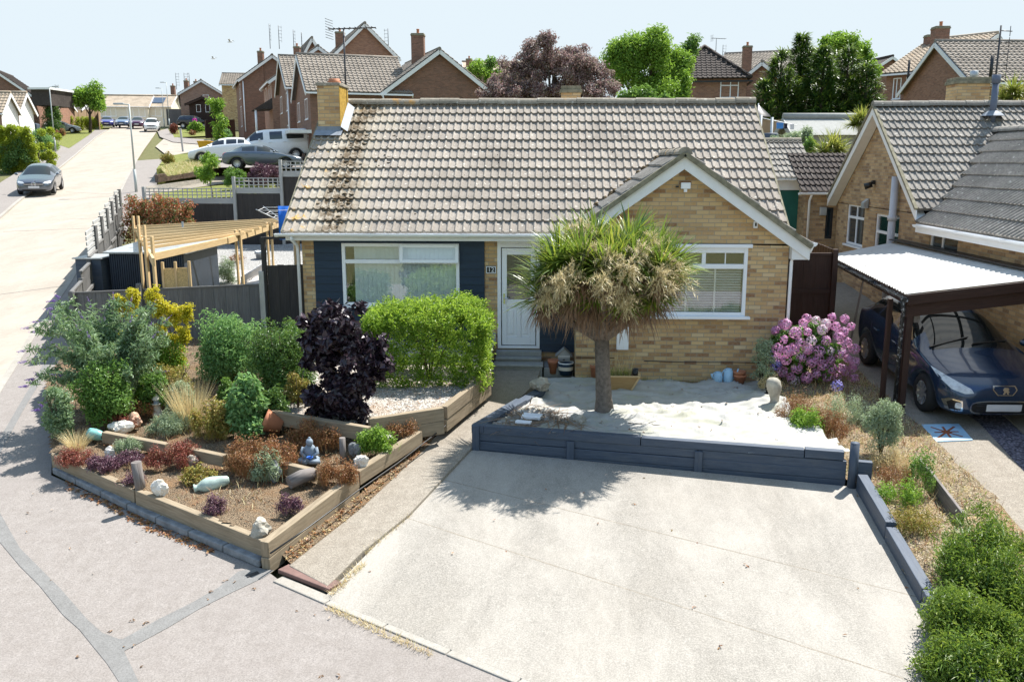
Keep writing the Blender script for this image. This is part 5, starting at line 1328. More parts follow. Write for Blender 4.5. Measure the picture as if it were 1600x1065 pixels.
tufts('kerb_grass', ccw(rp), 1500, lambda x, y: ground_z(y)-.05, .10, 'grassblade')
lb_ = ccw(gp([(92, 712), (208, 760), (330, 800), (470, 800), (560, 738), (655, 676), (600, 668), (420, 650), (300, 600), (150, 640)], .25))
for mt_, n_, h_ in (('lf_rust', 3000, .09), ('lf_straw', 1500, .11), ('lf_olive', 1300, .08), ('lf_redsed', 1300, .06)): tufts('ground_cover', lb_, int(n_*.62), lambda x, y: np.where(noise2(x, y, 41, 3, .5) > -.1, soil_z(x, y), -5), h_, mt_, .010)
tufts('wall_weeds', ccw([(5.7, -.75), (9.4, -.75), (9.4, -.62), (5.7, -.62)]), 260, lambda x, y: fl_z(x, y), .09, 'grassblade')
# ---------------------------------------------------------------- ornaments in the corner bed
def onsoil(x, y, dz=.25): return atG(x, y, dz)
def thing_mesh(mb, name, mat, label, cat, group=None, bevel=0.0):
    o = mb.build(name, M[mat], None, bevel); return tag(o, label, cat, group)
def rock(x0, x1, y0, y1, mat, label, dz=.24, seed=1, name='rock'):
    b = onsoil((x0+x1)/2, y1, dz); s = scale_at(b); w = (x1-x0)/s; h = (y1-y0)/s*1.05
    mb = MB(); mb.blob(b+np.array([0, w*.3, h*.42]), (w*.5, w*.42, h*.52), seed, 3, .32, 2.6); jr = random.Random(seed); mb.v = [tuple(c+jr.gauss(0, .028)*w for c in v) for v in mb.v]; mb.sm = [False]*len(mb.sm); return thing_mesh(mb, name, mat, label, 'rock')
M['rock_pink'] = plain('pink_sandstone', (.55, .36, .26), .9, .2, 8, .2, bump=.5)
M['jar_green'] = plain('weathered_green_jar', (.40, .50, .44), .5, .4, 5, bump=.1)
rock(238, 261, 753, 777, 'rock_white', 'white chalky boulder to the right of the wooden post', .25, 2)
rock(390, 421, 812, 840, 'stone', 'flinty stone with dark hollow by the front sleeper corner', .25, 3)
rock(196, 218, 648, 665, 'rock_pink', 'orange pink sandstone rock left of the model lighthouse', .3, 4)
rock(169, 199, 660, 678, 'rock_white', 'pinkish white flat rock above the inner sleeper', .3, 5)
rock(160, 178, 702, 718, 'rock_white', 'rounded white stone beside the grey green herb', .26, 6)
rock(292, 308, 714, 729, 'stone', 'pale grey stone at the end of the dark red sedum', .25, 7)
rock(418, 438, 722, 750, 'stone_grey', 'dark grey stone behind the silvery sage bush', .27, 8)
rock(546, 562, 690, 712, 'stone_grey', 'blue grey stone to the right of the maple stem', .3, 9)
rock(552, 574, 712, 734, 'rock_white', 'jagged chalk stone touching the right hand sleeper', .31, 10)
rock(596, 612, 681, 690, 'rock_white', 'small white stone beside the fresh green plant', .34, 12)
rock(892, 918, 652, 671, 'stone', 'pale cement lump lying on the fleece near the palm', .14, 13)
rock(828, 858, 596, 612, 'stone', 'rough stone at the far end of the left planter sleeper', .2, 14)
b = onsoil(221, 769, .22); mb = MB(); s = scale_at(b); mb.tube(b+np.array([0, 0, -.05]), b+np.array([-.035, 0, 50/s]), .066, .062, 12); thing_mesh(mb, 'wooden_post', 'driftwood', 'short round weathered wooden post inside the front sleepers', 'post')
b = onsoil(536, 716, .28); mb = MB(); mb.tube(b+np.array([0, 0, -.05]), b+np.array([0, 0, .30]), .045, .043, 10); thing_mesh(mb, 'wooden_post', 'driftwood', 'thin grey wooden stump right under the purple maple', 'post')
b = onsoil(706, 718, .3)
# lying teal jar (amphora)
b = onsoil(335, 762, .24); s = scale_at(b); L = 42/s
R1 = Matrix.Rotation(R(-100), 3, 'Y') @ Matrix.Identity(3); R1 = Matrix.Rotation(R(20), 3, 'Z') @ R1
mb = MB(); mb.lathe([(.03, 0), (.055, .02), (.07, .08), (.095, .2), (.10, .27), (.08, .34), (.045, .39), (.04, .41), (.06, .435), (.056, .445), (.035, .42)], b+np.array([L*.5, .08, .09]), 18, True, R1); thing_mesh(mb, 'jar', 'jar_green', 'pale green glazed jar lying on its side in the bare soil', 'jar')
b = onsoil(146, 688, .28); mb = MB(); R2 = Matrix.Rotation(R(-75), 3, 'Y'); mb.lathe([(.05, -.12), (.075, -.08), (.085, 0), (.08, .08), (.06, .1), (.05, .08)], b+np.array([0, .05, .08]), 16, True, R2); thing_mesh(mb, 'jar', 'teal', 'dark teal glazed pot half buried at the left of the inner sleeper', 'jar')
# tipped terracotta pot
b = onsoil(420, 682, .30); s = scale_at(b); mb = MB(); R3 = Matrix.Rotation(R(-20), 3, 'Z') @ Matrix.Rotation(R(-62), 3, 'Y') @ Matrix.Rotation(R(28), 3, 'X')
mb.lathe([(.0, 0), (.10, 0), (.15, .20), (.165, .21), (.17, .27), (.155, .275), (.14, .2), (.095, .03), (0, .03)], b+np.array([.16, .12, .12]), 22, True, R3); thing_mesh(mb, 'plant_pot', 'terracotta', 'terracotta pot tipped over against the inner sleeper', 'plant pot')
# model lighthouse
b = onsoil(246, 647, .31); s = scale_at(b); h = 33/s; root = empty('model_lighthouse', b, 'small grey stone model lighthouse standing among the sage plants', 'ornament')
mb = MB(); mb.lathe([(.085, 0), (.085, .03), (.07, .04), (.055, h*.48), (.075, h*.5), (.075, h*.54), (.05, h*.55)], b, 14); mb.build('tower', M['stone'], root)
mb = MB(); mb.lathe([(.045, h*.55), (.045, h*.74)], b, 12); mb.build('lantern', M['statue'], root); mb = MB(); mb.lathe([(.07, h*.74), (.066, h*.76), (.03, h*.92), (.006, h)], b, 12); mb.build('cap', M['stone'], root)
# seated stone figure holding a bowl
b = onsoil(484, 723, .28); s = scale_at(b); k = 40/s/.42
root = empty('stone_figure', b, 'bluish stone seated figure ornament with a blue bowl in its lap', 'ornament')
mb = MB(); P3 = lambda x, y, z: tuple(b+np.array([x, y, z])*k)
mb.blob(P3(0, .03, .06), (.17*k, .12*k, .075*k), 3, 3, .08); mb.blob(P3(0, .05, .19), (.105*k, .085*k, .12*k), 4, 3, .06); mb.blob(P3(0, .03, .345), (.058*k, .06*k, .068*k), 5, 3, .05); mb.blob(P3(0, .04, .41), (.026*k, .026*k, .024*k), 6, 2, .05)
for sg in (-1, 1):
    mb.path([P3(sg*.10, .04, .255), P3(sg*.135, .01, .17), P3(sg*.05, -.07, .12)], [.035*k, .032*k, .026*k], 8); mb.path([P3(sg*.07, 0, .05), P3(sg*.16, -.06, .05), P3(sg*.02, -.10, .045)], [.055*k, .05*k, .035*k], 8)
mb.build('figure', M['statue'], root); mb = MB(); mb.lathe([(.02*k, 0), (.05*k, .03*k), (.055*k, .045*k), (.04*k, .035*k)], P3(.035, -.11, .10), 12); mb.build('bowl', plain('bright_blue_glaze', (.03, .14, .55), .25, .1), root)
# driftwood log
a = onsoil(452, 762, .27); c = onsoil(492, 748, .30); mb = MB(); mb.path([a+np.array([0, 0, .07]), (a+c)/2+np.array([0, .02, .09]), c+np.array([0, 0, .08])], [.085, .09, .08], 14); thing_mesh(mb, 'log', 'driftwood', 'short grey driftwood log lying between the soil and the rust red sedum', 'log')
# ---------------------------------------------------------------- things on the terrace and round the door
def potl(x, yb, w, h, mat, label, z=None, name='plant_pot', prof=None, Y=None, group=None):
    b = atZ(x, yb, .15 if z is None else z) if Y is None else atY(x, yb, Y); s = scale_at(b); r = w/s/2; H = h/s
    mb = MB(); mb.lathe([(q*r, v*H) for q, v in (prof or [(0, 0), (.66, 0), (.88, .74), (1.0, .76), (1.0, 1.0), (.9, 1.0), (.8, .8), (0, .8)])], b, 20); return thing_mesh(mb, name, mat, label, 'plant pot', group), b, r, H
potl(864, 583, 17, 22, 'terracotta', 'terracotta pot standing beside the front step', .10)
potl(929, 589, 15, 20, 'terracotta', 'brick red plastic pot partly hidden behind the palm trunk', .12)
b = atZ(884, 585, .10); s = scale_at(b); r = 12/s; root = empty('glazed_pot', b, 'glazed pot with navy bands and a cream middle by the brick corner', 'plant pot')
mb = MB(); mb.lathe([(r*.75, 0), (r*.9, .06), (r*.97, .10)], b, 22); mb.build('base', M['navy'], root); mb = MB(); mb.lathe([(r*.97, .10), (r, .17)], b, 22); mb.build('body', M['cream'], root); mb = MB(); mb.lathe([(r, .17), (r*1.02, .225), (r*.9, .225), (r*.85, .15), (0, .15)], b, 22); mb.build('rim', M['navy'], root)
mb = MB(); mb.lathe([(r*1.02, .226), (r*1.03, .245), (r*.92, .246)], b, 22); mb.build('lip', M['offwhite'], root)
# bird house
b = atY(881, 566, -.05); b[2] = .22; root = empty('bird_house', b, 'small grey striped bird house with a pitched roof by the front door', 'bird house')
w_, h_, d_ = .115, .26, .18
mb = MB(); mb.span((b[0]-w_, b[1]-.09, b[2]), (b[0]+w_, b[1]+.09, b[2]+.21)); mb.extr([(b[0]-w_, b[1]-.09, b[2]+.21), (b[0]+w_, b[1]-.09, b[2]+.21), (b[0], b[1]-.09, b[2]+.32)], (0, .18, 0)); mb.build('body', M['galv'], root)
mb = MB()
for z in (.03, .17): mb.span((b[0]-w_-.002, b[1]-.094, b[2]+z), (b[0]+w_+.002, b[1]-.09, b[2]+z+.035))
mb.build('stripe', M['offwhite'], root)
mb = MB(); mb.tube((b[0], b[1]-.096, b[2]+.115), (b[0], b[1]-.0925, b[2]+.115), .022, n=14); mb.build('entrance', M['black'], root)
mb = MB()
for sg in (-1, 1): mb.bar((b[0], b[1], b[2]+.335), (b[0]+sg*.16, b[1], b[2]+.19), .24, .015, (0, 0, 1))
mb.build('roof', M['slab'], root)
# watering cans and stacked pots against the gable wall
for x, yb, w, h, lab in ((1122, 584, 14, 16, 'pale blue metal watering can, shorter, left of the other blue can'), (1138, 583, 15, 21, 'taller pale blue jug with a spout beside the terracotta pots')):
    b = atY(x, yb, -.86); b[2] = float(fl_z(np.array([b[0]]), np.array([b[1]]))[0])-.005; s = scale_at(b); r = w/s/2; H = h/s; root = empty('watering_can', b, lab, 'watering can', 'blue cans by the wall')
    mb = MB(); mb.lathe([(0, 0), (r*.95, 0), (r, .02), (r*.95, H*.86), (r*.7, H*.9), (r*.72, H), (r*.62, H), (r*.6, H*.85), (0, H*.8)], b, 18); mb.build('body', M['bluecan'], root)
    mb = MB(); mb.path([b+np.array([r, 0, H*.25]), b+np.array([r*1.7, 0, H*.55]), b+np.array([r*2.0, 0, H*1.02])] if H > .2 else [b+np.array([-r, 0, H*.3]), b+np.array([-r*1.5, 0, H*.8])], [.02, .016, .013], 8); mb.build('spout', M['bluecan'], root)
    mb = MB(); mb.path([b+np.array([-r*.9, 0, H*.2]), b+np.array([-r*1.5, 0, H*.55]), b+np.array([-r*.8, 0, H*.95])], .009, 6); mb.build('handle', M['bluecan'], root)
b = atY(1156, 586, -.88); b[2] = float(fl_z(np.array([b[0]]), np.array([b[1]]))[0])-.005; s = scale_at(b); r = 10.5/s; root = empty('plant_pot', b, 'two wide terracotta pots stacked in one another beside the blue cans', 'plant pot')
mb = MB(); mb.lathe([(0, 0), (r*.6, 0), (r*.95, .13), (r, .13), (r, .17), (r*.8, .17)], b, 20); mb.build('lower_pot', M['terracotta'], root); mb = MB(); mb.lathe([(r*.8, .165), (r*.85, .19), (r*.95, .19), (r*.95, .235), (r*.85, .235), (r*.7, .17), (0, .17)], b+np.array([-.01, 0, 0]), 20); mb.build('upper_pot', M['terracotta'], root)
# timber trough planter behind the palm
b0 = atZ(952, 612, .13); b1 = atZ(984, 612, .13); t0 = atY(938, 588, b0[1]+.02); t1 = atY(999, 588, b0[1]+.02); root = empty('trough_planter', (b0+b1)/2, 'honey coloured timber trough planter with sloping sides behind the palm trunk', 'planter')
mb = MB(); d_ = np.array([0, .34, 0]); zt = t1[2]
q = [(b0[0], b0[1], .12), (b1[0], b1[1], .12), (t1[0], t1[1]-.05, zt), (t0[0], t0[1]-.05, zt)]
q2 = [(x, y+(.26 if i < 2 else .42), z) for i, (x, y, z) in enumerate(q)]
mb.add(q+q2, [(0, 1, 2, 3), (5, 4, 7, 6), (1, 5, 6, 2), (4, 0, 3, 7), (4, 5, 1, 0)]); mb.build('box', wood('honey_timber', (.36, .22, .09), (.50, .33, .15), .7, .6, dirtamt=.1), root)
mb = MB()
for p, r_ in ((q[3], q[2]), (q[2], q2[2]), (q2[2], q2[3]), (q2[3], q[3])): mb.bar((*p[:2], p[2]+.008), (*r_[:2], r_[2]+.008), .035, .022)
mb.bar(q[1], q[2], .03, .03, (0, -1, 0)); mb.build('rim', M['pine'], root)
mb = MB(); mb.add([(x, y, zt-.03) for x, y in ((q[3][0]+.03, q[3][1]+.03), (q[2][0]-.03, q[2][1]+.03), (q2[2][0]-.03, q2[2][1]-.03), (q2[3][0]+.03, q2[3][1]-.03))], [(0, 1, 2, 3)]); mb.build('compost', M['soil'], root)
tc = (np.array(q[3])+np.array(q2[2]))/2
n_ = 130; P_ = tc+np.stack([rng.uniform(-.25, .2, n_), rng.uniform(-.12, .12, n_), np.full(n_, -.03)], 1); blades('grass', P_, unit(n_)*.6+np.array([0, 0, 1]), .20, .010, M['grassblade'], root, .5, 3)
n_ = 60; P_ = tc+np.stack([rng.uniform(-.2, .2, n_), rng.uniform(-.1, .1, n_), np.full(n_, -.03)], 1); blades('seed_stalk', P_, unit(n_)*.35+np.array([0, 0, 1]), .5, .007, M['lf_straw'], root, .25, 3)
mb = MB(); mb.lathe([(.05, 0), (.06, .11), (.05, .11), (.045, .03)], tc+np.array([.28, 0, -.01]), 12); mb.build('liner_pot', M['black'], root)
# dead fronds heaped in the corner, white tray on top
hp = [(x, y) for x, y in ccw([tuple(atZ(*q, .2)[:2]) for q in ((775, 662), (820, 634), (870, 642), (905, 655), (915, 672), (850, 668), (790, 668))])]
P = np.array(hp); qq = rng.uniform(P.min(0), P.max(0), (900, 2)); qq = qq[inside(qq[:, 0], qq[:, 1], hp)][:230]
d_ = unit(len(qq)); d_[:, 2] *= .08; o = blades('dead_fronds', np.stack([qq[:, 0], qq[:, 1], fl_z(qq[:, 0], qq[:, 1])+rng.uniform(.01, .05, len(qq))], 1), d_, .5, .022, M['lf_dead'], None, .05, 4); tag(o, kind='stuff')
root = empty('polystyrene_tray', atZ(828, 655, .22), 'white broken polystyrene tray lying on dead palm fronds', 'tray')
for (x, y, w, l, h) in ((831, 650, .30, .20, .05), (818, 659, .24, .10, .035)):
    b = atZ(x, y, .24); mb = MB(); mb.box(b, (w, l, h), R(-12)); mb.build('piece', M['paper'], root, .008)
n_ = 14; mb = MB(); p = atZ(982, 661, .2); mb.path([p, p+np.array([.25, -.1, .02]), p+np.array([.5, -.14, .015])], [.008, .007, .004], 5); mb.path([p+np.array([.25, -.1, .02]), p+np.array([.42, .06, .03])], [.005, .003], 4); thing_mesh(mb, 'twig', 'bark_dark', 'thin brown forked twig lying on the white fleece', 'twig')
# stone owl
b = atZ(1211, 634, .12); s = scale_at(b); k = 46/s; root = empty('stone_owl', b, 'worn pale stone owl ornament on the edge of the fleece', 'ornament')
mb = MB(); mb.lathe([(.09, 0), (.085, .05), (.07, .1), (.085, .18), (.115, .27), (.125, .34), (.11, .42), (.07, .46), (.0, .475)], b, 16); mb.v = [(v[0]+(v[2]-b[2])*-.12, v[1], b[2]+(v[2]-b[2])*k/.475) for v in mb.v]; mb.build('body', M['stone'], root)
mb = MB(); mb.box(b+np.array([0, 0, .015]), (.26, .2, .05)); mb.build('plinth', M['stone'], root, .01)
# ceramic-look manhole cover in next door's path
b = [atG(*q, .05) for q in ((1440, 663), (1498, 662), (1520, 687), (1458, 690))]; root = empty('manhole_cover', b[0], 'square pale blue inspection cover with a rusty star pattern in next door path', 'manhole cover')
mb = MB(); mb.prism(ccw([tuple(p[:2]) for p in b]), lambda x, y: gz(y)+.02, lambda x, y: gz(y)+.055); mb.build('plate', M['bluecan'], root)
c = sum(b)/4; mb = MB()
for k in range(8):
    e = b[(k//2) % 4]*.5+b[(k//2+(1 if k % 2 else 0)) % 4]*.5; e = c+(e-c)*.62; mb.bar((*c[:2], gz(c[1])+.058), (*e[:2], gz(e[1])+.058), .035, .004)
mb.lathe([(.0, .062), (.07, .062), (.07, .05)], (c[0], c[1], gz(c[1])), 14); mb.build('rusty_star', plain('rust', (.25, .07, .03), .9, .3, 9), root)
# ---------------------------------------------------------------- side garden: fences, gate, pergola
def boards(mb, a, b, z0, z1, w=.105, t=.018, over=.02, out=None, jit=.008):
    """vertical feather-edge boards from a to b (xy); z0,z1 functions of t"""
    a, b = np.array(a, float), np.array(b, float); L = np.linalg.norm(b-a); d = (b-a)/L; n_ = np.array([d[1], -d[0]])
    n = max(1, round(L/w))
    for i in range(n):
        t0, t1 = i/n, (i+1)/n+over/L; p, q = a+d*t0*L, a+d*min(1, t1)*L; m_ = (p+q)/2+n_*(.006 if i % 2 else 0)
        za, zb_ = z0((t0+t1)/2), z1((t0+t1)/2)+random.uniform(-jit, jit)
        mb.bar((*m_, za), (*m_, zb_), np.linalg.norm(q-p), t, (n_[0], n_[1], 0))
    return mb
FA = np.array([-4.55, .5]); FB = np.array([-.66, .5])
fence = empty('garden_fence', (-2.6, .5, .25), 'weathered grey board fence behind the corner bed', 'fence')
mb = MB(); boards(mb, FA, FB, lambda t: gz(.5)+.02, lambda t: 1.47+.20*t, .12); mb.build('board', M['fence'], fence)
mb = MB(); mb.bar((*FA+np.array([0, -.0]), 1.48), (FB[0], FB[1], 1.68), .055, .03); mb.build('capping', M['fence'], fence)
for x, zt in ((218, 1.66), (112, 1.50)):
    p = atY(x, 455, .44); mb = MB(); mb.bar((p[0], .44, .1), (p[0], .44, zt), .10, .10, (0, 1, 0)); mb.lathe([(.06, zt), (.055, zt+.03), (.0, zt+.035)], (p[0], .44, 0), 10); mb.build('post', M['fence'], fence)
mb = MB(); mb.bar((-.60, .46, .1), (-.60, .46, 1.95), .10, .10, (0, 1, 0)); mb.build('concrete_post', M['galv'], fence)
gate = empty('side_gate', (-.2, .5, .25), 'dark weathered side gate between the fence and the bungalow', 'gate')
mb = MB(); boards(mb, (-.50, .52), (.22, .52), lambda t: .3, lambda t: 2.06+.02*t, .11); mb.build('board', M['fence_dark'], gate)
mb = MB(); mb.bar((-.55, .5, .1), (-.55, .5, 2.62), .08, .08, (0, 1, 0)); mb.bar((-.55, .5, 2.60), (.2, .5, 2.62), .06, .05); mb.build('frame', M['fence_dark'], gate)
# street side fence stepping up the hill: plain bays then bays topped with slats
def streetpt(s): return np.array(ext((-4.55, .5), fdir, s))
sf = empty('street_fence', (*streetpt(6), gz(6)), 'weathered grey fence along the street pavement, climbing the hill', 'fence')
sl = [0, 1.9, 3.8, 5.7, 7.6, 9.5, 11.4, 13.3, 15.2]
for i, (s0, s1) in enumerate(zip(sl, sl[1:])):
    a, b = streetpt(s0), streetpt(s1); zt = 1.48+.075*((s0+s1)/2)*.93-(.07 if i == 0 else 0)
    mb = MB(); boards(mb, a, b, lambda t: gz(a[1]+(b[1]-a[1])*t)+.02, lambda t: zt, .12); mb.build('board', M['fence'], sf)
    mb = MB(); mb.bar((*b, gz(b[1])-.1), (*b, zt+(.65 if i >= 2 else .08)), .10, .10, (1, 0, 0)); mb.build('post', M['fence'], sf)
    mb = MB(); mb.bar((*a, zt+.015), (*b, zt+.015), .07, .04); mb.bar((*(a+np.array([.05, .02])), zt-.5), (*(b+np.array([.05, .02])), zt-.5), .05, .07); mb.build('rail', M['fence'], sf)
    if i >= 2:
        for k in range(5):
            z = zt+.08+k*.125; mb = MB(); mb.bar((*(a-np.array([.03, .0])), z), (*(b-np.array([.03, 0])), z), .025, .085); mb.build('slat', M['fence_light'], sf)
# pergola of new pine
pg = empty('pergola', (-2.8, 3, gz(3)), 'new pine pergola with long rafters and paired posts in the side garden', 'pergola')
PZ = 2.2
c0 = atZ(236, 402, PZ); c1 = atZ(362, 374, PZ); c2 = atZ(450, 346, PZ+.1); c3 = atZ(214, 360, PZ)
mb = MB()
def pbeam(p, q, w=.05, h=.15, name='beam', par=pg, mat='pine'):
    mb = MB(); mb.bar(p, q, w, h); return mb.build(name, M[mat], par, .004)
pbeam(c0-(c3-c0)*.12, c3+(c3-c0)*.06, .05, .16); pbeam(c1-(c2-c1)*.06, c2, .05, .16)
pbeam(c0, c1, .045, .15)
for k in range(1, 9):
    t = k/8; p = c0+(c3-c0)*t; q = c1+(c2-c1)*t; pbeam(p+np.array([-.1, 0, .09]), q+np.array([.1, 0, .09]), .032, .07, 'rafter')
for (x, yb, dx, p) in ((None, None, 0, c1+(c2-c1)*.10), (None, None, 0, c1+(c2-c1)*.62)):
    for o_ in (-.06, .06):
        mb = MB(); mb.bar((p[0]+o_, p[1], gz(p[1])), (p[0]+o_, p[1]-.03, PZ+.2), .045, .095, (0, 1, 0)); mb.build('post', M['pine'], pg, .004)
for t in (0.0, .45, .95):
    p = c0+(c3-c0)*t
    for o_ in (-.07, .07):
        mb = MB(); mb.bar((p[0]+o_-.02, p[1], gz(p[1])), (p[0]+o_-.02, p[1], PZ+.42), .045, .09, (0, 1, 0)); mb.build('post', M['pine'], pg, .004)
M['osb'] = plain('osb_board', (.58, .40, .18), .8, .35, 40)
mb = MB(); mb.bar((*(c0[:2]+np.array([.22, .05])), gz(c0[1])+.9), (*(c0[:2]+np.array([.62, .25])), gz(c0[1])+.9), .02, 1.7); mb.build('panel', M['osb'], pg)
for x in (.2, .42, .66): mb = MB(); p = c0[:2]+np.array([x, x*.45-.04]); mb.bar((*p, gz(p[1])), (*p, PZ-.1), .045, .05, (0, 1, 0)); mb.build('stud', M['pine'], pg)
p = atY(447, 460, 2.6)
for x in (462, 467): q = atY(x, 400, 2.0); mb = MB(); mb.bar((q[0], 2.0, gz(2)), (q[0], 2.0, 2.55), .05, .06, (0, 1, 0)); mb.build('post', M['pine'], pg)
# dark corrugated shed behind the pergola
s0 = atY(228, 447, 4.2); s1 = atY(290, 447, 4.2); zt = atY(250, 396, 4.2)[2]
sh = empty('garden_shed', ((s0[0]+s1[0])/2, 5, gz(5)), 'dark slate blue corrugated metal shed behind the pergola', 'shed')
x0, x1 = s0[0]-.85, s1[0]
mb = MB(); n_ = 34; us = np.linspace(x0, x1, n_*4+1); prof = [0, .03, .03, 0]
vs = []; 
for i, u in enumerate(us): vs += [(u, 4.2-prof[i % 4], gz(4.2)), (u, 4.2-prof[i % 4], zt)]
mb.add(vs, [(2*i, 2*i+2, 2*i+3, 2*i+1) for i in range(len(us)-1)]); mb.span((x0, 4.21, gz(4.2)-.1), (x1, 6.4, zt-.01)); mb.build('wall', plain('slate_blue_sheet_metal', (.040, .055, .080), .45, .15, 3, metal=.2), sh)
mb = MB(); mb.prism([(x0-.1, 4.1), (x1+.1, 4.1), (x1+.1, 6.5), (x0-.1, 6.5)], zt+.0, lambda x, y: zt+.04+.05*(y-4.1)); mb.build('roof', M['galv'], sh)
mb = MB(); q = atY(170, 470, 3.9)
b2 = empty('storage_cupboard', (x0-.4, 4.0, gz(4)), 'dark grey storage cupboard standing between the street fence and the shed', 'cupboard')
mb = MB(); mb.span((x0-.75, 4.0, gz(4)-.05), (x0-.12, 4.9, zt-.12)); mb.build('body', M['slatepaint'], b2, .01); mb = MB(); mb.span((x0-.80, 3.95, zt-.12), (x0-.08, 4.95, zt-.09)); mb.build('lid', M['galv'], b2)
# step ladder
l0 = atG(292, 446, .0); l1 = l0+np.array([.42, .05, 0]); root = empty('step_ladder', l0, 'aluminium step ladder standing open behind the grey fence', 'ladder')
for a_, t_ in ((l0, .18), (l1, -.0)):
    mb = MB(); mb.bar(a_, a_+np.array([-.10 if t_ else -.12, .25, 1.75 if t_ else .72]), .05, .025, (0, 1, 0)); mb.build('rail', M['galv'], root)
for k in range(4): z = .2+k*.22; mb = MB(); mb.bar(l0+np.array([-.015*k, .03*k, z]), l1+np.array([-.02*k, .06*k, z]), .10, .025); mb.build('tread', M['galv'], root)
# rotary dryer with blue towel
rb_ = atY(447, 400, 9.0); zb_ = gz(9); root = empty('rotary_dryer', (rb_[0]+.2, 9, zb_), 'rotary washing line with white spokes behind the bungalow corner', 'clothes dryer')
cx, cy, cz = rb_[0]+.25, 9.0, 2.55
mb = MB(); mb.tube((cx, cy, zb_), (cx, cy, cz), .025, n=8); mb.build('pole', M['galv'], root)
mb = MB()
for k in range(4):
    a = R(45+90*k+12); mb.tube((cx, cy, cz-.35), (cx+1.3*math.cos(a), cy+1.3*math.sin(a), cz+.22), .014, n=5)
mb.build('arm', M['galv'], root)
mb = MB()
for q in (.35, .55, .75, .95):
    for k in range(4):
        a, b = R(45+90*k+12), R(135+90*k+12); z = cz-.35+.57*q
        mb.tube((cx+1.3*q*math.cos(a), cy+1.3*q*math.sin(a), z), (cx+1.3*q*math.cos(b), cy+1.3*q*math.sin(b), z), .006, n=4)
mb.build('line', M['whitepaint'], root)
t0, t1 = atY(434, 322, 8.2), atY(455, 322, 8.2); mb = MB(); nn_ = 14
vs = []
for i in range(nn_+1):
    u = i/nn_; x = t0[0]+(t1[0]+.1-t0[0])*u; w_ = .05*math.sin(u*9); vs += [(x, 8.2+w_*.3, t0[2]), (x+.02*math.sin(u*7), 8.2+w_, t0[2]-.95)]
mb.add(vs, [(2*i, 2*i+1, 2*i+3, 2*i+2) for i in range(nn_)], None, True); o = mb.build('towel', plain('bright_blue_towel', (.02, .16, .62), .95, .1), None); sm_ = o.modifiers.new('thick', 'SOLIDIFY'); sm_.thickness = .012; tag(o, 'bright blue towel hanging from the rotary washing line', 'towel')
# rear fence with trellis tops
RF = 14.0
rf = empty('rear_fence', (-5, RF, gz(RF)), 'dark board fence with pale trellis tops across the rear of the side garden', 'fence')
def zY(y_, Y=RF): return atY(300, y_, Y)[2]
for (xa, xb, yt0, yt1, yb0) in ((226, 365, 318, 318, 368), (367, 440, 302, 302, 352), (441, 560, 276, 276, 330)):
    A_, B_ = atY(xa, 300, RF), atY(xb, 300, RF); ztop = zY(yt0)
    mb = MB(); boards(mb, (A_[0], RF), (B_[0], RF), lambda t: gz(RF)-.1, lambda t: ztop, .11); mb.build('board', M['fence_dark'], rf)
    mb = MB(); mb.span((A_[0], RF-.03, ztop), (B_[0], RF+.0, ztop+.18)); mb.build('gravel_board', M['fence_light'], rf)
    mb = MB(); z0, z1 = ztop+.18, ztop+.52
    for k in range(int((B_[0]-A_[0])/.17)+1): x = A_[0]+k*.17; mb.bar((x, RF, z0), (x, RF, z1), .03, .025, (0, 1, 0))
    for k in range(4): z = z0+k*(z1-z0)/3; mb.bar((A_[0], RF-.002, z), (B_[0], RF-.002, z), .022, .03)
    mb.build('trellis', M['fence_light'], rf)
    mb = MB(); mb.bar((A_[0], RF-.06, gz(RF)-.1), (A_[0], RF-.06, z1+.06), .10, .10, (0, 1, 0)); mb.build('post', M['fence_light'], rf)
# garden floor: patio, deck, gravel
sheet('garden_patio', ccw(gp([(230, 446), (250, 400), (480, 380), (480, 446)])), M['patio'], dz=.03)
sheet('gravel_patch', ccw([(-6.5, 9.5), (-1.5, 9.0), (.2, 13.8), (-7, 13.8)]), M['garden_gravel'], dz=.035)
root = empty('deck_panel', atG(330, 430), 'pale painted deck boards lying in the side garden', 'decking')
for k in range(7):
    a, b = atG(302+k*9, 444, .06), atG(316+k*7, 414, .06); mb = MB(); mb.bar(a, b, .16, .03); mb.build('board', M['deck'], root)
root = empty('raised_edge', atG(430, 420), 'long pale timber edging beside the patio slabs', 'edging'); mb = MB(); mb.bar(atG(378, 438, .15), atG(425, 408, .15), .06, .2); mb.build('board', M['deck'], root)
potl(409, 412, 20, 20, 'galv', 'grey square tub standing on the side garden patio', gz(9)+.03, 'garden_tub')
shrub('conifer_shrub', 'weeping blue green conifer beside the pergola post', 'shrub', 333, 368, 400, 446, 'lf_sage', 3400, .05, .014, .05, .9, 24, .26, droop=.5)
shrub('potted_shrub', 'yellow green shrub in front of the dark shed', 'shrub', 258, 290, 418, 448, 'lf_olive', 1300, .05, .025, .05, .8, 16)
sedum('pale flowering clump beside the folded garden chair', 290, 318, 385, 412, 'lf_straw', 700, .06, .03, .05, 'dry_plant', 'plant')
sedum('rusty plant patch by the gravel in the side garden', 358, 376, 390, 412, 'lf_rust', 400, .05, .02, .05, 'dry_plant', 'plant')
root = empty('garden_chair', atG(325, 408), 'folding garden chair with a pale blue seat in the side garden', 'chair')
b = atG(322, 410, .03)
mb = MB(); mb.bar(b+np.array([-.2, 0, .45]), b+np.array([.25, .1, .45]), .4, .03); mb.build('seat', M['deck'], root); mb = MB(); mb.bar(b+np.array([0, .25, .45]), b+np.array([.02, .4, .95]), .4, .03, (0, 1, 0)); mb.build('backrest', M['bluecan'], root)
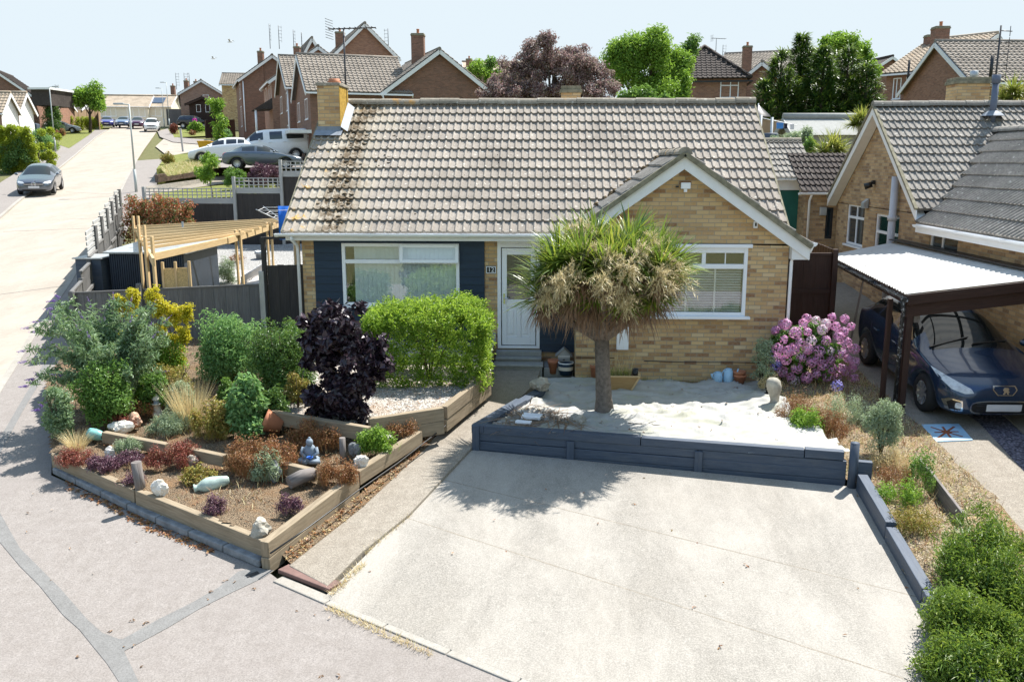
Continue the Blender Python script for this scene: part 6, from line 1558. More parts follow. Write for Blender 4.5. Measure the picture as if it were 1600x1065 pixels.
for sx in (-.2, .2): mb = MB(); mb.bar(b+np.array([sx, -.2, 0]), b+np.array([sx, .3, .7]), .03, .03); mb.build('leg', M['bark_dark'], root)
# red tipped photinia over the rear
B, W, H = plantbox(196, 306, 300, 372, .05, .9); ph = empty('photinia', B, 'large green bush with red leaf tips behind the pergola', 'shrub')
B = np.array([atY(248, 372, 12.4)[0], 12.4, gz(12.4)]); ph.location = tuple(B); C = []; RR = []
for (x, y, rx, ry, n_) in ((215, 330, 26, 26, 16), (250, 325, 36, 28, 26), (278, 335, 26, 24, 18), (245, 355, 50, 22, 24), (205, 355, 18, 24, 12), (290, 352, 18, 14, 10)):
    p = atY(x, y, B[1]); s = scale_at(p); c, r = clumps(p, (rx/s*.85, rx/s*.8, ry/s*.9), n_, .2, .4); C.append(c); RR.append(r)
leaf_cloud('foliage', np.concatenate(C), np.concatenate(RR), 9500, .10, .045, M['lf_photinia'], ph, .4, .7, .7, surf=.3); stems(ph, B, 2.4, 2.0, 6, r=.03)

b = [atG(*q) for q in ((384, 899), (402, 893), (405, 896), (387, 903))]; mb = MB(); mb.prism(ccw([tuple(p[:2]) for p in b]), lambda x, y: gz(y)-.02, lambda x, y: gz(y)+.012); thing_mesh(mb, 'valve_cover', 'darkmetal', 'small dark rectangular metal cover in the pavement by the bed corner', 'valve cover')
# ---------------------------------------------------------------- next door bungalow
def along(O, d, px):
    """distance from O along d (3-D) at which the point shows at pixel column px"""
    O = np.array(O, float); d = np.array([*d, 0.0][:3]); lo, hi = -60.0, 60.0
    f = lambda t: pix(O+d*t)[0]-px
    best = min(np.linspace(lo, hi, 4001), key=lambda t: abs(f(t)) if (O+d*t-CAM)@FWD > 1 else 1e9)
    return float(best)
nb = empty('neighbour_bungalow', (15.5, 6, .3), 'neighbouring buff brick bungalow with a side gable above the carport', 'bungalow')
NX = 13.3
ap = atX(1365, 166, NX-.25); fl_ = atX(1300, 305, NX-.25); fr_ = atX(1430, 335, NX-.25)
nr_y, nr_z = ap[1], ap[2]; ne_f, ne_z = fr_[1], (fr_[2]+fl_[2])/2; ne_b = 2*nr_y-ne_f
nth = math.atan2(nr_z-ne_z, nr_y-ne_f)
mb = MB(); NF = Face((NX, 0, 0), -math.pi/2)      # u = -Y
wl = [atX(x, y, NX) for x, y in ((1325, 318), (1347, 384), (1369, 333), (1392, 398))]
h1 = (-wl[0][1], -wl[1][1], wl[1][2]-.05, wl[0][2]); h2 = (-wl[2][1], -wl[3][1]+.35, wl[3][2]-.25, wl[2][2])
NF.wall(mb, -ne_b+.1, -ne_f-.1, 0, ne_z-.12, [h1, h2], .1)
NF.poly(mb, [(-ne_b+.1, ne_z-.12), (-ne_f-.1, ne_z-.12), (-nr_y, nr_z-.22)])
Face((NX, ne_f+.15, 0), 0).wall(mb, 0, 9, -.1, ne_z-.1); 
WY2 = -8.5
NF.wall(mb, -ne_f-.1, -WY2, -1.2, 2.62, [(-(ne_f-.25), -(ne_f-1.6), 1.75, 2.62)], .1)
mb.build('wall', M['brick_nb'], nb)
mb = MB(); mb.span((NX+.3, ne_f-3, .5), (NX+.35, ne_b-.5, 3.2)); mb.build('room_back', M['room'], nb)
window(NF, nb, *h1, bars_u=(.5,), bars_v=(.68,), w=-.03); window(NF, nb, *h2, bars_v=(.62,), w=-.03, glass='glass')
window(NF, nb, -(ne_f-.25), -(ne_f-1.6), 1.75, 2.62, bars_u=(.42,), w=-.03)
mb = MB(); V = (0, math.cos(nth), math.sin(nth)); sl_ = math.hypot(nr_y-ne_f, nr_z-ne_z)
tiles(mb, (NX-.25, ne_f, ne_z), (1, 0, 0), V, 9.0, sl_, sl_/12.0, .15); mb.build('roof', M['tile_dark'], nb)
mb = MB(); mb.add([(NX-.25, nr_y, nr_z), (NX+9, nr_y, nr_z), (NX+9, ne_b, ne_z), (NX-.25, ne_b, ne_z)], [(3, 2, 1, 0)]); mb.add([(NX-.25, ne_f, ne_z-.02), (NX+9, ne_f, ne_z-.02), (NX+9, nr_y, nr_z-.03), (NX-.25, nr_y, nr_z-.03), (NX-.25, ne_b, ne_z-.03), (NX+9, ne_b, ne_z-.03)], [(0, 3, 2, 1), (3, 4, 5, 2)]); mb.build('rear_roof', M['tile_dark'], nb)
mb = MB(); ridge(mb, (NX-.28, nr_y, nr_z+.06), (NX+9, nr_y, nr_z+.06), .125, .44)
# front wing with its ridge running towards the street
wr = atX(1537, 207, NX+2.35); wz = wr[2]; wxe = NX-.22; we0 = atX(1415, 338, wxe); we1 = atX(1600, 386, wxe); wez = (we0[2]+we1[2])/2
ridge(mb, (NX+2.35, WY2, wz+.05), (NX+2.35, nr_y-.3, wz+.05), .12, .44); mb.build('ridge_tile', M['tile_dark'], nb)
mb = MB(); rise_ = wz-wez; run_ = NX+2.35-wxe; L_ = math.hypot(run_, rise_)
tiles(mb, (wxe, nr_y, wez), (0, -1, 0), (run_/L_, 0, rise_/L_), nr_y-WY2, L_, L_/8.0, .15, clip=lambda u, v: u >= nr_y-(ne_f-.12+max(0, wez+v*rise_/L_-ne_z)/math.tan(nth))-.12)
mb.add([(NX+2.35, WY2, wz), (NX+2.35, nr_y, wz), (NX+2.35+run_, nr_y, wez), (NX+2.35+run_, WY2, wez)], [(0, 3, 2, 1)]); mb.add([(wxe, WY2, wez-.03), (wxe, ne_f-.15, wez-.03), (NX+2.35, nr_y-.9, wz-.03), (NX+2.35, WY2, wz-.03)], [(0, 1, 2, 3)]); mb.build('wing_roof', M['tile_dark'], nb)
mb = MB(); X = NX-.25
A_ = Vector((X-.012, nr_y, nr_z-.01))
for B_ in (Vector((X-.012, ne_f-.05, ne_z-.02)), Vector((X-.012, ne_b+.05, ne_z-.02))):
    s_ = 1 if B_.y > A_.y else -1; d_ = Vector((0, 0, -.2)); mb.extr([A_, A_+d_, B_+d_, B_] if s_ < 0 else [A_, B_, B_+d_, A_+d_], (.025, 0, 0))
    mb.add([A_+Vector((.03, 0, -.19)), A_+Vector((.26, 0, -.19)), B_+Vector((.26, 0, -.19)), B_+Vector((.03, 0, -.19))], [(0, 1, 2, 3) if s_ > 0 else (3, 2, 1, 0)])
mb.build('bargeboard', M['whitepaint'], nb)
mb = MB()
for B_ in ((ne_f-.05), (ne_b+.05)): mb.bar((X-.01, nr_y, nr_z+.03), (X-.01, B_, ne_z+.02), .05, .07, (1, 0, 0))
mb.build('verge', M['mortar'], nb)
mb = MB(); gutter(mb, (wxe-.04, ne_f-.1, wez-.03), (wxe-.04, WY2, wez-.03), .06, (-1, 0, 0)); mb.span((wxe+.0, WY2, wez-.2), (wxe+.03, ne_f+.0, wez-.02)); mb.build('gutter', M['white'], nb)
pp = atX(1390, 390, NX-.12); p1 = atX(1402, 276, NX-.12)
mb = MB(); mb.tube((NX-.12, pp[1], .1), (NX-.12, pp[1]-.0, p1[2]), .085, n=14); mb.tube((NX-.12, pp[1], p1[2]-1.02), (NX-.12, pp[1], p1[2]-.9), .11, n=14); mb.build('soil_pipe', plain('grey_plastic_pipe', (.52, .53, .56), .45, .05), nb)
q = atX(1366, 288, NX-.02); mb = MB(); mb.box(q+np.array([-.03, 0, .05]), (.06, .10, .10)); mb.tube(q+np.array([-.05, 0, 0]), q+np.array([-.22, .06, -.06]), .07, .085, 10); mb.build('flood_light', M['black'], nb)
q = atX(1355, 318, NX-.02); mb = MB(); mb.prism([(q[0]-.12, q[1]-.10), (q[0], q[1]-.10), (q[0], q[1]+.10), (q[0]-.12, q[1]+.10)], q[2]-.12, lambda x, y: q[2]+.12+(x-q[0])*.8); mb.build('vent_cowl', M['galv'], nb)
vp = atY(1551, 178, nr_y-.5); mb = MB(); mb.tube((vp[0], vp[1], vp[2]-.3), (vp[0], vp[1], vp[2]+.75), .075, n=12); mb.tube((vp[0], vp[1], vp[2]+.70), (vp[0], vp[1], vp[2]+.9), .095, .10, 12); mb.build('vent_pipe', plain('blue_grey_pipe', (.10, .12, .17), .5, .1), nb)
mb = MB(); mb.lathe([(.26, 0), (.2, .06), (.10, .12)], (vp[0], vp[1], vp[2]-.05), 14); mb.build('pipe_flashing', M['lead'], nb)
cc = atY(1513, 130, nr_y+.9); chimney(nb, (cc[0], nr_y+.9), (.82, .6), nr_z-.6, cc[2]+.12, 'brick_buff', False)
mb = MB(); mb.tube((cc[0]+.12, nr_y+.9, cc[2]+.1), (cc[0]+.12, nr_y+.9, cc[2]+.3), .10, n=10); mb.build('chimney_pot', M['galv'], nb)
ae = atY(1562, 112, nr_y+.2); at_ = atY(1568, 40, nr_y+.2); aerial(nb, (ae[0]-.08, nr_y+.2, ae[2]-.8), at_[2]-ae[2]+.8, R(20), 'vhf', 1.2)
# rear low wing
ex0 = atY(1258, 340, 9.4)[0]; ez = atY(1256, 300, 9.3)[2]; mb = MB(); EF = Face((ex0, 9.5, 0), 0.0)
EF.wall(mb, 0, 3.0, .3, ez-.05, [(.62, .83, ez-1.35, ez-.45)]); mb.span((ex0, 9.52, .3), (ex0+.02, 13, ez-.05)); mb.build('rear_wall', M['brick_nb'], nb)
window(EF, nb, .62, .83, ez-1.35, ez-.45, w=-.02, sill=False, mat='darkmetal')
mb = MB(); zz = atY(1300, 270, 10.6)[2]; tiles(mb, (ex0-.2, 9.25, ez), (1, 0, 0), (0, .86, .5), 3.0, 2.2, .33); mb.build('rear_wing_roof', M['tile_brown'], nb)
mb = MB(); gutter(mb, (ex0-.25, 9.2, ez-.02), (ex0+1.3, 9.2, ez-.02), .06); mb.path([(ex0+.1, 9.2, ez-.05), (ex0+.1, 9.42, ez-.25), (ex0+.1, 9.42, .9)], .035, 8); mb.path([(ex0+1.1, 9.2, ez-.05), (ex0+1.25, 9.40, ez-.25), (ex0+1.25, 9.40, .9)], .04, 8); mb.build('rear_gutter', M['white'], nb)
mb = MB(); q = atY(1285, 330, 9.5); EF.box(mb, q[0]-ex0-.1, q[0]-ex0+.1, q[2]-.12, q[2]+.12, 0, .1); mb.build('meter_cover', M['galv'], nb, .02)
# ---- garage with the green door behind the main bungalow
gq = [atY(x, 278, 10.0) for x in (1205, 1272)]; gzv = gq[1][2]; rzv = atY(1225, 221, 11.9)
ga = empty('garage', (11, 11, gz(10)), 'small tiled garage with a dark green door behind the bungalow', 'garage')
gx1 = gq[1][0]; gx0 = gx1-3.4
mb = MB(); GF = Face((0, 10.2, 0), 0.0); d0, d1 = atY(1213, 320, 10.2)[0], atY(1248, 320, 10.2)[0]
GF.wall(mb, gx0, gx1-.1, .5, gzv-.1, [(d0-1.6, d1+.06, .5, gzv-.32)], .06); mb.span((gx1-.12, 10.22, .5), (gx1-.1, 13.6, gzv-.1)); mb.build('wall', M['brick_buff'], ga)
mb = MB(); GF.box(mb, d0-1.6, d1, .5, gzv-.34, -.06, -.03); mb.build('door', M['green_door'], ga)
mb = MB(); GF.box(mb, d1, d1+.09, .5, gzv-.3, -.03, .02); GF.box(mb, gx0, gx1, gzv-.36, gzv-.06, .0, .05); mb.build('door_frame', M['whitepaint'], ga)
mb = MB(); th_ = math.atan2(rzv[2]-gzv, 1.9); tiles(mb, (gx0, 9.95, gzv), (1, 0, 0), (0, math.cos(th_), math.sin(th_)), gx1-gx0+.05, 1.95/math.cos(th_), .345, .15); mb.add([(gx0, 11.9, rzv[2]), (gx1, 11.9, rzv[2]), (gx1, 13.8, gzv), (gx0, 13.8, gzv)], [(3, 2, 1, 0)]); mb.build('roof', M['tile_dark'], ga)
mb = MB(); ridge(mb, (gx0, 11.9, rzv[2]+.05), (gx1+.05, 11.9, rzv[2]+.05), .12, .44); mb.build('ridge_tile', M['tile_edge'], ga)
mb = MB(); gutter(mb, (gx0, 9.9, gzv-.03), (gx1+.1, 9.9, gzv-.03), .05); mb.build('gutter', M['white'], ga)
# ---- dark gate and fence beside the carport
dk = empty('dark_fence', (10.4, 1.2, .2), 'dark brown board fence and gate between the two bungalows', 'fence')
q0, q1 = atY(1230, 400, 1.6), atY(1288, 400, 1.6); mb = MB(); boards(mb, (9.5, 1.6), (q1[0]+.2, 1.6), lambda t: .1, lambda t: atY(1260, 398, 1.6)[2], .12); mb.build('board', M['fence_brown'], dk)
mb = MB(); zt_ = atY(1260, 398, 1.6)[2]; mb.bar((9.5, 1.57, zt_+.01), (q1[0]+.2, 1.57, zt_+.02), .06, .05); mb.bar((9.5, 1.57, zt_-.75), (q1[0]+.2, 1.57, zt_-.75), .04, .09); mb.bar((9.5, 1.57, zt_-1.45), (q1[0]+.2, 1.57, zt_-1.45), .04, .09); mb.build('rail', M['fence_brown'], dk)
mb = MB(); boards(mb, (q1[0]+.2, 1.6), (q1[0]+.45, 5.2), lambda t: .15, lambda t: zt_+.1, .12); mb.build('side_board', M['fence_brown'], dk)
mb = MB(); mb.bar((q1[0]+.2, 1.55, 0), (q1[0]+.2, 1.55, zt_+.12), .1, .1, (0, 1, 0)); mb.build('post', M['fence_brown'], dk)
# ---- carport: translucent corrugated sheets on a dark timber frame
cp_ = empty('carport', (12.2, 0, 0), 'dark timber carport roofed with white translucent corrugated sheets', 'carport')
ZC = 2.28
k0 = atY(1417, 462, -2.45); fl0 = np.array([k0[0], -2.45, k0[2]]); bl0 = atY(1297, 401, 4.3)
fr0 = np.array([NX-.02, -2.45, fl0[2]+.30]); br0 = np.array([NX-.02, 4.3, bl0[2]+.33]); 
n_ = 150; vs = []; vv = 8
e1 = fr0-fl0; e2 = bl0-fl0
Ct = N('translucent_corrugated_sheet'); 
b_ = Ct.n('ShaderNodeBsdfDiffuse'); fno = Ct.noise(Ct.pos(), 3.5, 5.0); Ct.set(b_, 'Color', Ct.ramp(fno, [(.35, (.80, .80, .78)), (.62, (.72, .71, .67)), (.75, (.45, .43, .38))])); t_ = Ct.n('ShaderNodeBsdfTranslucent'); Ct.set(t_, 'Color', (.75, .76, .74)); mx = Ct.n('ShaderNodeMixShader'); mx.inputs[0].default_value = .35
Ct.t.links.new(b_.outputs[0], mx.inputs[1]); Ct.t.links.new(t_.outputs[0], mx.inputs[2]); Ct.t.links.new(mx.outputs[0], Ct.out.inputs[0])
for i in range(n_+1):
    t = i/n_
    for j in range(vv+1):
        s = j/vv; p = fl0+e2*t+(fr0+(br0-fr0)*t-fl0-e2*t)*s; vs.append(p+np.array([0, 0, .022*math.sin(i*math.pi/2)+.03]))
mb = MB(); mb.add(vs, [(i*(vv+1)+j, i*(vv+1)+j+1, (i+1)*(vv+1)+j+1, (i+1)*(vv+1)+j) for i in range(n_) for j in range(vv)], None, True); mb.build('roof_sheet', Ct.m, cp_)
def cbar(p, q, w, h, mat='fence_brown', name='beam'): mb = MB(); mb.bar(p, q, w, h); return mb.build(name, M[mat], cp_, .004)
z3 = np.array([0, 0, 1.0])
cbar(fl0-z3*.07, fr0-z3*.07, .05, .16, name='front_beam'); cbar(fl0-z3*.25+np.array([.0, .05, 0]), fr0-z3*.25+np.array([0, .05, 0]), .03, .22, name='front_board')
cbar(fl0-z3*.1+np.array([.08, 0, 0]), bl0-z3*.1+np.array([.08, 0, 0]), .05, .15, name='side_beam'); cbar(bl0-z3*.07, br0-z3*.07, .05, .15, name='rear_beam'); cbar(fr0-z3*.06, br0-z3*.06, .05, .15, name='wall_plate')
mb = MB(); mb.bar(fr0+z3*.06+np.array([-.1, 0, 0]), br0+z3*.08+np.array([-.1, 0, 0]), .3, .02); mb.build('flashing', M['darkmetal'], cp_)
for t in (.2, .4, .6, .8):
    a, b = fl0+e2*t, fr0+(br0-fr0)*t; cbar(a-z3*.06, b-z3*.06, .045, .10, name='rafter')
for s in (.33, .66): a, b = fl0+e1*s, bl0+(br0-bl0)*s; cbar(a-z3*.02, b-z3*.02, .05, .06, name='purlin')
for x_, w_ in ((fl0[0]+.10, .10), (fl0[0]-.12, .075)):
    mb = MB(); mb.bar((x_, -2.36 if w_ > .09 else -2.1, -.05), (x_, -2.36 if w_ > .09 else -2.1, fl0[2]-.1), w_, w_, (0, 1, 0)); mb.build('post', M['fence_brown'], cp_, .006)
mb = MB(); mb.bar((fl0[0]+.22, -2.34, fl0[2]-.45), (fl0[0]+.22, -2.34, fl0[2]-.1), .10, .08, (0, 1, 0)); mb.build('bracket', M['bark'], cp_)
mb = MB(); mb.bar((bl0[0]+.1, 4.2, 0), (bl0[0]+.1, 4.2, bl0[2]-.1), .1, .1, (0, 1, 0)); mb.build('post', M['fence_brown'], cp_)
gutm = N('old_black_paint_flaking'); f_ = gutm.noise(gutm.obj(), 22, 6.0, .75); gutm.bsdf(gutm.ramp(f_, [(.56, (.012, .012, .014)), (.60, (.55, .58, .62))]), .45)
mb = MB(); gutter(mb, fl0+np.array([-.07, -.1, -.02]), bl0+np.array([-.07, 0, -.02]), .06, (-1, 0, 0)); x_ = fl0[0]-.02; mb.path([(x_-.05, -2.45, fl0[2]-.05), (x_, -2.42, fl0[2]-.25), (x_, -2.4, fl0[2]-.4), (x_, -2.4, -.02)], .036, 8); mb.build('gutter', gutm.m, cp_)
mb = MB(); a = atY(1322, 440, 1.5); mb.bar((a[0]+.15, 1.45, .3), (a[0]+.38, 1.5, 2.0), .03, .03); thing_mesh(mb, 'timber_pole', 'driftwood', 'thin timber pole leaning against the dark brown fence', 'pole')
# ---------------------------------------------------------------- cars
from mathutils.bvhtree import BVHTree
def make_car(label, paint, table, L, W, axles, wr, group=None, cat='car', wsx=(), rwx=(), sidex=(), front=None, name='parked_car', glass='glass_car', rim='alloy', detail=True, roofmat=None):
    """table rows: x, top z, belt z, belt half width, top half width, drop of the top edge, bottom z; x runs from nose to tail"""
    root = empty(name, (0, 0, 0), label, cat, group)
    rows = sorted(table, key=lambda r: -r[0]); bm = bmesh.new(); grid = []
    def arch(x):
        z = None
        for a in axles:
            d = abs(x-a)
            if d < wr+.13: z = max(z or 0, math.sqrt(max(0, (wr+.10)**2-d*d))+wr*.86)
        return z
    xs_ = [r[0] for r in rows]
    for a in axles:
        for d in (-1.22, -1.0, -.6, 0, .6, 1.0, 1.22): xs_.append(a+d*(wr+.07))
    xs_ = sorted(set(round(x, 3) for x in xs_), reverse=True); keep = [xs_[0]]
    for x in xs_[1:]:
        if keep[-1]-x > .035: keep.append(x)
        elif any(abs(x-r[0]) < .002 for r in rows): keep[-1] = x
    X_ = np.array([r[0] for r in rows])[::-1]; T_ = np.array([r[1:] for r in rows])[::-1]
    for x in keep:
        zt, zs, w, wt, dz, zb_ = [float(np.interp(x, X_, T_[:, k])) for k in range(6)]
        a = arch(x); lo = max(zb_, a) if a else zb_
        mid = max((zb_+zs)*.5+.04, lo+.05) if a else (zb_+zs)*.5+.04; mid = min(mid, zs-.04)
        lo = min(lo, mid-.03)
        ring = [(0, zb_+.02), (w*.78, zb_+.02 if not a else min(lo, zb_+.4)), (w*.965, lo if a else zb_+.07), (w, mid), (w*.985, zs-.03), (w*.95, zs+.015), (wt, zt-dz), (wt*.6, zt-dz*.25), (0, zt)]
        grid.append([bm.verts.new((x, y, z)) for y, z in ring])
    nr = 9
    def idx(xa, xb, k):
        m = (xa+xb)/2
        if any(b < m < a for a, b in wsx) and k >= 6: return 1
        if any(b < m < a for a, b in rwx) and k >= 6: return 2
        if any(b < m < a for a, b in sidex) and k == 5: return 3
        return 0
    for i in range(len(keep)-1):
        for k in range(nr-1):
            f = bm.faces.new((grid[i][k], grid[i][k+1], grid[i+1][k+1], grid[i+1][k])); f.material_index = idx(keep[i], keep[i+1], k)
    for gi, rev in ((0, False), (-1, True)):
        vs = grid[gi]; 
        for k in range(1, nr-2): 
            f = (vs[0], vs[k+1], vs[k]) if not rev else (vs[0], vs[k], vs[k+1]); bm.faces.new(f)
        bm.faces.new((vs[0], vs[8], vs[7]) if not rev else (vs[0], vs[7], vs[8]))
    bmesh.ops.mirror(bm, geom=bm.verts[:]+bm.edges[:]+bm.faces[:], axis='Y', merge_dist=.0005)
    bmesh.ops.recalc_face_normals(bm, faces=bm.faces[:])
    me = bpy.data.meshes.new('cage'); bm.to_mesh(me); bm.free()
    for _ in range(4): me.materials.append(None)
    tmp = bpy.data.objects.new('cage', me); COL.objects.link(tmp); md = tmp.modifiers.new('s', 'SUBSURF'); md.levels = md.render_levels = 2
    bpy.context.view_layer.update(); ev = tmp.evaluated_get(bpy.context.evaluated_depsgraph_get()); m2 = ev.to_mesh()
    Vv = np.array([v.co[:] for v in m2.vertices]); Fs = [(p.material_index, tuple(p.vertices)) for p in m2.polygons]; ev.to_mesh_clear(); bpy.data.objects.remove(tmp)
    bvh = BVHTree.FromPolygons([tuple(v) for v in Vv], [f for _, f in Fs])
    def sub(fl, nm, mat, par=root):
        if not fl: return None
        u, inv = np.unique(np.concatenate([np.array(f) for f in fl]), return_inverse=True); q = 0; ff = []
        for f in fl: ff.append(tuple(inv[q:q+len(f)])); q += len(f)
        mb = MB(); mb.add(Vv[u], ff, None, True); return mb.build(nm, mat, par)
    sub([f for m, f in Fs if m == 0], 'body', paint); sub([f for m, f in Fs if m == 1], 'windscreen', M[glass]); sub([f for m, f in Fs if m == 2], 'rear_window', M[glass])
    for sgn in (1, -1):
        fl = [f for m, f in Fs if m == 3 and np.mean([Vv[i][1] for i in f])*sgn > 0]; sub(fl, 'side_window', M[glass])
    def patch(poly, axis, sign, mat, nm, off=.006, par=root, m=48):
        """closed outline laid on the body: axis 'x' poly is (y, z), axis 'y' poly is (x, z)"""
        P = resamp(list(poly)+[poly[0]], m+1)[:-1]; c = P.mean(0); vs = []; K = 6
        for k in range(K+1):
            for q in (c+(P-c)*k/K if k else [c]):
                o = Vector((sign*L, q[0], q[1])) if axis == 'x' else Vector((q[0], sign*W, q[1])); d = Vector((-sign, 0, 0)) if axis == 'x' else Vector((0, -sign, 0))
                h = bvh.ray_cast(o, d); 
                if h[0] is None: return None
                vs.append(h[0]-d*off)
        fs = [(0, 1+i, 1+(i+1) % m) for i in range(m)]+[(1+(k-1)*m+i, 1+k*m+i, 1+k*m+(i+1) % m, 1+(k-1)*m+(i+1) % m) for k in range(1, K) for i in range(m)]
        mb = MB(); mb.add(vs, fs, None, True); return mb.build(nm, mat, par)
    # wheels
    for a in axles:
        for sgn in (1, -1):
            y = sgn*(W/2-.115); Rw = Matrix.Rotation(R(90), 3, 'X')
            mb = MB(); mb.lathe([(wr*.62, -.09), (wr*.9, -.10), (wr, -.07), (wr, .07), (wr*.9, .10), (wr*.62, .09)], (a, y, wr), 28, True, Rw); wh = mb.build('wheel', M['rubber'], root)
            mb = MB(); mb.lathe([(wr*.68, .075*-sgn), (wr*.60, .085*-sgn), (wr*.58, .04*-sgn), (.0, .03*-sgn)], (a, y, wr), 24, True, Rw)
            for k in range(9):
                t = 2*math.pi*k/9; mb.bar((a, y+sgn*.062, wr), (a+wr*.62*math.cos(t), y+sgn*.085, wr+wr*.62*math.sin(t)), .055, .02, (0, sgn, 0), .75)
            mb.build('rim', M[rim], wh)
    if front: front(root, patch, L, W, bvh)
    return root
HATCH = [(2.14, .60, .50, .50, .34, .02, .30), (2.10, .69, .56, .68, .50, .03, .22), (1.98, .78, .66, .80, .62, .04, .18), (1.75, .86, .74, .865, .68, .05, .17), (1.24, .97, .86, .90, .72, .06, .16), (.98, 1.02, .92, .905, .70, .05, .16), (.55, 1.25, .95, .905, .62, .07, .16), (.12, 1.45, .965, .905, .56, .07, .16), (-.45, 1.50, .98, .905, .55, .07, .16), (-1.0, 1.485, 1.0, .90, .55, .07, .17), (-1.50, 1.42, 1.02, .885, .54, .07, .20), (-1.88, 1.10, 1.0, .86, .58, .06, .24), (-2.05, .92, .86, .80, .62, .04, .28), (-2.14, .70, .60, .62, .5, .02, .36)]
SALOON = [(2.28, .58, .50, .52, .36, .02, .28), (2.22, .67, .56, .72, .52, .03, .2), (2.05, .76, .66, .82, .64, .04, .17), (1.4, .90, .80, .90, .72, .06, .16), (.95, .98, .90, .905, .70, .05, .16), (.50, 1.20, .93, .905, .60, .07, .16), (.05, 1.39, .94, .905, .54, .07, .16), (-.5, 1.43, .95, .905, .53, .07, .16), (-1.1, 1.36, .96, .90, .53, .07, .17), (-1.65, 1.10, .96, .885, .56, .05, .2), (-1.95, 1.02, .94, .86, .62, .04, .22), (-2.2, .96, .86, .80, .66, .03, .28), (-2.28, .72, .60, .66, .5, .02, .36)]
SUV = [(2.15, .78, .66, .56, .40, .02, .34), (2.10, .88, .74, .74, .56, .03, .27), (1.95, .98, .84, .84, .66, .05, .24), (1.3, 1.08, .96, .90, .74, .06, .24), (1.0, 1.13, 1.02, .905, .72, .05, .24), (.6, 1.38, 1.05, .905, .64, .07, .24), (.25, 1.58, 1.06, .905, .60, .07, .24), (-.4, 1.64, 1.07, .905, .6, .06, .24), (-1.2, 1.62, 1.09, .90, .6, .06, .25), (-1.75, 1.54, 1.10, .88, .6, .07, .28), (-2.0, 1.20, 1.06, .85, .64, .05, .30), (-2.15, .85, .74, .76, .6, .02, .4)]
VAN = [(2.5, .72, .60, .70, .55, .03, .34), (2.44, .92, .76, .86, .68, .05, .26), (2.2, 1.06, .92, .93, .78, .06, .24), (1.85, 1.20, 1.10, .955, .80, .05, .24), (1.45, 1.55, 1.16, .96, .76, .07, .24), (.95, 1.90, 1.18, .96, .74, .07, .24), (.4, 1.97, 1.18, .96, .78, .06, .24), (-1.0, 1.98, 1.18, .96, .80, .06, .25), (-2.2, 1.96, 1.18, .955, .80, .06, .27), (-2.42, 1.88, 1.16, .94, .78, .06, .30), (-2.5, 1.3, 1.05, .90, .76, .02, .36)]
PLATE = plain('blank_number_plate', (.62, .62, .64), .4, .05)
def rounded(cx, cy, w, h, r=.3, n=24):
    p = 2/(r*8+.4) if r else .2; out = []
    for k in range(n):
        t = 2*math.pi*k/n; c, s = math.cos(t), math.sin(t); out.append((cx+w/2*math.copysign(abs(c)**.55, c), cy+h/2*math.copysign(abs(s)**.55, s)))
    return out
def simple_front(hl=((.42, .64), (.50, .72), (.74, .76), (.80, .70), (.66, .62)), gr=(0, .52, .9, .13), pz=.42, dz=0.0, tail=True, tz=.9, grmat='black'):
    def f(root, patch, L, W, bvh):
        for s in (1, -1):
            patch([(s*y, z+dz) for y, z in hl], 'x', 1, M['headlamp'], 'headlight'); patch([(s*y, z) for y, z in ((.52, tz-.12+dz), (.52, tz+.03+dz), (.76, tz+.06+dz), (.78, tz-.1+dz))], 'x', -1, M['taillamp'], 'tail_light')
        patch(rounded(gr[0], gr[1]+dz, gr[2], gr[3]), 'x', 1, M[grmat], 'grille'); patch(rounded(0, .30+dz*.6, 1.2, .10), 'x', 1, M['black'], 'lower_grille', .004); patch([(-.26, pz+dz-.055), (.26, pz+dz-.055), (.26, pz+dz+.055), (-.26, pz+dz+.055)], 'x', 1, PLATE, 'number_plate', .012)
        for s in (1, -1):
            mb = MB(); mb.blob((.72, s*(W/2+.09), 1.02+dz), (.075, .10, .065), 1, 2, .05); mb.build('mirror', root.children[0].data.materials[0], root)
            for x in (.05, -.85): mb = MB(); mb.box((x, s*(W/2+.0), .84+dz), (.17, .05, .03)); mb.build('door_handle', root.children[0].data.materials[0], root, .01)
    return f
def star_front(root, patch, L, W, bvh):
    simple_front(gr=(0, .60, 1.0, .17), pz=.46)(root, patch, L, W, bvh)
    h = bvh.ray_cast(Vector((L, 0, .60)), Vector((-1, 0, 0)))[0]; mb = MB(); x = h.x+.02
    mb.path([(x, .10*math.cos(t), .60+.10*math.sin(t)) for t in np.linspace(0, 2*math.pi, 25)], .010, 6)
    for k in range(3): t = R(90+120*k); mb.bar((x, 0, .60), (x, .10*math.cos(t), .60+.10*math.sin(t)), .022, .012, (1, 0, 0), .3)
    mb.build('star_emblem', M['chrome'], root)
    mb = MB(); mb.bar((x-.012, -.46, .60), (x-.012, .46, .60), .012, .03); mb.build('grille_bar', M['chrome'], root)
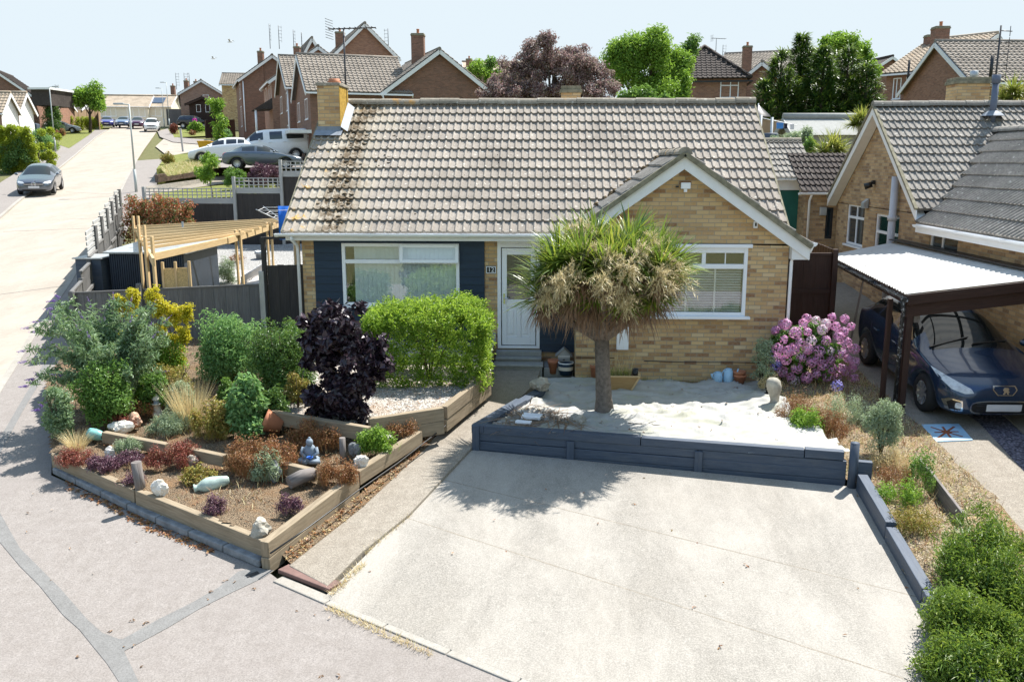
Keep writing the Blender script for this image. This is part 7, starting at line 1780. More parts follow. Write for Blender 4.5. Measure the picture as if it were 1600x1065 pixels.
def lion_front(root, patch, L, W, bvh):
    paint = root.children[0].data.materials[0]
    for s in (1, -1):
        patch([(s*y, z) for y, z in ((.47, .60), (.50, .66), (.62, .72), (.80, .80), (.855, .83), (.85, .74), (.76, .63), (.60, .585))], 'x', 1, M['headlamp'], 'headlight', .008)
        fr = patch([(s*y, z) for y, z in ((.60, .30), (.62, .47), (.78, .49), (.83, .42), (.78, .28))], 'x', 1, M['chrome'], 'fog_lamp_surround', .006); patch([(s*y, z) for y, z in ((.63, .32), (.645, .45), (.755, .465), (.795, .41), (.755, .30))], 'x', 1, M['black'], 'fog_lamp_recess', .010)
        o = patch(rounded(s*.67, .39, .08, .10), 'x', 1, M['headlamp'], 'fog_lamp', .014)
        patch([(s*y, z) for y, z in ((.56, .80), (.56, 1.0), (.80, 1.02), (.80, .84))], 'x', -1, M['taillamp'], 'tail_light')
        mb = MB(); mb.blob((.72, s*(W/2+.10), 1.03), (.08, .115, .07), 1, 3, .03); mb.build('mirror', paint, root)
        for x in (.02, -.88): mb = MB(); mb.box((x, s*(W/2-.004), .83), (.2, .05, .03)); mb.build('door_handle', paint, root, .012)
        for x in (.62, -.38, -1.12):
            pts = []
            for z in np.linspace(.30, .92, 10):
                h = bvh.ray_cast(Vector((x-.05*(z-.3), s*2, z)), Vector((0, -s, 0)))[0]
                if h is not None: pts.append(h)
            if len(pts) > 2: mb = MB(); mb.path(pts, .004, 4); mb.build('door_seam', M['black'], root)
    patch(rounded(0, .37, 1.02, .24), 'x', 1, M['chrome'], 'grille_surround', .006); patch(rounded(0, .37, .97, .20), 'x', 1, M['black'], 'grille', .010)
    for z in (.30, .335, .41, .44):
        h = [bvh.ray_cast(Vector((L, y, z)), Vector((-1, 0, 0)))[0] for y in np.linspace(-.42, .42, 13)]; mb = MB(); mb.path([q+Vector((.014, 0, 0)) for q in h if q], .006, 4); mb.build('grille_bar', M['darkmetal'], root)
    patch([(-.27, .32), (.27, .32), (.27, .435), (-.27, .435)], 'x', 1, PLATE, 'number_plate', .022)
    patch([(-.17, .715), (.17, .715), (.19, .66), (.12, .575), (-.12, .575), (-.19, .66)], 'x', 1, M['chrome'], 'badge_surround', .008); patch([(-.15, .705), (.15, .705), (.17, .66), (.105, .585), (-.105, .585), (-.17, .66)], 'x', 1, paint, 'badge_panel', .012)
    lion = [(-.055, .60), (-.03, .645), (-.05, .665), (-.02, .70), (.03, .70), (.05, .675), (.03, .66), (.055, .64), (.03, .625), (.04, .60), (.015, .605), (.0, .635), (-.025, .60)]
    h0 = bvh.ray_cast(Vector((L, 0, .65)), Vector((-1, 0, 0)))[0]; h1 = bvh.ray_cast(Vector((L, 0, .60)), Vector((-1, 0, 0)))[0]; sl_ = (h0.x-h1.x)/.05
    mb = MB(); mb.extr([(h0.x+.03+(z-.65)*sl_, y, z) for y, z in lion], (.006, 0, 0)); mb.build('lion_emblem', M['chrome'], root)
    for y0, y1 in ((-.70, -.02), (.0, .62)): mb = MB(); a, b = [bvh.ray_cast(Vector((x_, y_, 3)), Vector((0, 0, -1)))[0] for x_, y_ in ((.93, y0), (.78, y1))]; mb.bar(a+Vector((0, 0, .02)), b+Vector((0, 0, .02)), .03, .015); mb.build('wiper', M['black'], root)
    for x_ in np.linspace(.96, 1.0, 2):
        pass
CARX = dict(wsx=((.98, .12),), rwx=((-1.50, -1.88),), sidex=((.55, -.28), (-.36, -1.02), (-1.08, -1.5)))
def extra(tab, xs_):
    X_ = np.array([r[0] for r in tab])[::-1]; T_ = np.array([r[1:] for r in tab])[::-1]
    return tab+[(x, *[float(np.interp(x, X_, T_[:, k])) for k in range(6)]) for x in xs_ if min(abs(x-r[0]) for r in tab) > .02]
def place(root, P, heading, pitch=0.0):
    """heading: xy direction of the nose"""
    a = math.atan2(heading[1], heading[0]); root.rotation_euler = (0, -pitch, a); root.location = tuple(float(v) for v in P)
c = make_car('dark metallic blue hatchback parked under the carport', carpaint('dark_blue_metallic', (.016, .042, .095), .45, .22), extra(HATCH, (-.28, -.36, -1.02, -1.08)), 4.28, 1.81, (1.24, -1.37), .318, front=lion_front, **CARX)
place(c, (12.14, -1.08, gz(-1.05)+.03), (0.02, -1), -.075)
c = make_car('grey hatchback with a round star emblem parked half on the far kerb', carpaint('mid_grey_metallic', (.13, .145, .175), .6, .25), extra(HATCH, (-.28, -.36, -1.02, -1.08)), 4.28, 1.81, (1.30, -1.37), .32, front=star_front, **CARX)
q = atG(58, 306, -.02); rd = np.array([-.40, .916]); cpos = q[:2]+rd*2.0; place(c, (*cpos, gz(cpos[1])-.02), (.36, -.93), -.072)
SX = dict(wsx=((1.0, .25),), rwx=((-1.75, -2.0),), sidex=((.6, -.3), (-.38, -1.1), (-1.2, -1.7)))
c = make_car('white compact SUV driving down the crest of the road', carpaint('white_car', (.74, .75, .76), .0, .3), extra(SUV, (-.3, -.38, -1.1, -1.7)), 4.3, 1.81, (1.3, -1.35), .34, front=simple_front(dz=.17, gr=(0, .60, 1.0, .14)), **SX)
q = atG(230, 206, -.05); place(c, (q[0], q[1]+1.5, gz(q[1]+1.5)-.06), (.36, -.93), -.08)
# raised forecourt of the brown brick house with its vehicles
PDZ = .75
pf = gp([(246, 284), (300, 276), (345, 269), (500, 262)]); pbk = gp([(500, 238), (400, 236), (306, 236), (258, 245)], PDZ)
mb = MB(); mb.prism(ccw(pf+pbk), lambda x, y: gz(y)-.2, lambda x, y: gz(y)+PDZ); o = mb.build('raised_forecourt', M['turf']); tag(o, kind='structure')
fc = gp([(338, 262), (480, 262), (480, 240), (318, 240)], PDZ); mb = MB(); mb.add([(x, y, gz(y)+PDZ+.012) for x, y in ccw(fc)], [(0, 1, 2, 3)]); o = mb.build('forecourt_paving', M['asphalt']); tag(o, kind='structure')
van = make_car('white passenger van with dark side windows beside the brown brick house', carpaint('white_van', (.76, .77, .78), 0, .3), extra(VAN, (.35, .25, -.9, -1.0, -2.1)), 5.0, 1.93, (1.62, -1.5), .34, cat='van', name='van', wsx=((1.85, .95),), rwx=(), sidex=((1.3, .40), (.25, -.9), (-1.0, -2.1)), front=simple_front(dz=.3, gr=(0, .58, 1.0, .16), hl=((.52, .60), (.56, .78), (.80, .82), (.84, .66))))
def put(root, x, y, dz, heading, pitch=0.0, sx=1.0):
    p = atG(x, y, dz); root.scale = (sx,)*3; place(root, p, heading, pitch); return p
pv_ = put(van, 428, 250, PDZ, (-1, -.25), -.05)
wh_ = make_car('small white hatchback behind the van nose', carpaint('white_hatch', (.74, .75, .76), 0, .3), extra(HATCH, (-.28, -.36, -1.02, -1.08)), 4.28, 1.81, (1.24, -1.37), .318, front=simple_front(), **CARX); pw_ = put(wh_, 350, 252, PDZ, (-1, -.22), -.05)
SLX = dict(wsx=((.95, .05),), rwx=((-1.1, -1.65),), sidex=((.5, -.3), (-.38, -1.1)))
sa_ = make_car('grey saloon parked tail first below the white van', carpaint('grey_saloon', (.10, .125, .155), .6, .25), extra(SALOON, (-.3, -.38)), 4.56, 1.81, (1.35, -1.4), .32, front=simple_front(), **SLX); ps_ = put(sa_, 412, 264, PDZ, (1, .22), .0)
blk = make_car('black estate car parked in a drive beyond the road junction', carpaint('black_car', (.012, .012, .014), .3, .25), extra(SUV, (-.3, -.38, -1.1, -1.7)), 4.3, 1.81, (1.3, -1.35), .34, front=simple_front(dz=.17), **SX); pb_ = put(blk, 306, 201, 0, (1, .15), 0, 1.05)
for (x, y, Y, col, lab, hd) in ((168, 199, 0, (.05, .05, .28), 'blue purple car at the crest, left of the road end', (.4, -.9)), (194, 199, 0, (.14, .2, .32), 'pale blue car parked in front of the cream bungalows', (.3, -1)), (216, 200, 0, (.09, .02, .07), 'dark plum car behind the white compact SUV', (.35, -.95)), (97, 208, 0, (.35, .36, .38), 'silver car half hidden behind the round dark bush', (.9, .38))):
    c = make_car(lab, carpaint('paint_%d' % x, col, .3, .3), extra(HATCH, (-.28, -.36, -1.02, -1.08)), 4.28, 1.81, (1.24, -1.37), .318, front=simple_front(), **CARX); put(c, x, y, Y, hd)
# ---------------------------------------------------------------- houses further off
def D2(a): return np.array([math.cos(a), math.sin(a), 0.0])
def block(name, label, O, ang, w, d, h, rise, ridge_dir='u', wall='brick_brown', roof='tile', cat='house', group=None, over=.3, base=None, front='same', gables=True, tile=True, root=None, bargemat='whitepaint', hip=False, gutters=True, skip=()):
    """gabled block. O front-left ground corner, u = facade direction, eaves height h above O, ridge along 'u' or 'n' (gable to the front)"""
    O = np.array(O, float); u = D2(ang); n = np.array([u[1], -u[0], 0.0]); z0 = O[2]; zb_ = -3.0 if base is None else base
    root = root or empty(name, O, label, cat, group)
    P = lambda a, b, z: O+u*a-n*b+np.array([0, 0, z])
    fr = Face(O, ang); rt = Face(P(w, 0, 0), ang+math.pi/2); bk = Face(P(w, d, 0), ang+math.pi); lf = Face(P(0, d, 0), ang-math.pi/2)
    mb = MB(); m2 = MB() if front != 'same' else mb
    fr.wall(m2, 0, w, zb_, h); rt.wall(mb, 0, d, zb_, h); bk.wall(mb, 0, w, zb_, h); lf.wall(mb, 0, d, zb_, h)
    if not hip:
        if ridge_dir == 'u': 
            for f in (rt, lf): f.poly(mb, [(0, h), (d, h), (d/2, h+rise)])
        else:
            for f in (fr, bk): f.poly(m2 if f is fr else mb, [(0, h), (w, h), (w/2, h+rise)])
    mb.build('wall', M[wall], root)
    if front != 'same': m2.build('front_wall', M[front], root)
    rm_ = MB(); th = .10
    s = rise/((d if ridge_dir == 'u' else w)/2); o = over; zd = s*o
    def plane(a, b, c, e):
        a, b, c, e = map(np.array, (a, b, c, e)); U = b-a; V = e-a; W_ = np.linalg.norm(U); L_ = np.linalg.norm(V)
        if tile: tiles(rm_, a+np.array([0, 0, .06]), U, V, W_, L_, L_/max(3, round(L_/.36)), .30, .045, .045, seg=[(0, 0.0), (.15, 1.0), (.35, .9), (.5, 0.0)])
        rm_.add([a, b, c, e], [(0, 1, 2, 3)])
    if hip:
        k = min(w, d)/2
        if w >= d: r0, r1 = P(k, d/2, h+rise), P(w-k, d/2, h+rise)
        else: r0 = r1 = P(w/2, d/2, h+rise)
        c_ = [P(-o, -o, h-.05), P(w+o, -o, h-.05), P(w+o, d+o, h-.05), P(-o, d+o, h-.05)]
        def tri(a, b, c, e=None):
            a, b = np.array(a), np.array(b); U = b-a; W_ = np.linalg.norm(U); U = U/W_
            mid = np.array(c); V = mid-a-U*((mid-a)@U); L_ = np.linalg.norm(V); V = V/L_; x0 = (np.array(e if e is not None else c)-a)@U; x1 = (mid-a)@U
            tiles(rm_, a+np.array([0, 0, .03]), U, V, W_, L_, L_/max(3, round(L_/.36)), .30, .045, .045, seg=[(0, 0.0), (.15, 1.0), (.35, .9), (.5, 0.0)], clip=lambda uu, v: v/L_*x0-.1 <= uu <= W_-(W_-x1)*v/L_+.1)
        rm_.add([c_[0], c_[1], r1, r0], [(0, 1, 2, 3)]); rm_.add([c_[1], c_[2], r1], [(0, 1, 2)]); rm_.add([c_[2], c_[3], r0, r1], [(0, 1, 2, 3)]); rm_.add([c_[3], c_[0], r0], [(0, 1, 2)])
        if tile: tri(c_[0], c_[1], r1, r0); tri(c_[1], c_[2], r1); tri(c_[3], c_[0], r0)
        hr = MB()
        for a, b in ((c_[0], r0), (c_[1], r1), (c_[2], r1)): hr.tube(np.array(a)+[0, 0, .08], np.array(b)+[0, 0, .08], .11, n=6)
        if np.linalg.norm(r1-r0) > .1: hr.tube(r0+np.array([0, 0, .08]), r1+np.array([0, 0, .08]), .11, n=6)
        hr.build('hip_tile', M[roof], root)
    elif ridge_dir == 'u':
        plane(P(-o, -o, h-zd), P(w+o, -o, h-zd), P(w+o, d/2, h+rise), P(-o, d/2, h+rise)); plane(P(w+o, d+o, h-zd), P(-o, d+o, h-zd), P(-o, d/2, h+rise), P(w+o, d/2, h+rise))
        r0, r1 = P(-o, d/2, h+rise), P(w+o, d/2, h+rise)
    else:
        plane(P(-o, d+o, h-zd), P(-o, -o, h-zd), P(w/2, -o, h+rise), P(w/2, d+o, h+rise)); plane(P(w+o, -o, h-zd), P(w+o, d+o, h-zd), P(w/2, d+o, h+rise), P(w/2, -o, h+rise))
        r0, r1 = P(w/2, -o, h+rise), P(w/2, d+o, h+rise)
    rm_.build('roof', M[roof], root)
    if not hip:
        rr = MB(); rr.tube(r0+np.array([0, 0, .06]), r1+np.array([0, 0, .06]), .13, n=8); rr.build('ridge_tile', M[roof], root)
        ends = ((0, -o), (0, d+o)) if ridge_dir == 'n' else ((1, -o), (1, w+o))
        for kind_, e in ends:
            bg = MB()
            for sg in (0, 1):
                if ridge_dir == 'n': a, b = P(w/2, e, h+rise-.02), P(-o if sg == 0 else w+o, e, h-zd-.02)
                else: a, b = P(e, d/2, h+rise-.02), P(e, -o if sg == 0 else d+o, h-zd-.02)
                bg.bar(a-np.array([0, 0, .10]), b-np.array([0, 0, .10]), .05, .24)
            bg.build('bargeboard', M[bargemat], root)
    if gutters:
        g_ = MB()
        if ridge_dir == 'u' or hip: g_.bar(P(-o, -o-.05, h-zd-.06), P(w+o, -o-.05, h-zd-.06), .1, .1)
        if ridge_dir == 'n' or hip:
            g_.bar(P(-o-.05, -o, h-zd-.06), P(-o-.05, d, h-zd-.06), .1, .1); g_.bar(P(w+o+.05, -o, h-zd-.06), P(w+o+.05, d, h-zd-.06), .1, .1)
        g_.build('gutter', M['white'] if bargemat != 'black' else M['black'], root)
    return dict(root=root, front=fr, right=rt, back=bk, left=lf, P=P, h=h, rise=rise, w=w, d=d, O=O)
def wins(B, face, specs, glass='glass_dark', **kw):
    for s in specs: window(B[face], B['root'], *s[:4], bars_u=s[4] if len(s) > 4 else (.5,), bars_v=s[5] if len(s) > 5 else (), w=.01, thick=.07, glass=glass, **kw)
def chim(B, px, py_top, Y, d=(.75, .6), pot=True, mat='brick_brown', pots=1, down=3.0):
    p = atY(px, py_top, Y); return chimney(B['root'], (p[0], p[1]), d, p[2]-down, p[2], mat, pot, 'mortar', 'chimney', pots)
ST = R(22.3)
# A: the brown brick house behind the bungalow, gable wing to the right
Y0 = 40.0; A0 = atY(484, 140, Y0); ez_ = atY(560, 139, Y0)[2]; A0[2] = gz(Y0)+.3; hA = ez_-A0[2]
u = D2(ST)
wA = along(A0, u, 768); gA = along(A0, u, 604)
Bk = block('brown_brick_house', 'large brown brick house with a wide front gable right behind the bungalow ridge', A0, ST, gA+1.5, 8.0, hA, 2.45, 'u')
B2 = block('', None, Bk['P'](gA, -.02, 0), ST, wA-gA, 9.0, hA+.05, (wA-gA)/2*.72, 'n', root=Bk['root'])
wins(Bk, 'left', [(1.0, 2.2, hA-1.75, hA-.45), (5.2, 6.6, hA-1.75, hA-.45), (5.2, 6.4, .4, 2.2)])
mb = MB(); g_ = Bk['P'](gA-.2, -.35, hA-.2); mb.path([g_, g_-np.array([0, 0, .3])+u*.05, Bk['P'](gA-.15, -.06, hA-.7), Bk['P'](gA-.15, -.06, 0)], .05, 8); mb.build('downpipe', M['white'], Bk['root'])
chim(Bk, 653, 53, Y0+5.5, (.85, .7)); mb = MB()
# porch canopy on its street side
q = Bk['P'](-.05, 3, 2.35); mb = MB(); mb.prism([tuple(Bk['P'](*t, 0)[:2]) for t in ((0, 0), (0, 6), (-1.4, 6), (-1.4, 0))], A0[2]+2.3, A0[2]+2.5); mb.build('porch_roof', M['offwhite'], Bk['root'])
# B: its neighbour up the hill
b0 = atY(452, 140, 49); b0[2] = gz(49)+.5; hB = atY(455, 133, 49)[2]-b0[2]
Bb = block('brown_brick_house', 'brown brick house just left of the large gabled one, white windows facing the street', b0, ST, 8, 8, hB, 2.4, 'u')
wins(Bb, 'left', [(5.6, 7.2, hB-1.7, hB-.4), (5.4, 6.6, .4, 2.3), (1, 2.4, hB-1.7, hB-.4)]); mb = MB(); p = Bb['P'](-.1, .25, 0); mb.tube(p, p+np.array([0, 0, hB-.2]), .06, n=6); mb.build('downpipe', M['white'], Bb['root'])
# C: gable higher up behind A with two stacks
c0 = atY(522, 86, 60); c0[2] = gz(60)+.8; hC = atY(522, 84, 60)[2]-c0[2]
Bc = block('red_brick_house', 'red brick gable with white bargeboards rising behind the ridge of the large brown house', c0, ST, along(c0, u, 622), 9, hC, 2.5, 'n', wall='brick_red'); chim(Bc, 531, 50, 61, (.7, .6)); aerial(Bc['root'], Bc['P'](5.5, 4, hC+1.2), 1.6, R(160), 'vhf', 1.4)
d0_ = atY(470, 92, 74); d0_[2] = gz(74); hD = atY(470, 92, 74)[2]-d0_[2]
Bd = block('red_brick_house', 'small brown gable with one stack beside the leftmost brown brick houses', d0_, ST, along(d0_, u, 512), 9, hD, 2.0, 'n', wall='brick_brown'); chim(Bd, 464, 73, 74, (.6, .6)); aerial(Bd['root'], Bd['P'](-.4, 2, hD+.8), 2.2, R(80), 'vhf', 1.5); aerial(Bd['root'], Bd['P'](.4, 2, hD+.8), 2.0, R(100), 'vhf', 1.5)
# E, F: two gables facing down the street
e0_ = atY(376, 125, 74); e0_[2] = gz(74)+1.0; hE = atY(376, 122, 74)[2]-e0_[2]
Be = block('brown_brick_house', 'tall brown brick gable house with a small stack left of the others', e0_, ST, along(e0_, u, 480), 9.5, hE, along(e0_, u, 480)/2*.72, 'n'); wins(Be, 'left', [(6.2, 8.4, hE-1.9, hE-.4), (6.2, 8.4, .6, 2.6)]); chim(Be, 407, 80, 75, (.55, .5)); aerial(Be['root'], Be['P'](3.1, .6, hE+3.0), 2.4, R(90), 'vhf', 1.5); aerial(Be['root'], Be['P'](4.0, .6, hE+3.0), 2.3, R(60), 'vhf', 1.5)
mb = MB(); p = Be['P'](.2, -.1, 0); mb.tube(p, p+np.array([0, 0, hE-.3]), .06, n=6); mb.build('downpipe', M['white'], Be['root'])
f0_ = atY(424, 128, 60); f0_[2] = gz(60)+1.0; hF = atY(424, 124, 60)[2]-f0_[2]
Bf = block('brown_brick_house', 'brown brick house with a dark tiled porch and white upper windows facing the street', f0_, ST, 8, 8.5, hF, 2.8, 'n', wall='brick_red'); wins(Bf, 'left', [(5.4, 8.0, hF-1.9, hF-.3, (.33, .66)), (1.2, 3.6, hF-1.9, hF-.3)])
mb = MB(); mb.extr([Bf['P'](-.0, -.0, 2.6), Bf['P'](-1.6, 0, 2.5), Bf['P'](0, 0, 3.5)], -np.array([D2(ST)[1], -D2(ST)[0], 0])*3.5); mb.build('porch_roof', M['tile_brown'], Bf['root'])
mb = MB(); p = Bf['P'](-1.4, .2, 0); mb.tube(p, p+np.array([0, 0, 2.5]), .10, n=6); mb.build('porch_post', M['white'], Bf['root'])
# G: yellow brick, H: terrace beyond the junction
g0_ = atY(346, 130, 100); g0_[2] = gz(100); hG = atY(346, 131, 100)[2]-g0_[2]
Bg = block('yellow_brick_house', 'yellow brick house with a pale tiled roof behind the tall brown gable', g0_, R(14), 8.0, 8, hG, 1.6, 'u', wall='brick_buff', roof='tile', hip=False); wins(Bg, 'front', [(3.0, 6.0, hG-1.8, hG-.5)])
h0_ = atY(281, 145, 108); h0_[2] = gz(108); hH = atY(281, 145, 108)[2]-h0_[2]; wH = along(h0_, u, 352)
Bh = block('terraced_house', 'end of a terrace with a pinkish brick gable beyond the road junction', h0_, ST, wH, 30, hH, 1.75, 'n', wall='brick_pink', roof='tile_dark'); wins(Bh, 'front', [(wH*.52, wH*.66, hH-1.5, hH-.2, ())]); wins(Bh, 'left', [(24, 27.5, hH-1.7, hH-.4), (17, 20, hH-1.7, hH-.4), (9, 12, hH-1.7, hH-.4), (3, 6, hH-1.7, hH-.4)])
mb = MB(); Bh['left'].box(mb, 1, 16, -1, hH-.1, .02, .06); mb.build('render_panel', M['offwhite'], Bh['root'])
for i, (px_, yy) in enumerate(((291, 126), (270, 134), (306, 127))): chim(Bh, px_, yy, 112+i*6, (.6, .5), down=1.3)
for px_ in (276, 289, 297): p = atY(px_, 140, 118); aerial(Bh['root'], (p[0], p[1], p[2]), 2.4, R(30*px_), 'vhf', 1.8)
# log cabin shed and fence by the junction
l0_ = atG(296, 190); l0_ = atY(296, 173, 104); l0_[2] = gz(104)
Bl = block('log_cabin', 'reddish brown timber cabin with a low gable beyond the black estate car', l0_, R(10), 3.6, 3.5, atY(296, 161, 104)[2]-l0_[2], .75, 'n', wall='fence_brown', roof='tile_brown', cat='shed', bargemat='fence_brown', gutters=False, over=.5); wins(Bl, 'front', [(.9, 1.5, Bl['h']-1.2, Bl['h']-.2, ()), (2.1, 2.7, Bl['h']-1.2, Bl['h']-.2, ())], sill=False)
def simple_fence(name, label, a, b, h, mat, z=None, w=.2, post=2.4):
    a, b = np.array(a, float), np.array(b, float); root = empty(name, a, label, 'fence'); L = np.linalg.norm((b-a)[:2])
    mb = MB(); n = max(2, int(L/w)); 
    for i in range(n):
        p = a+(b-a)*(i+.5)/n; mb.bar(p+np.array([0, 0, -.3]), p+np.array([0, 0, h+random.uniform(-.015, .015)]), L/n*1.02, .03, (-(b-a)[1], (b-a)[0], 0))
    mb.build('board', M[mat], root)
    mb = MB(); mb.bar(a+np.array([0, 0, h]), b+np.array([0, 0, h]), .07, .05); mb.build('capping', M[mat], root)
    for k in range(int(L/post)+1):
        p = a+(b-a)*min(1, k*post/L); mb = MB(); mb.bar(p+np.array([0, -.05, -.3]), p+np.array([0, -.05, h+.08]), .11, .11, (0, 1, 0)); mb.build('post', M[mat], root)
    return root
simple_fence('grey_fence', 'grey board fence behind the black estate car', atG(262, 193, 0), atG(352, 194, 0), 2.1, 'fence', w=.4)
simple_fence('tan_fence', 'tan board fence beside the street on the left', atG(96, 199, 0), atG(158, 196, 0), 2.3, 'fence_tan', w=.4)
simple_fence('tan_fence', 'short tan fence end turning along the left pavement', atG(158, 196, 0), atG(156, 203, 0), 2.3, 'fence_tan', w=.4)
simple_fence('brown_fence', 'low dark brown fence behind the white van', atG(322, 212, .2), atG(368, 210, .2), 1.6, 'fence_brown', w=.3)
# J: cream bungalows at the crest
for (x0, yb, ye, w, Y, lab, a) in ((150, 199, 165, 8.5, 138, 'cream rendered bungalow with a tan roof at the crest of the street, left one', R(12)), (178, 199, 165, 9.5, 140, 'cream rendered bungalow with solar panels on its roof at the crest, right one', R(8))):
    p = atY(x0, ye, Y); z = p[2]; p[2] = z-2.7; B_ = block('cream_bungalow', lab, p, a, w, 8, 2.7, 2.0, 'u', wall='cream', roof='tile_tan', tile=False); wins(B_, 'front', [(.6, 3.2, .9, 2.3, (.33, .66)), (5, 8.0, .9, 2.3, (.33, .66))])
    if x0 > 160:
        mb = MB(); r = B_['P']; mb.add([r(5.2, .9, 2.7+.45+.12), r(8.2, .9, 2.7+.45+.12), r(8.2, 3, 2.7+1.5+.12), r(5.2, 3, 2.7+1.5+.12)], [(0, 1, 2, 3)]); mb.build('solar_panel', plain('solar_panel', (.05, .07, .12), .15, .1), B_['root'])
# left side of the street
for (x0, x1, yr, ye, Y, lab) in ((-18, 8, 146, 172, 58, 'nearer small garage with a white gable end at the left edge'), (6, 34, 146, 171, 64, 'further small garage with a white gable end on the left')):
    p = atY(x0, ye, Y); z = p[2]; p[2] = gz(Y); w = along(p, D2(R(8)), x1); hh_ = atY(x0, yr, Y+2)[2]-z
    B_ = block('white_gabled_garage', lab, p, R(8), w, 3.2, z-gz(Y), hh_, 'u', wall='brick_pink', roof='tile_tan', cat='garage', group='gabled garages on the left'); mb = MB(); B_['right'].wall(mb, .03, 3.17, -2, B_['h']-.02); B_['right'].poly(mb, [(.03, B_['h']-.02), (3.17, B_['h']-.02), (1.6, B_['h']+hh_-.1)]); mb.v = [tuple(Vector(v)+B_['right'].n*.02) for v in mb.v]; mb.build('white_gable', M['whitepaint'], B_['root']); wins(B_, 'right', [(1.0, 2.2, B_['h']-1.4, B_['h']-.3)])
p = atY(52, 150, 70); g0 = gz(70); p2 = p.copy(); p2[2] = g0
Bk1 = block('dormer_house', 'dark brown chalet house with a white edged gable and flat dormer at the far left', atY(-60, 150, 84)*[1, 1, 0]+[0, 0, gz(84)], R(20), along(atY(-60, 150, 84), D2(R(20)), 50), 9, atY(0, 146, 84)[2]-gz(84), 2.7, 'n', wall='brick_brown', roof='tile_brown')
mb = MB(); r = atY(50, 158, 86); r2 = atY(94, 158, 88); mb.span((r[0], 86, r[2]-.5), (r2[0], 91, atY(70, 140, 86)[2])); mb.build('dormer', M['tile_brown'], Bk1['root']); mb = MB(); mb.span((r[0]-.2, 85.7, atY(70, 140, 86)[2]), (r2[0]+.2, 91, atY(70, 137, 86)[2])); mb.build('dormer_fascia', M['whitepaint'], Bk1['root'])
for (x0, x1, yr, ye, Y, lab, ro, wl_) in ((48, 92, 148, 166, 95, 'dark tiled bungalow behind the round dark bush', 'tile_dark', 'brick_red'), (84, 128, 157, 170, 112, 'brown roofed bungalow with a pale blue wall behind the street tree', 'tile_brown', 'offwhite')):
    p = atY(x0, ye, Y); z = p[2]; p[2] = z-2.6; B_ = block('far_bungalow', lab, p, R(14), along(p, D2(R(14)), x1), 8, 2.6, atY(x0, yr, Y)[2]-z, 'u', wall=wl_, roof=ro, tile=False, base=-.5); aerial(B_['root'], B_['P'](2, 4, 3.2), 2.4, R(20), 'vhf', 1.5)
cvr = empty('covered_trailer', atG(30, 214), 'trailer under a bright blue cover in a left hand drive', 'trailer'); p = atG(30, 214); mb = MB(); mb.box(p+np.array([0, 0, .9]), (4.2, 2.0, 1.2), R(20)); mb.build('body', M['slatepaint'], cvr, .15); mb = MB(); mb.prism([tuple((p+np.array(q))[:2]) for q in ((-2.3, -1.2, 0), (-.6, -1.0, 0), (-.6, 1.1, 0), (-2.3, 1.1, 0))], p[2]+.5, lambda x, y: p[2]+1.2+.5*(x-p[0]+2.3)/1.7); mb.build('cover', plain('bright_blue_tarpaulin', (.03, .25, .62), .5, .15), cvr, .08)
# ---- right hand background
m0 = atY(1040, 150, 42); m0[2] = gz(42)+.4; hM = atY(1110, 123, 42)[2]-m0[2]; uM = D2(R(-6))
Bm = block('hipped_brick_house', 'brown brick house with a dark hipped roof beside the bright green tree', m0, R(-6), along(m0, uM, 1160), 7.2, hM, 2.3, 'u', wall='brick_red', roof='tile_brown', hip=True, bargemat='black', over=.25); wu = along(m0, uM, 1120), along(m0, uM, 1148); zt_, zs_ = atY(1134, 127, 42)[2]-m0[2], atY(1134, 154, 42)[2]-m0[2]; wins(Bm, 'front', [(wu[0], wu[1], zs_, zt_, (.55,), (.72,))], glass='glass_dark')
n0 = atY(1168, 130, 56); n0[2] = gz(56)+.5; hN = atY(1166, 116, 56)[2]-n0[2]; uN = D2(R(-20))
Bn = block('red_brick_house', 'brown brick house with a white edged gable between the hipped house and the conifers', n0, R(-20), along(n0, uN, 1206), 12, hN, along(n0, uN, 1206)/2*.8, 'n', wall='brick_brown', roof='tile'); chim(Bn, 1168, 72, 60, (.7, .6))
b_ = atY(1122, 116, 64); b_[2] = gz(64); Bn2 = block('', None, b_, R(-20), 11, 9, atY(1130, 114, 62)[2]-b_[2], 2.2, 'u', wall='brick_brown', root=Bn['root']); aerial(Bn['root'], atY(1118, 92, 60), 1.6, R(20), 'yagi', 1.2); aerial(Bn['root'], atY(1129, 88, 60), .9, R(0), 'vhf', 1.0)
# O: house with three windows facing us and its gable to the right
o1 = atY(1478, 150, 40); o1[2] = gz(40)+.6; uO = D2(R(-48)); wO = -along(o1, uO, 1374); o0 = o1-uO*wO; hO = atY(1478, 106, 40)[2]-o1[2]; uG = D2(R(42)); dO = 2*along(o1, uG, 1531)
Bo = block('brick_house', 'red brown brick house with a tall stack and three small windows at upper right', o0, R(-48), wO, dO, hO, atY(1531, 54, (o1+uG*dO/2)[1])[2]-o1[2]-hO, 'u', wall='brick_red', roof='tile_tan', over=.3)
def wpx(x0, x1, yt, yb): f = Bo['front']; return (along(o0, uO, x0), along(o0, uO, x1), 0, 0)
for (x0, x1, yt, yb) in ((1385, 1398, 122, 155), (1405, 1417, 120, 145), (1429, 1444, 116, 152)):
    a, b = along(o0, uO, x0), along(o0, uO, x1); pm = o0+uO*(a+b)/2; k = atY((x0+x1)/2, yt, pm[1])[2]-o0[2], atY((x0+x1)/2, yb, pm[1])[2]-o0[2]; wins(Bo, 'front', [(a, b, k[1], k[0], (.45,))])
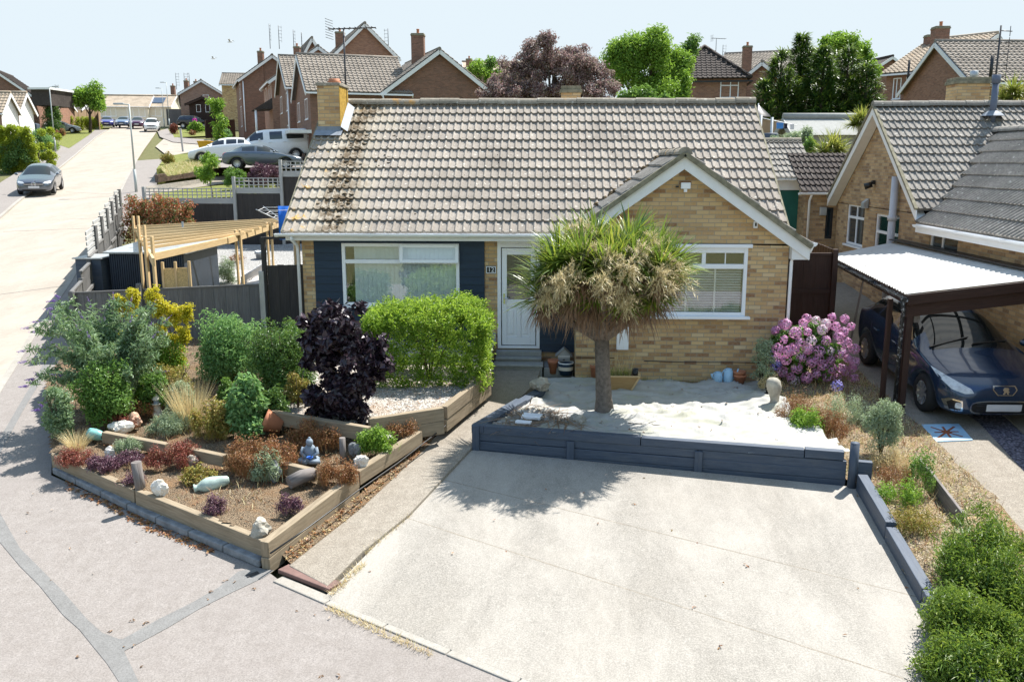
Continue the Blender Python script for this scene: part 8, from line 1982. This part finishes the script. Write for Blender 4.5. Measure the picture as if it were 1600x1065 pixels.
mb = MB(); p = o0+uO*along(o0, uO, 1413)+np.array([-.1, -.1, 0]); mb.path([p, p+np.array([0, 0, hO-1.2]), p+np.array([-.3, -.3, hO-.8]), p+np.array([-.3, -.3, hO+.6])], .07, 8); mb.build('soil_pipe', M['black'], Bo['root']); mb = MB(); p = o0+uO*along(o0, uO, 1445)+np.array([-.1, -.1, 0]); mb.tube(p, p+np.array([0, 0, hO-.1]), .05, n=6); mb.build('downpipe', M['white'], Bo['root'])
chim(Bo, 1470, 42, 41.5, (.85, .75), mat='brick_brown', down=4.5); chim(Bo, 1456, 55, 46, (.8, .6), mat='brick_brown', down=3); chim(Bo, 1537, 66, 43.5, (.95, .7), mat='brick_brown', down=4.5)
p0 = atY(1520, 130, 33); p0[2] = gz(33)+.5; hP = atY(1540, 124, 33)[2]-p0[2]; Bp = block('brick_house', 'brick house roof with white windows behind the neighbour ridge at far right', p0, R(4), 9, 8, hP, atY(1590, 66, 37)[2]-p0[2]-hP, 'u', wall='brick_red', roof='tile'); wins(Bp, 'front', [(.8, 2.6, hP-1.5, hP-.3), (3.4, 5.4, hP-1.5, hP-.3)]); mb = MB(); q = atY(1543, 110, 33); mb.tube((q[0], 32.6, q[2]-.6), (q[0], 32.6, q[2]+.7), .09, n=8); mb.build('flue', M['black'], Bp['root'])
q0 = atY(728, 112, 90); q0[2] = gz(90); Bq = block('far_house', 'distant tan roofed house glimpsed between the large gable and the plum tree', q0, R(8), 9, 8, atY(740, 108, 90)[2]-q0[2], 1.2, 'u', wall='brick_pink', roof='tile_tan', tile=False); chim(Bq, 733, 92, 91, (.7, .6), mat='brick_red')
r0_ = atY(1366, 125, 75); r0_[2] = gz(75); Br = block('far_house', 'distant brown gable glimpsed right of the conifers', r0_, R(10), 3.2, 6, atY(1370, 105, 75)[2]-r0_[2], 1.0, 'n', wall='brick_brown', roof='tile_brown', tile=False)
# ---------------------------------------------------------------- back gardens on the right
Yf = 24.0; simple_fence('panel_fence', 'tan horizontal panel fence at the foot of the conifers', (atY(1185, 200, Yf)[0], Yf, gz(Yf)), (atY(1345, 200, Yf)[0], Yf, gz(Yf)), atY(1250, 188, Yf)[2]-gz(Yf), 'fence_tan', w=.16)
s0 = atY(1246, 215, 19); s0[2] = gz(19); wz_ = atY(1290, 205, 19)[2]-s0[2]
Bs = block('garden_store', 'grey felt roofed garden shed behind the washing line', s0, R(2), 3.6, 2.2, wz_, .55, 'u', wall='fence_light', roof='slab', cat='shed', tile=False, bargemat='fence_light', gutters=False)
wl_ = empty('washing_line', atY(1195, 215, 16), 'washing line strung between posts in the back garden', 'washing line')
a, b = atY(1188, 184, 16), atY(1245, 196, 16.5); mb = MB(); mb.tube(a, b, .012, n=4); mb.build('line', M['whitepaint'], wl_)
for p in (a+(b-a)*.02, a+(b-a)*.32): mb = MB(); mb.tube((p[0], p[1], gz(16)), p+np.array([0, 0, .1]), .05, n=8); mb.build('post', M['galv'], wl_)
for x, y, w, h, col, lab in ((1219, 192, 11, 9, (.08, .25, .6), 'blue shirt pegged on the washing line'), (1228, 193, 5, 8, (.02, .02, .04), 'dark garment pegged beside the blue shirt'), (1238, 194, 6, 8, (.7, .66, .68), 'pale garment pegged at the right end of the washing line')):
    p = atY(x, y, 16.2); s = scale_at(p); mb = MB(); mb.box(p-np.array([0, 0, h/s/2]), (w/s, .03, h/s), R(10)); mb.box(p-np.array([w/s*.3, 0, h/s*.2]), (w/s*.5, .03, h/s*.25), R(10), 0, R(25)); o = mb.build('garment', plain('cloth_%d' % x, col, .95, .15), None, .008); tag(o, lab, 'garment', 'washing on the line')
mb = MB(); p = atY(1190, 185, 17); q = atY(1178, 165, 17); mb.add([p, atY(1172, 180, 17), atY(1180, 172, 18)], [(0, 1, 2)]); 
par = empty('garden_parasol', atY(1184, 178, 18), 'folded dark parasol beside the washing line post', 'parasol'); p = atY(1184, 183, 18); mb = MB(); mb.lathe([(.5, .0), (.42, .1), (.05, .42)], p, 10); mb.build('canopy', M['black'], par); mb = MB(); mb.tube((p[0], p[1], gz(18)), p+np.array([0, 0, .5]), .025, n=6); mb.build('pole', M['galv'], par)
wt = empty('water_butt', atY(1202, 215, 15), 'dark round water butt by the garden bushes', 'water butt'); p = atY(1202, 222, 15); mb = MB(); mb.lathe([(.28, -.9), (.3, -.5), (.3, .25), (.27, .3), (0, .3)], p, 16); mb.build('barrel', M['slatepaint'], wt)
# ---------------------------------------------------------------- trees
def tree(name, label, Y, blobs, mat, n, ln, wd, cat='tree', group=None, base=None, sub=.42, trunk='bark_dark', tr=.16, mat2=None, n2=0, droop=.15, up=.3, shell=.35, dy=.8):
    """blobs: pixel ellipses (x, y, rx, ry, clumps) at depth Y"""
    xs_ = [b[0] for b in blobs]; xc = base if base else sum(xs_)/len(xs_); b0 = atY(xc, 200, Y); B = np.array([b0[0], Y, gz(Y)]); root = empty(name, B, label, cat, group)
    C = []; RR = []; ctr = []
    for (x, y, rx, ry, k) in blobs:
        p = atY(x, y, Y+random.uniform(-.6, .6)); s = scale_at(p); c, r = clumps(p, (rx/s*.9, rx/s*dy, ry/s*.9), k, sub, shell); C.append(c); RR.append(r*rng.uniform(.7, 1.2, (len(c), 1))); ctr.append(p)
    C = np.concatenate(C); RR = np.concatenate(RR); C[:, 2] = np.maximum(C[:, 2], B[2]+.15)
    leaf_cloud('crown', C, RR, n, ln, wd, M[mat], root, up, .6, .8, droop=droop, surf=.25)
    if mat2: leaf_cloud('young_leaves', C[C[:, 2] > np.median(C[:, 2])], RR[C[:, 2] > np.median(C[:, 2])], n2, ln, wd, M[mat2], root, up+.2, .7, .7, surf=.8)
    mb = MB(); top = np.mean(ctr, 0); mid = B*.5+top*.5; mb.path([B-np.array([0, 0, .2]), B*.7+top*.3+np.array([.05, 0, 0]), mid, top], [tr*1.15, tr, tr*.8, tr*.35], 8)
    for c in ctr: mb.path([mid, (mid+c)/2+np.array([0, 0, .15]), c], [tr*.55, tr*.4, tr*.12], 6)
    for c in C[::max(1, len(C)//14)]: mb.path([top*.6+mid*.4, c], [tr*.25, tr*.06], 5)
    mb.build('trunk', M[trunk], root); return root
tree('plum_tree', 'large purple leaved plum tree rising behind the bungalow ridge', 19, [(855, 68, 14, 26, 12), (835, 95, 40, 30, 34), (868, 112, 66, 40, 60), (905, 105, 44, 34, 34), (800, 125, 46, 34, 30), (925, 120, 34, 28, 24), (890, 85, 22, 20, 14), (940, 145, 34, 26, 20), (780, 150, 40, 22, 18), (850, 150, 80, 24, 34)], 'lf_plum', 36000, .11, .06, sub=.25, tr=.14)
tree('ash_tree', 'bright green bushy tree behind the ridge, right of the purple plum', 25, [(985, 80, 36, 24, 28), (1025, 75, 34, 22, 28), (1055, 100, 26, 32, 26), (1000, 115, 55, 34, 46), (1060, 135, 22, 26, 18), (960, 95, 18, 28, 14), (1030, 150, 50, 20, 26)], 'lf_tree', 34000, .15, .065, sub=.40, mat2='lf_tree', n2=3500)
tree('young_ash_tree', 'small dark green tree top between the bright tree and the hipped roof', 38, [(1082, 72, 14, 14, 10), (1070, 84, 14, 14, 8)], 'lf_mid', 1800, .2, .08, sub=.3, tr=.1)
tree('elder_bush', 'mid green bush tops just above the ridge below the bright tree', 14.5, [(975, 152, 26, 14, 14), (1000, 148, 20, 14, 12), (1030, 156, 22, 12, 10)], 'lf_mid', 3600, .11, .06, 'bush', sub=.2, tr=.06)
tree('street_tree', 'green tree between the large brown gable and the purple plum', 50, [(748, 110, 18, 18, 14), (768, 122, 18, 18, 14), (735, 128, 14, 14, 8)], 'lf_tree', 3200, .22, .11, sub=.42, tr=.1)
tree('laurel_bush', 'small grey green bush just above the ridge next to the plum tree', 30, [(765, 98, 10, 8, 6), (795, 108, 10, 10, 6)], 'lf_mid', 900, .16, .08, 'bush', sub=.25, tr=.06)
# conifers: leaders with drooping sprays
def conifer(label, x, yt, yb, Y, wpx_, n, light=.25):
    B = np.array([atY(x, 200, Y)[0], Y, gz(Y)]); zt_ = atY(x, yt, Y)[2]; H = zt_-B[2]; s = scale_at(B); W = wpx_/s*1.22; root = empty('conifer', B, label, 'conifer', 'conifers above the panel fence')
    n = int(n*2.2); k = 230; t = rng.uniform(0.02, 1, k)**.8; a = rng.uniform(0, 6.28, k); r = W*.5*(1-t)**.55*rng.uniform(.35, 1.1, k)
    C = B+np.stack([r*np.cos(a), r*np.sin(a), t*H*.98], 1); q = .16+.34*(1-t); RR = np.stack([q, q, q*1.1], 1)
    i = rng.choice(k, n, p=RR[:, 0]**1.5/(RR[:, 0]**1.5).sum()); P_ = C[i]+unit(n)*RR[i]*rng.uniform(.4, 1, (n, 1)); dd = norm(np.stack([np.cos(a[i]), np.sin(a[i]), np.zeros(n)], 1))*.9+unit(n)*.6+np.array([0, 0, .35])
    m_ = int(n*light); blades('foliage', P_[m_:], dd[m_:], .34, .10, M['lf_con'], root, .6, 2); o_ = P_[:m_]+norm(dd[:m_])*.12; blades('young_spray', o_, dd[:m_], .28, .08, M['lf_conlt'], root, .5, 2)
    mb = MB(); mb.path([B-np.array([0, 0, .2]), B+np.array([0, 0, H*.6]), B+np.array([0, 0, H*.98])], [.16, .09, .02], 8); mb.build('trunk', M['bark_dark'], root)
conifer('broad dark conifer with light tips at the left of the conifer group', 1215, 78, 190, 28, 92, 5200, .3)
conifer('tallest conifer with a thin leader left of centre of the group', 1245, 52, 190, 29.5, 80, 5200, .3)
conifer('dark conifer in the middle of the conifer group', 1280, 70, 190, 28, 90, 5600, .22)
conifer('yellowish conifer right of the middle of the group', 1318, 72, 190, 29, 86, 5200, .45)
conifer('conifer at the right end of the conifer group', 1348, 95, 190, 28, 66, 3600, .3)
conifer('conifer behind the gap between the tallest and the middle one', 1262, 74, 190, 31, 84, 4200, .15); conifer('dark conifer filling the gap right of the middle', 1300, 80, 190, 30, 84, 4200, .2)
conifer('low dark conifer filling the front left of the group', 1190, 125, 190, 27, 60, 2600, .25)
tree('sycamore_tree', 'rounded green tree top behind the conifers', 36, [(1320, 72, 30, 18, 20), (1345, 85, 22, 20, 16), (1300, 66, 20, 12, 12), (1362, 110, 10, 22, 10)], 'lf_tree', 6500, .2, .09, sub=.34)
tree('garden_bush', 'pale green bush below the washing line', 14.5, [(1235, 218, 20, 12, 14), (1215, 220, 16, 10, 10), (1258, 212, 12, 14, 10)], 'lf_sage', 4200, .08, .03, 'bush', sub=.16, tr=.04)
tree('climbing_shrub', 'dark green leafy shrub between the garage and the shed', 13.5, [(1268, 235, 8, 20, 10), (1262, 225, 8, 14, 8)], 'lf_mid', 1300, .09, .05, 'bush', sub=.14, tr=.04)
for (x, y, Y, wpx_, lab, yb) in ((1300, 238, 13, 64, 'spiky yellow green palm between the garage and the neighbour gable', 262), (1345, 192, 18, 46, 'smaller spiky palm rising behind the neighbour gable', 215), (1580, 152, 17, 60, 'spiky palm behind the neighbour ridge at far right', 170)):
    p = atY(x, y, Y); s = scale_at(p); root = empty('cordyline_palm', (p[0], p[1], gz(Y)), lab, 'palm tree', 'distant cordyline palms'); L = wpx_/s*.55
    mb = MB(); mb.tube((p[0], p[1], gz(Y)-.1), p, .12, .08, 8); mb.build('trunk', M['bark'], root)
    for hx, hy2 in ((-.22, -.1), (.2, .05), (0, .25)):
        c = p+np.array([hx*L*1.6, 0, hy2*L]); n_ = 150; d = unit(n_); d[:, 2] = np.abs(d[:, 2])-.25; blades('frond', np.repeat(c[None], n_, 0)+unit(n_)*.05, d, L, .06, M['lf_palmlt'], root, .5, 4)
    n_ = 160; d = unit(n_); d[:, 2] = -np.abs(d[:, 2])*.7; blades('flower_spray', np.repeat((p-np.array([0, .25*L, .15*L]))[None], n_, 0), d, L*.7, .035, M['lf_seed'], root, .5, 4)
# street planting
tree('street_tree', 'round green street tree on the left of the road crest', 92, [(140, 148, 20, 18, 26), (125, 155, 12, 12, 10), (155, 158, 12, 14, 12)], 'lf_tree', 5200, .38, .2, sub=.7, tr=.18)
def hedge(name, label, x0, x1, yt, yb, mat, n, ln, wd, depth=1.5, dz=0, cat='hedge'):
    a, b = atG(x0, yb, dz), atG(x1, yb, dz); H = atY((x0+x1)/2, yt, (a[1]+b[1])/2)[2]-(a[2]+b[2])/2; L = np.linalg.norm(b-a); d = (b-a)/L; nn = np.array([-d[1], d[0], 0]); root = empty(name, (a+b)/2, label, cat)
    k = int(max(40, (L*H*3+L*depth*3)*2.6)); t = rng.uniform(0, 1, k); C = a+(b-a)*t[:, None]+nn*rng.uniform(0, depth, k)[:, None]; C[:, 2] += rng.uniform(.1, .95, k)*H
    sf_ = rng.random(k) < .6; C[sf_] = (a+(b-a)*t[sf_][:, None])+nn*.1; C[sf_, 2] += rng.uniform(.05, .95, sf_.sum())*H
    leaf_cloud('foliage', C, np.full((k, 3), .28), n, ln, wd, M[mat], root, .4, .5, .8, surf=.3); mb = MB(); 
    for t in (.2, .5, .8): p = a+(b-a)*t+nn*depth*.5; mb.tube(p-np.array([0, 0, .1]), p+np.array([0, 0, H*.6]), .05, n=6)
    mb.build('stem', M['bark_dark'], root); return root
hedge('privet_hedge', 'tall rounded yellow green hedge at the left edge of the picture', -30, 60, 196, 268, 'lf_goldhedge', 42000, .15, .08, 3.2)
shrub('dark_shrub', 'dark green bush in front of the yellow green hedge at the left edge', 'shrub', -20, 48, 215, 270, 'lf_deep', 5200, .14, .07, 0, .7, 26)
shrub('leafy_shrub', 'tangled green shrub between the yellow hedge and the lamp post', 'shrub', 42, 76, 196, 240, 'lf_fern', 3200, .17, .07, 0, .8, 20)
shrub('round_topiary', 'round dark green bush on dark stems behind the left lamp post', 'shrub', 60, 93, 158, 212, 'lf_deep', 3800, .18, .09, 0, .9, 26)
shrub('red_shrub', 'reddish low shrub beside the silver car', 'shrub', 82, 100, 200, 213, 'lf_photinia', 700, .18, .08, 0, .8, 10)
hedge('box_hedge', 'clipped box hedge with a yellow end along the left pavement', 96, 150, 183, 202, 'lf_goldhedge', 3600, .22, .1, 2.0)
shrub('low_shrub', 'low yellow green shrub on the left verge by the hedge', 'shrub', 104, 122, 198, 208, 'lf_olive', 600, .18, .08, 0, .8, 10)
shrub('spreading_shrub', 'yellow flowering shrub right of the left lamp post', 'shrub', 72, 90, 216, 236, 'lf_hedge', 700, .14, .06, 0, .8, 10)
tree('sapling', 'thin light green sapling beside the yellow skip', 50, [(340, 165, 12, 14, 10), (345, 190, 16, 16, 12), (342, 215, 12, 16, 10)], 'lf_tree', 2400, .22, .1, sub=.3, tr=.05)
tree('young_tree', 'small yellow green tree in the lawn behind the trellis', 25.5, [(325, 246, 12, 14, 12), (322, 272, 18, 14, 16), (328, 258, 12, 12, 8)], 'lf_tree', 2600, .13, .06, sub=.2, tr=.03)
def bushG(label, x0, x1, yt, yb, mat, n, ln, dz=0.0, name='garden_shrub'): return shrub(name, label, 'shrub', x0, x1, yt, yb, mat, n, ln, ln*.5, dz, .8, 22)
bushG('purple leaved round bush above the trellis fence', 374, 438, 252, 288, 'lf_purp', 4200, .10, .2); bushG('green variegated bush left of the purple bush', 342, 384, 262, 294, 'lf_mid', 2600, .10, .2)
bushG('rounded mid green bush in front of the tall brown gable', 380, 424, 166, 204, 'lf_deep', 3200, .26); bushG('green bush beside the white porch post', 424, 462, 156, 200, 'lf_tree', 3200, .24)
bushG('dark red low hedge bush below the rounded green bush', 350, 384, 186, 202, 'lf_redsed', 1400, .25); bushG('dark green tree like bush by the log cabin', 352, 374, 152, 180, 'lf_deep', 1500, .3); bushG('red conical bush on the junction corner', 263, 277, 190, 210, 'lf_redsed', 900, .2); bushG('light green flag leaved clump on the junction corner', 288, 318, 191, 208, 'lf_tree', 1200, .25); bushG('small rusty round plant on the junction lawn', 293, 305, 203, 212, 'lf_rust', 300, .15); bushG('ragged olive shrub at the corner of the raised lawn', 246, 272, 238, 258, 'lf_olive', 1300, .12, PDZ); bushG('green shrub behind the white hatchback', 330, 362, 196, 226, 'lf_fern', 1800, .18)
ct = tufts('long_grass', ccw(gp([(250, 262), (305, 250), (345, 262), (262, 276)], PDZ)), 5000, lambda x, y: ground_z(y)+PDZ, .22, 'grassblade', .02); tufts('long_grass', ccw(gp([(250, 262), (305, 250), (345, 262), (262, 276)], PDZ)), 3000, lambda x, y: ground_z(y)+PDZ, .25, 'lf_straw', .02)
sheet('lawn', ccw(gp([(240, 300), (344, 290), (430, 288), (430, 306), (236, 312)])), M['turf'], dz=.02); sheet('junction_lawn', ccw(gp([(272, 215), (340, 212), (345, 203), (268, 203)])), M['turf'], dz=.02); sheet('verge_grass', ccw(gp([(90, 226), (104, 207), (150, 202), (138, 212), (108, 232)])), M['turf'], dz=.02)
sheet('garden_path', ccw(gp([(228, 292), (345, 276), (440, 270), (440, 282), (345, 288), (234, 304)])), M['pathc'], dz=.025)
side = gp([(243, 228), (262, 243), (306, 238), (420, 236), (420, 224), (330, 226), (290, 222), (258, 214)]); sheet('side_road', ccw(side), M['road'], dz=-.05); sheet('corner_pavement', ccw(gp([(246, 205), (250, 214), (270, 222), (330, 227), (420, 226), (420, 219), (330, 219), (278, 215), (266, 208), (262, 201)])), M['asphalt'], dz=.01)
wallp = gp([(246, 285), (300, 277), (346, 270)]); bw = empty('low_brick_wall', (*wallp[1], gz(wallp[1][1])), 'low dark brick wall stepping along the raised lawn', 'wall'); mb = MB()
for a, b, h in ((wallp[0], lerp(wallp[0], wallp[1], .5), .45), (lerp(wallp[0], wallp[1], .5), wallp[1], .6), (wallp[1], wallp[2], .78)): mb.bar((a[0], a[1]-.1, gz(a[1])+h/2), (b[0], b[1]-.1, gz(b[1])+h/2), .22, h)
mb.build('brickwork', M['brick_wall'], bw)
for i, (x, Y, lab) in enumerate(((225, 118, 'dark mass of trees on the skyline beyond the crest'),)):
    tree('skyline_trees', lab, 190, [(232, 172, 16, 8, 20), (250, 170, 14, 10, 16), (215, 176, 12, 6, 10)], 'lf_deep', 2600, .9, .5, sub=1.2, tr=.2)
# ---------------------------------------------------------------- street furniture
def lamp(label, x, yb, xt, yt, arm=1):
    b = atG(x, yb, .02); t = atY(x, yt, b[1]); H = t[2]-b[2]; root = empty('street_lamp', b, label, 'street lamp', 'lamp columns along the street')
    mb = MB(); mb.tube(b-np.array([0, 0, .1]), b+np.array([0, 0, 1.2]), .075, .075, 10); mb.tube(b+np.array([0, 0, 1.2]), b+np.array([0, 0, H]), .05, .038, 10); mb.build('column', M['lamp_grey'], root)
    mb = MB(); e = b+np.array([arm*.35, 0, H]); mb.tube(b+np.array([0, 0, H-.02]), e, .03, n=8); mb.build('arm', M['lamp_grey'], root); mb = MB(); mb.box(e+np.array([arm*.2, 0, .02]), (.55, .2, .10)); mb.build('lantern', M['galv'], root, .03); return root
lamp('nearest grey lamp column beside the street fence', 213, 300, 199, 163, -1); lamp('lamp column on the left pavement behind the grey hatchback', 87, 237, 72, 136, 1); lamp('tall lamp column at the far side of the junction', 265, 200, 260, 129, -1); lamp('furthest lamp column in front of the white terrace', 257, 199, 252, 138, -1)
b = atG(286, 236, 0); root = empty('wooden_sign_post', b, 'short pale wooden post on the junction corner', 'post'); s = scale_at(b); mb = MB(); mb.bar(b-np.array([0, 0, .1]), b+np.array([-.1, 0, 34/s]), .16, .12, (0, 1, 0)); mb.build('post', M['deck'], root, .02)
b = atG(327, 238, PDZ-.2); root = empty('skip', b, 'bright yellow builders skip behind the white hatchback', 'skip'); yl = plain('yellow_skip_paint', (.72, .38, .01), .5, .12)
mb = MB(); s = scale_at(b); w = 10/s; q = [(-w*.75, -.8, 0), (w*.75, -.8, 0), (w*1.1, -.9, 16/s), (-w*1.1, -.9, 16/s)]; q2 = [(x, .9, z) for x, y, z in q]; P3_ = [tuple(b+np.array(t)) for t in q+q2]; mb.add(P3_, [(0, 1, 2, 3), (5, 4, 7, 6), (1, 5, 6, 2), (4, 0, 3, 7), (4, 5, 1, 0)]); o = mb.build('hopper', yl, root); sd_ = o.modifiers.new('s', 'SOLIDIFY'); sd_.thickness = .06
mb = MB(); mb.tube(P3_[3], P3_[2], .06, n=6); mb.tube(P3_[7], P3_[6], .06, n=6); mb.build('rim', yl, root)
# person in a pink top by the black car
def person(P, H, heading=0.0):
    me = bpy.data.meshes.new('body'); bm = bmesh.new(); k = H/1.68
    J = {'pel': (0, 0, .92), 'spine': (0, .02, 1.12), 'chest': (0, .02, 1.32), 'neck': (0, .01, 1.45), 'head': (0, -.02, 1.54), 'crown': (0, 0, 1.66)}
    for s, n_ in ((-1, 'L'), (1, 'R')):
        J.update({'sh'+n_: (s*.17, .01, 1.38), 'el'+n_: (s*.23, -.02, 1.12), 'wr'+n_: (s*.20, -.16, .94), 'ha'+n_: (s*.19, -.22, .88), 'hip'+n_: (s*.09, 0, .88), 'kn'+n_: (s*.10, -.02, .49), 'an'+n_: (s*.10, .02, .08), 'toe'+n_: (s*.11, -.14, .04)})
    rad = dict(pel=.13, spine=.115, chest=.13, neck=.05, head=.09, crown=.06)
    for n_ in 'LR': rad.update({'sh'+n_: .065, 'el'+n_: .045, 'wr'+n_: .03, 'ha'+n_: .032, 'hip'+n_: .095, 'kn'+n_: .06, 'an'+n_: .042, 'toe'+n_: .035})
    names = list(J); vs = {n_: bm.verts.new(np.array(J[n_])*k) for n_ in names}
    E = [('pel', 'spine'), ('spine', 'chest'), ('chest', 'neck'), ('neck', 'head'), ('head', 'crown')]
    for n_ in 'LR': E += [('chest', 'sh'+n_), ('sh'+n_, 'el'+n_), ('el'+n_, 'wr'+n_), ('wr'+n_, 'ha'+n_), ('pel', 'hip'+n_), ('hip'+n_, 'kn'+n_), ('kn'+n_, 'an'+n_), ('an'+n_, 'toe'+n_)]
    for a, b in E: bm.edges.new((vs[a], vs[b]))
    bm.verts.index_update(); bm.to_mesh(me); bm.free()
    def skin(keep, name, mat, grow=1.0, par=None):
        m = me.copy(); m.name = name; o = bpy.data.objects.new(name, m); COL.objects.link(o)
        bm = bmesh.new(); bm.from_mesh(m); bm.verts.ensure_lookup_table(); bmesh.ops.delete(bm, geom=[v for v, n_ in zip(bm.verts, names) if n_ not in keep], context='VERTS'); bm.to_mesh(m); bm.free()
        md = o.modifiers.new('skin', 'SKIN'); kk = [n_ for n_ in names if n_ in keep]
        if not m.skin_vertices: 
            bm = bmesh.new(); bm.from_mesh(m); bm.verts.layers.skin.verify(); bm.to_mesh(m); bm.free()
        for i, n_ in enumerate(kk): m.skin_vertices[0].data[i].radius = (rad[n_]*grow*k,)*2; m.skin_vertices[0].data[i].use_root = (i == 0)
        o.modifiers.new('sub', 'SUBSURF').levels = 1; o.modifiers['sub'].render_levels = 2; m.materials.append(mat); adopt(o, par); return o
    root = empty('person', (0, 0, 0), 'person in a bright pink top and pale trousers standing by the black estate car', 'person')
    skin(names, 'body', plain('skin', (.45, .27, .20), .6, .08), 1.0, root)
    skin({'spine', 'chest', 'shL', 'shR', 'elL', 'elR', 'pel', 'wrL', 'wrR'} , 'pink_top', plain('bright_pink_cloth', (.70, .02, .42), .9, .1), 1.18, root)
    skin({'pel', 'hipL', 'hipR', 'knL', 'knR', 'anL', 'anR'}, 'trousers', plain('pale_grey_cloth', (.55, .55, .57), .9, .1), 1.16, root)
    mb = MB(); mb.blob(np.array([0, .02, 1.585])*k, (.10*k, .105*k, .10*k), 2, 3, .05); mb.build('hair', plain('brown_hair', (.06, .035, .02), .7, .2), root)
    root.location = tuple(map(float, P)); root.rotation_euler = (0, 0, heading); return root
pp_ = atG(305, 203, 0); person(pp_, 1.72, R(30))
# gulls over the street
for i, (x, y, Y) in enumerate(((359, 66, 60), (333, 92, 75))):
    c = atY(x, y, Y); root = empty('gull', c, ('pair of wings raised, white gull flying higher over the street', 'white gull flying lower and further left over the street')[i], 'gull', 'gulls in the sky'); mb = MB(); mb.path([c+np.array([-.22, 0, 0]), c+np.array([-.1, 0, .01]), c+np.array([.1, 0, .02]), c+np.array([.2, 0, .03]), c+np.array([.28, 0, .03])], [.02, .06, .07, .045, .01], 8); mb.build('body', M['white'], root)
    for s in (-1, 1): mb = MB(); mb.add([c+np.array([-.06, s*.03, .03]), c+np.array([.1, s*.03, .03]), c+np.array([.12, s*.38, .20]), c+np.array([-.02, s*.36, .21]), c+np.array([.16, s*.72, .14])], [(0, 1, 2, 3), (3, 2, 4)]); o = mb.build('wing', M['galv'], root); sd_ = o.modifiers.new('s', 'SOLIDIFY'); sd_.thickness = .012
# ---------------------------------------------------------------- camera, light, sky
cam = bpy.data.cameras.new('camera'); co = bpy.data.objects.new('camera', cam); COL.objects.link(co)
cam.sensor_width = 36; cam.lens = 36*FOC/1600; cam.clip_end = 2000; cam.clip_start = .1
co.location = CAM; co.rotation_euler = (math.pi/2-PIT, 0, -YAW); S.camera = co
sd = Vector((.42, .52, 1)).normalized()
sun = bpy.data.lights.new('sun', 'SUN'); sun.energy = 4.15; sun.angle = R(.53); sun.color = (1, .965, .915)
so_ = bpy.data.objects.new('sun', sun); COL.objects.link(so_); so_.rotation_euler = (-sd).to_track_quat('-Z', 'Y').to_euler(); so_.location = (10, 10, 30)
W = bpy.data.worlds.new('World'); S.world = W; W.use_nodes = True; nt = W.node_tree; nt.nodes.clear()
sk = nt.nodes.new('ShaderNodeTexSky'); sk.sky_type = 'NISHITA'; sk.sun_disc = False
sk.sun_elevation = math.asin(sd.z); sk.sun_rotation = math.atan2(sd.x, sd.y)
sk.air_density = 1.0; sk.dust_density = 1.0; sk.ozone_density = 1.0; sk.altitude = 20
bgn = nt.nodes.new('ShaderNodeBackground'); bgn.inputs[1].default_value = .15
wo = nt.nodes.new('ShaderNodeOutputWorld'); mn = nt.nodes.new('ShaderNodeMix'); mn.data_type = 'RGBA'; mn.blend_type = 'DARKEN'; mn.inputs[0].default_value = 1.0; mn.inputs[7].default_value = (2.16, 2.46, 2.66, 1)   # pale hazy sky: cap the glare near the horizon
nt.links.new(sk.outputs[0], mn.inputs[6]); nt.links.new(mn.outputs[2], bgn.inputs[0]); nt.links.new(bgn.outputs[0], wo.inputs[0])
S.view_settings.view_transform = 'Standard'; S.view_settings.look = 'None'; S.view_settings.exposure = 1.3; S.view_settings.gamma = 1
S.cycles.max_bounces = 6; S.cycles.diffuse_bounces = 3; S.cycles.transparent_max_bounces = 12; S.cycles.transmission_bounces = 4; S.cycles.glossy_bounces = 3
S.cycles.use_denoising = True
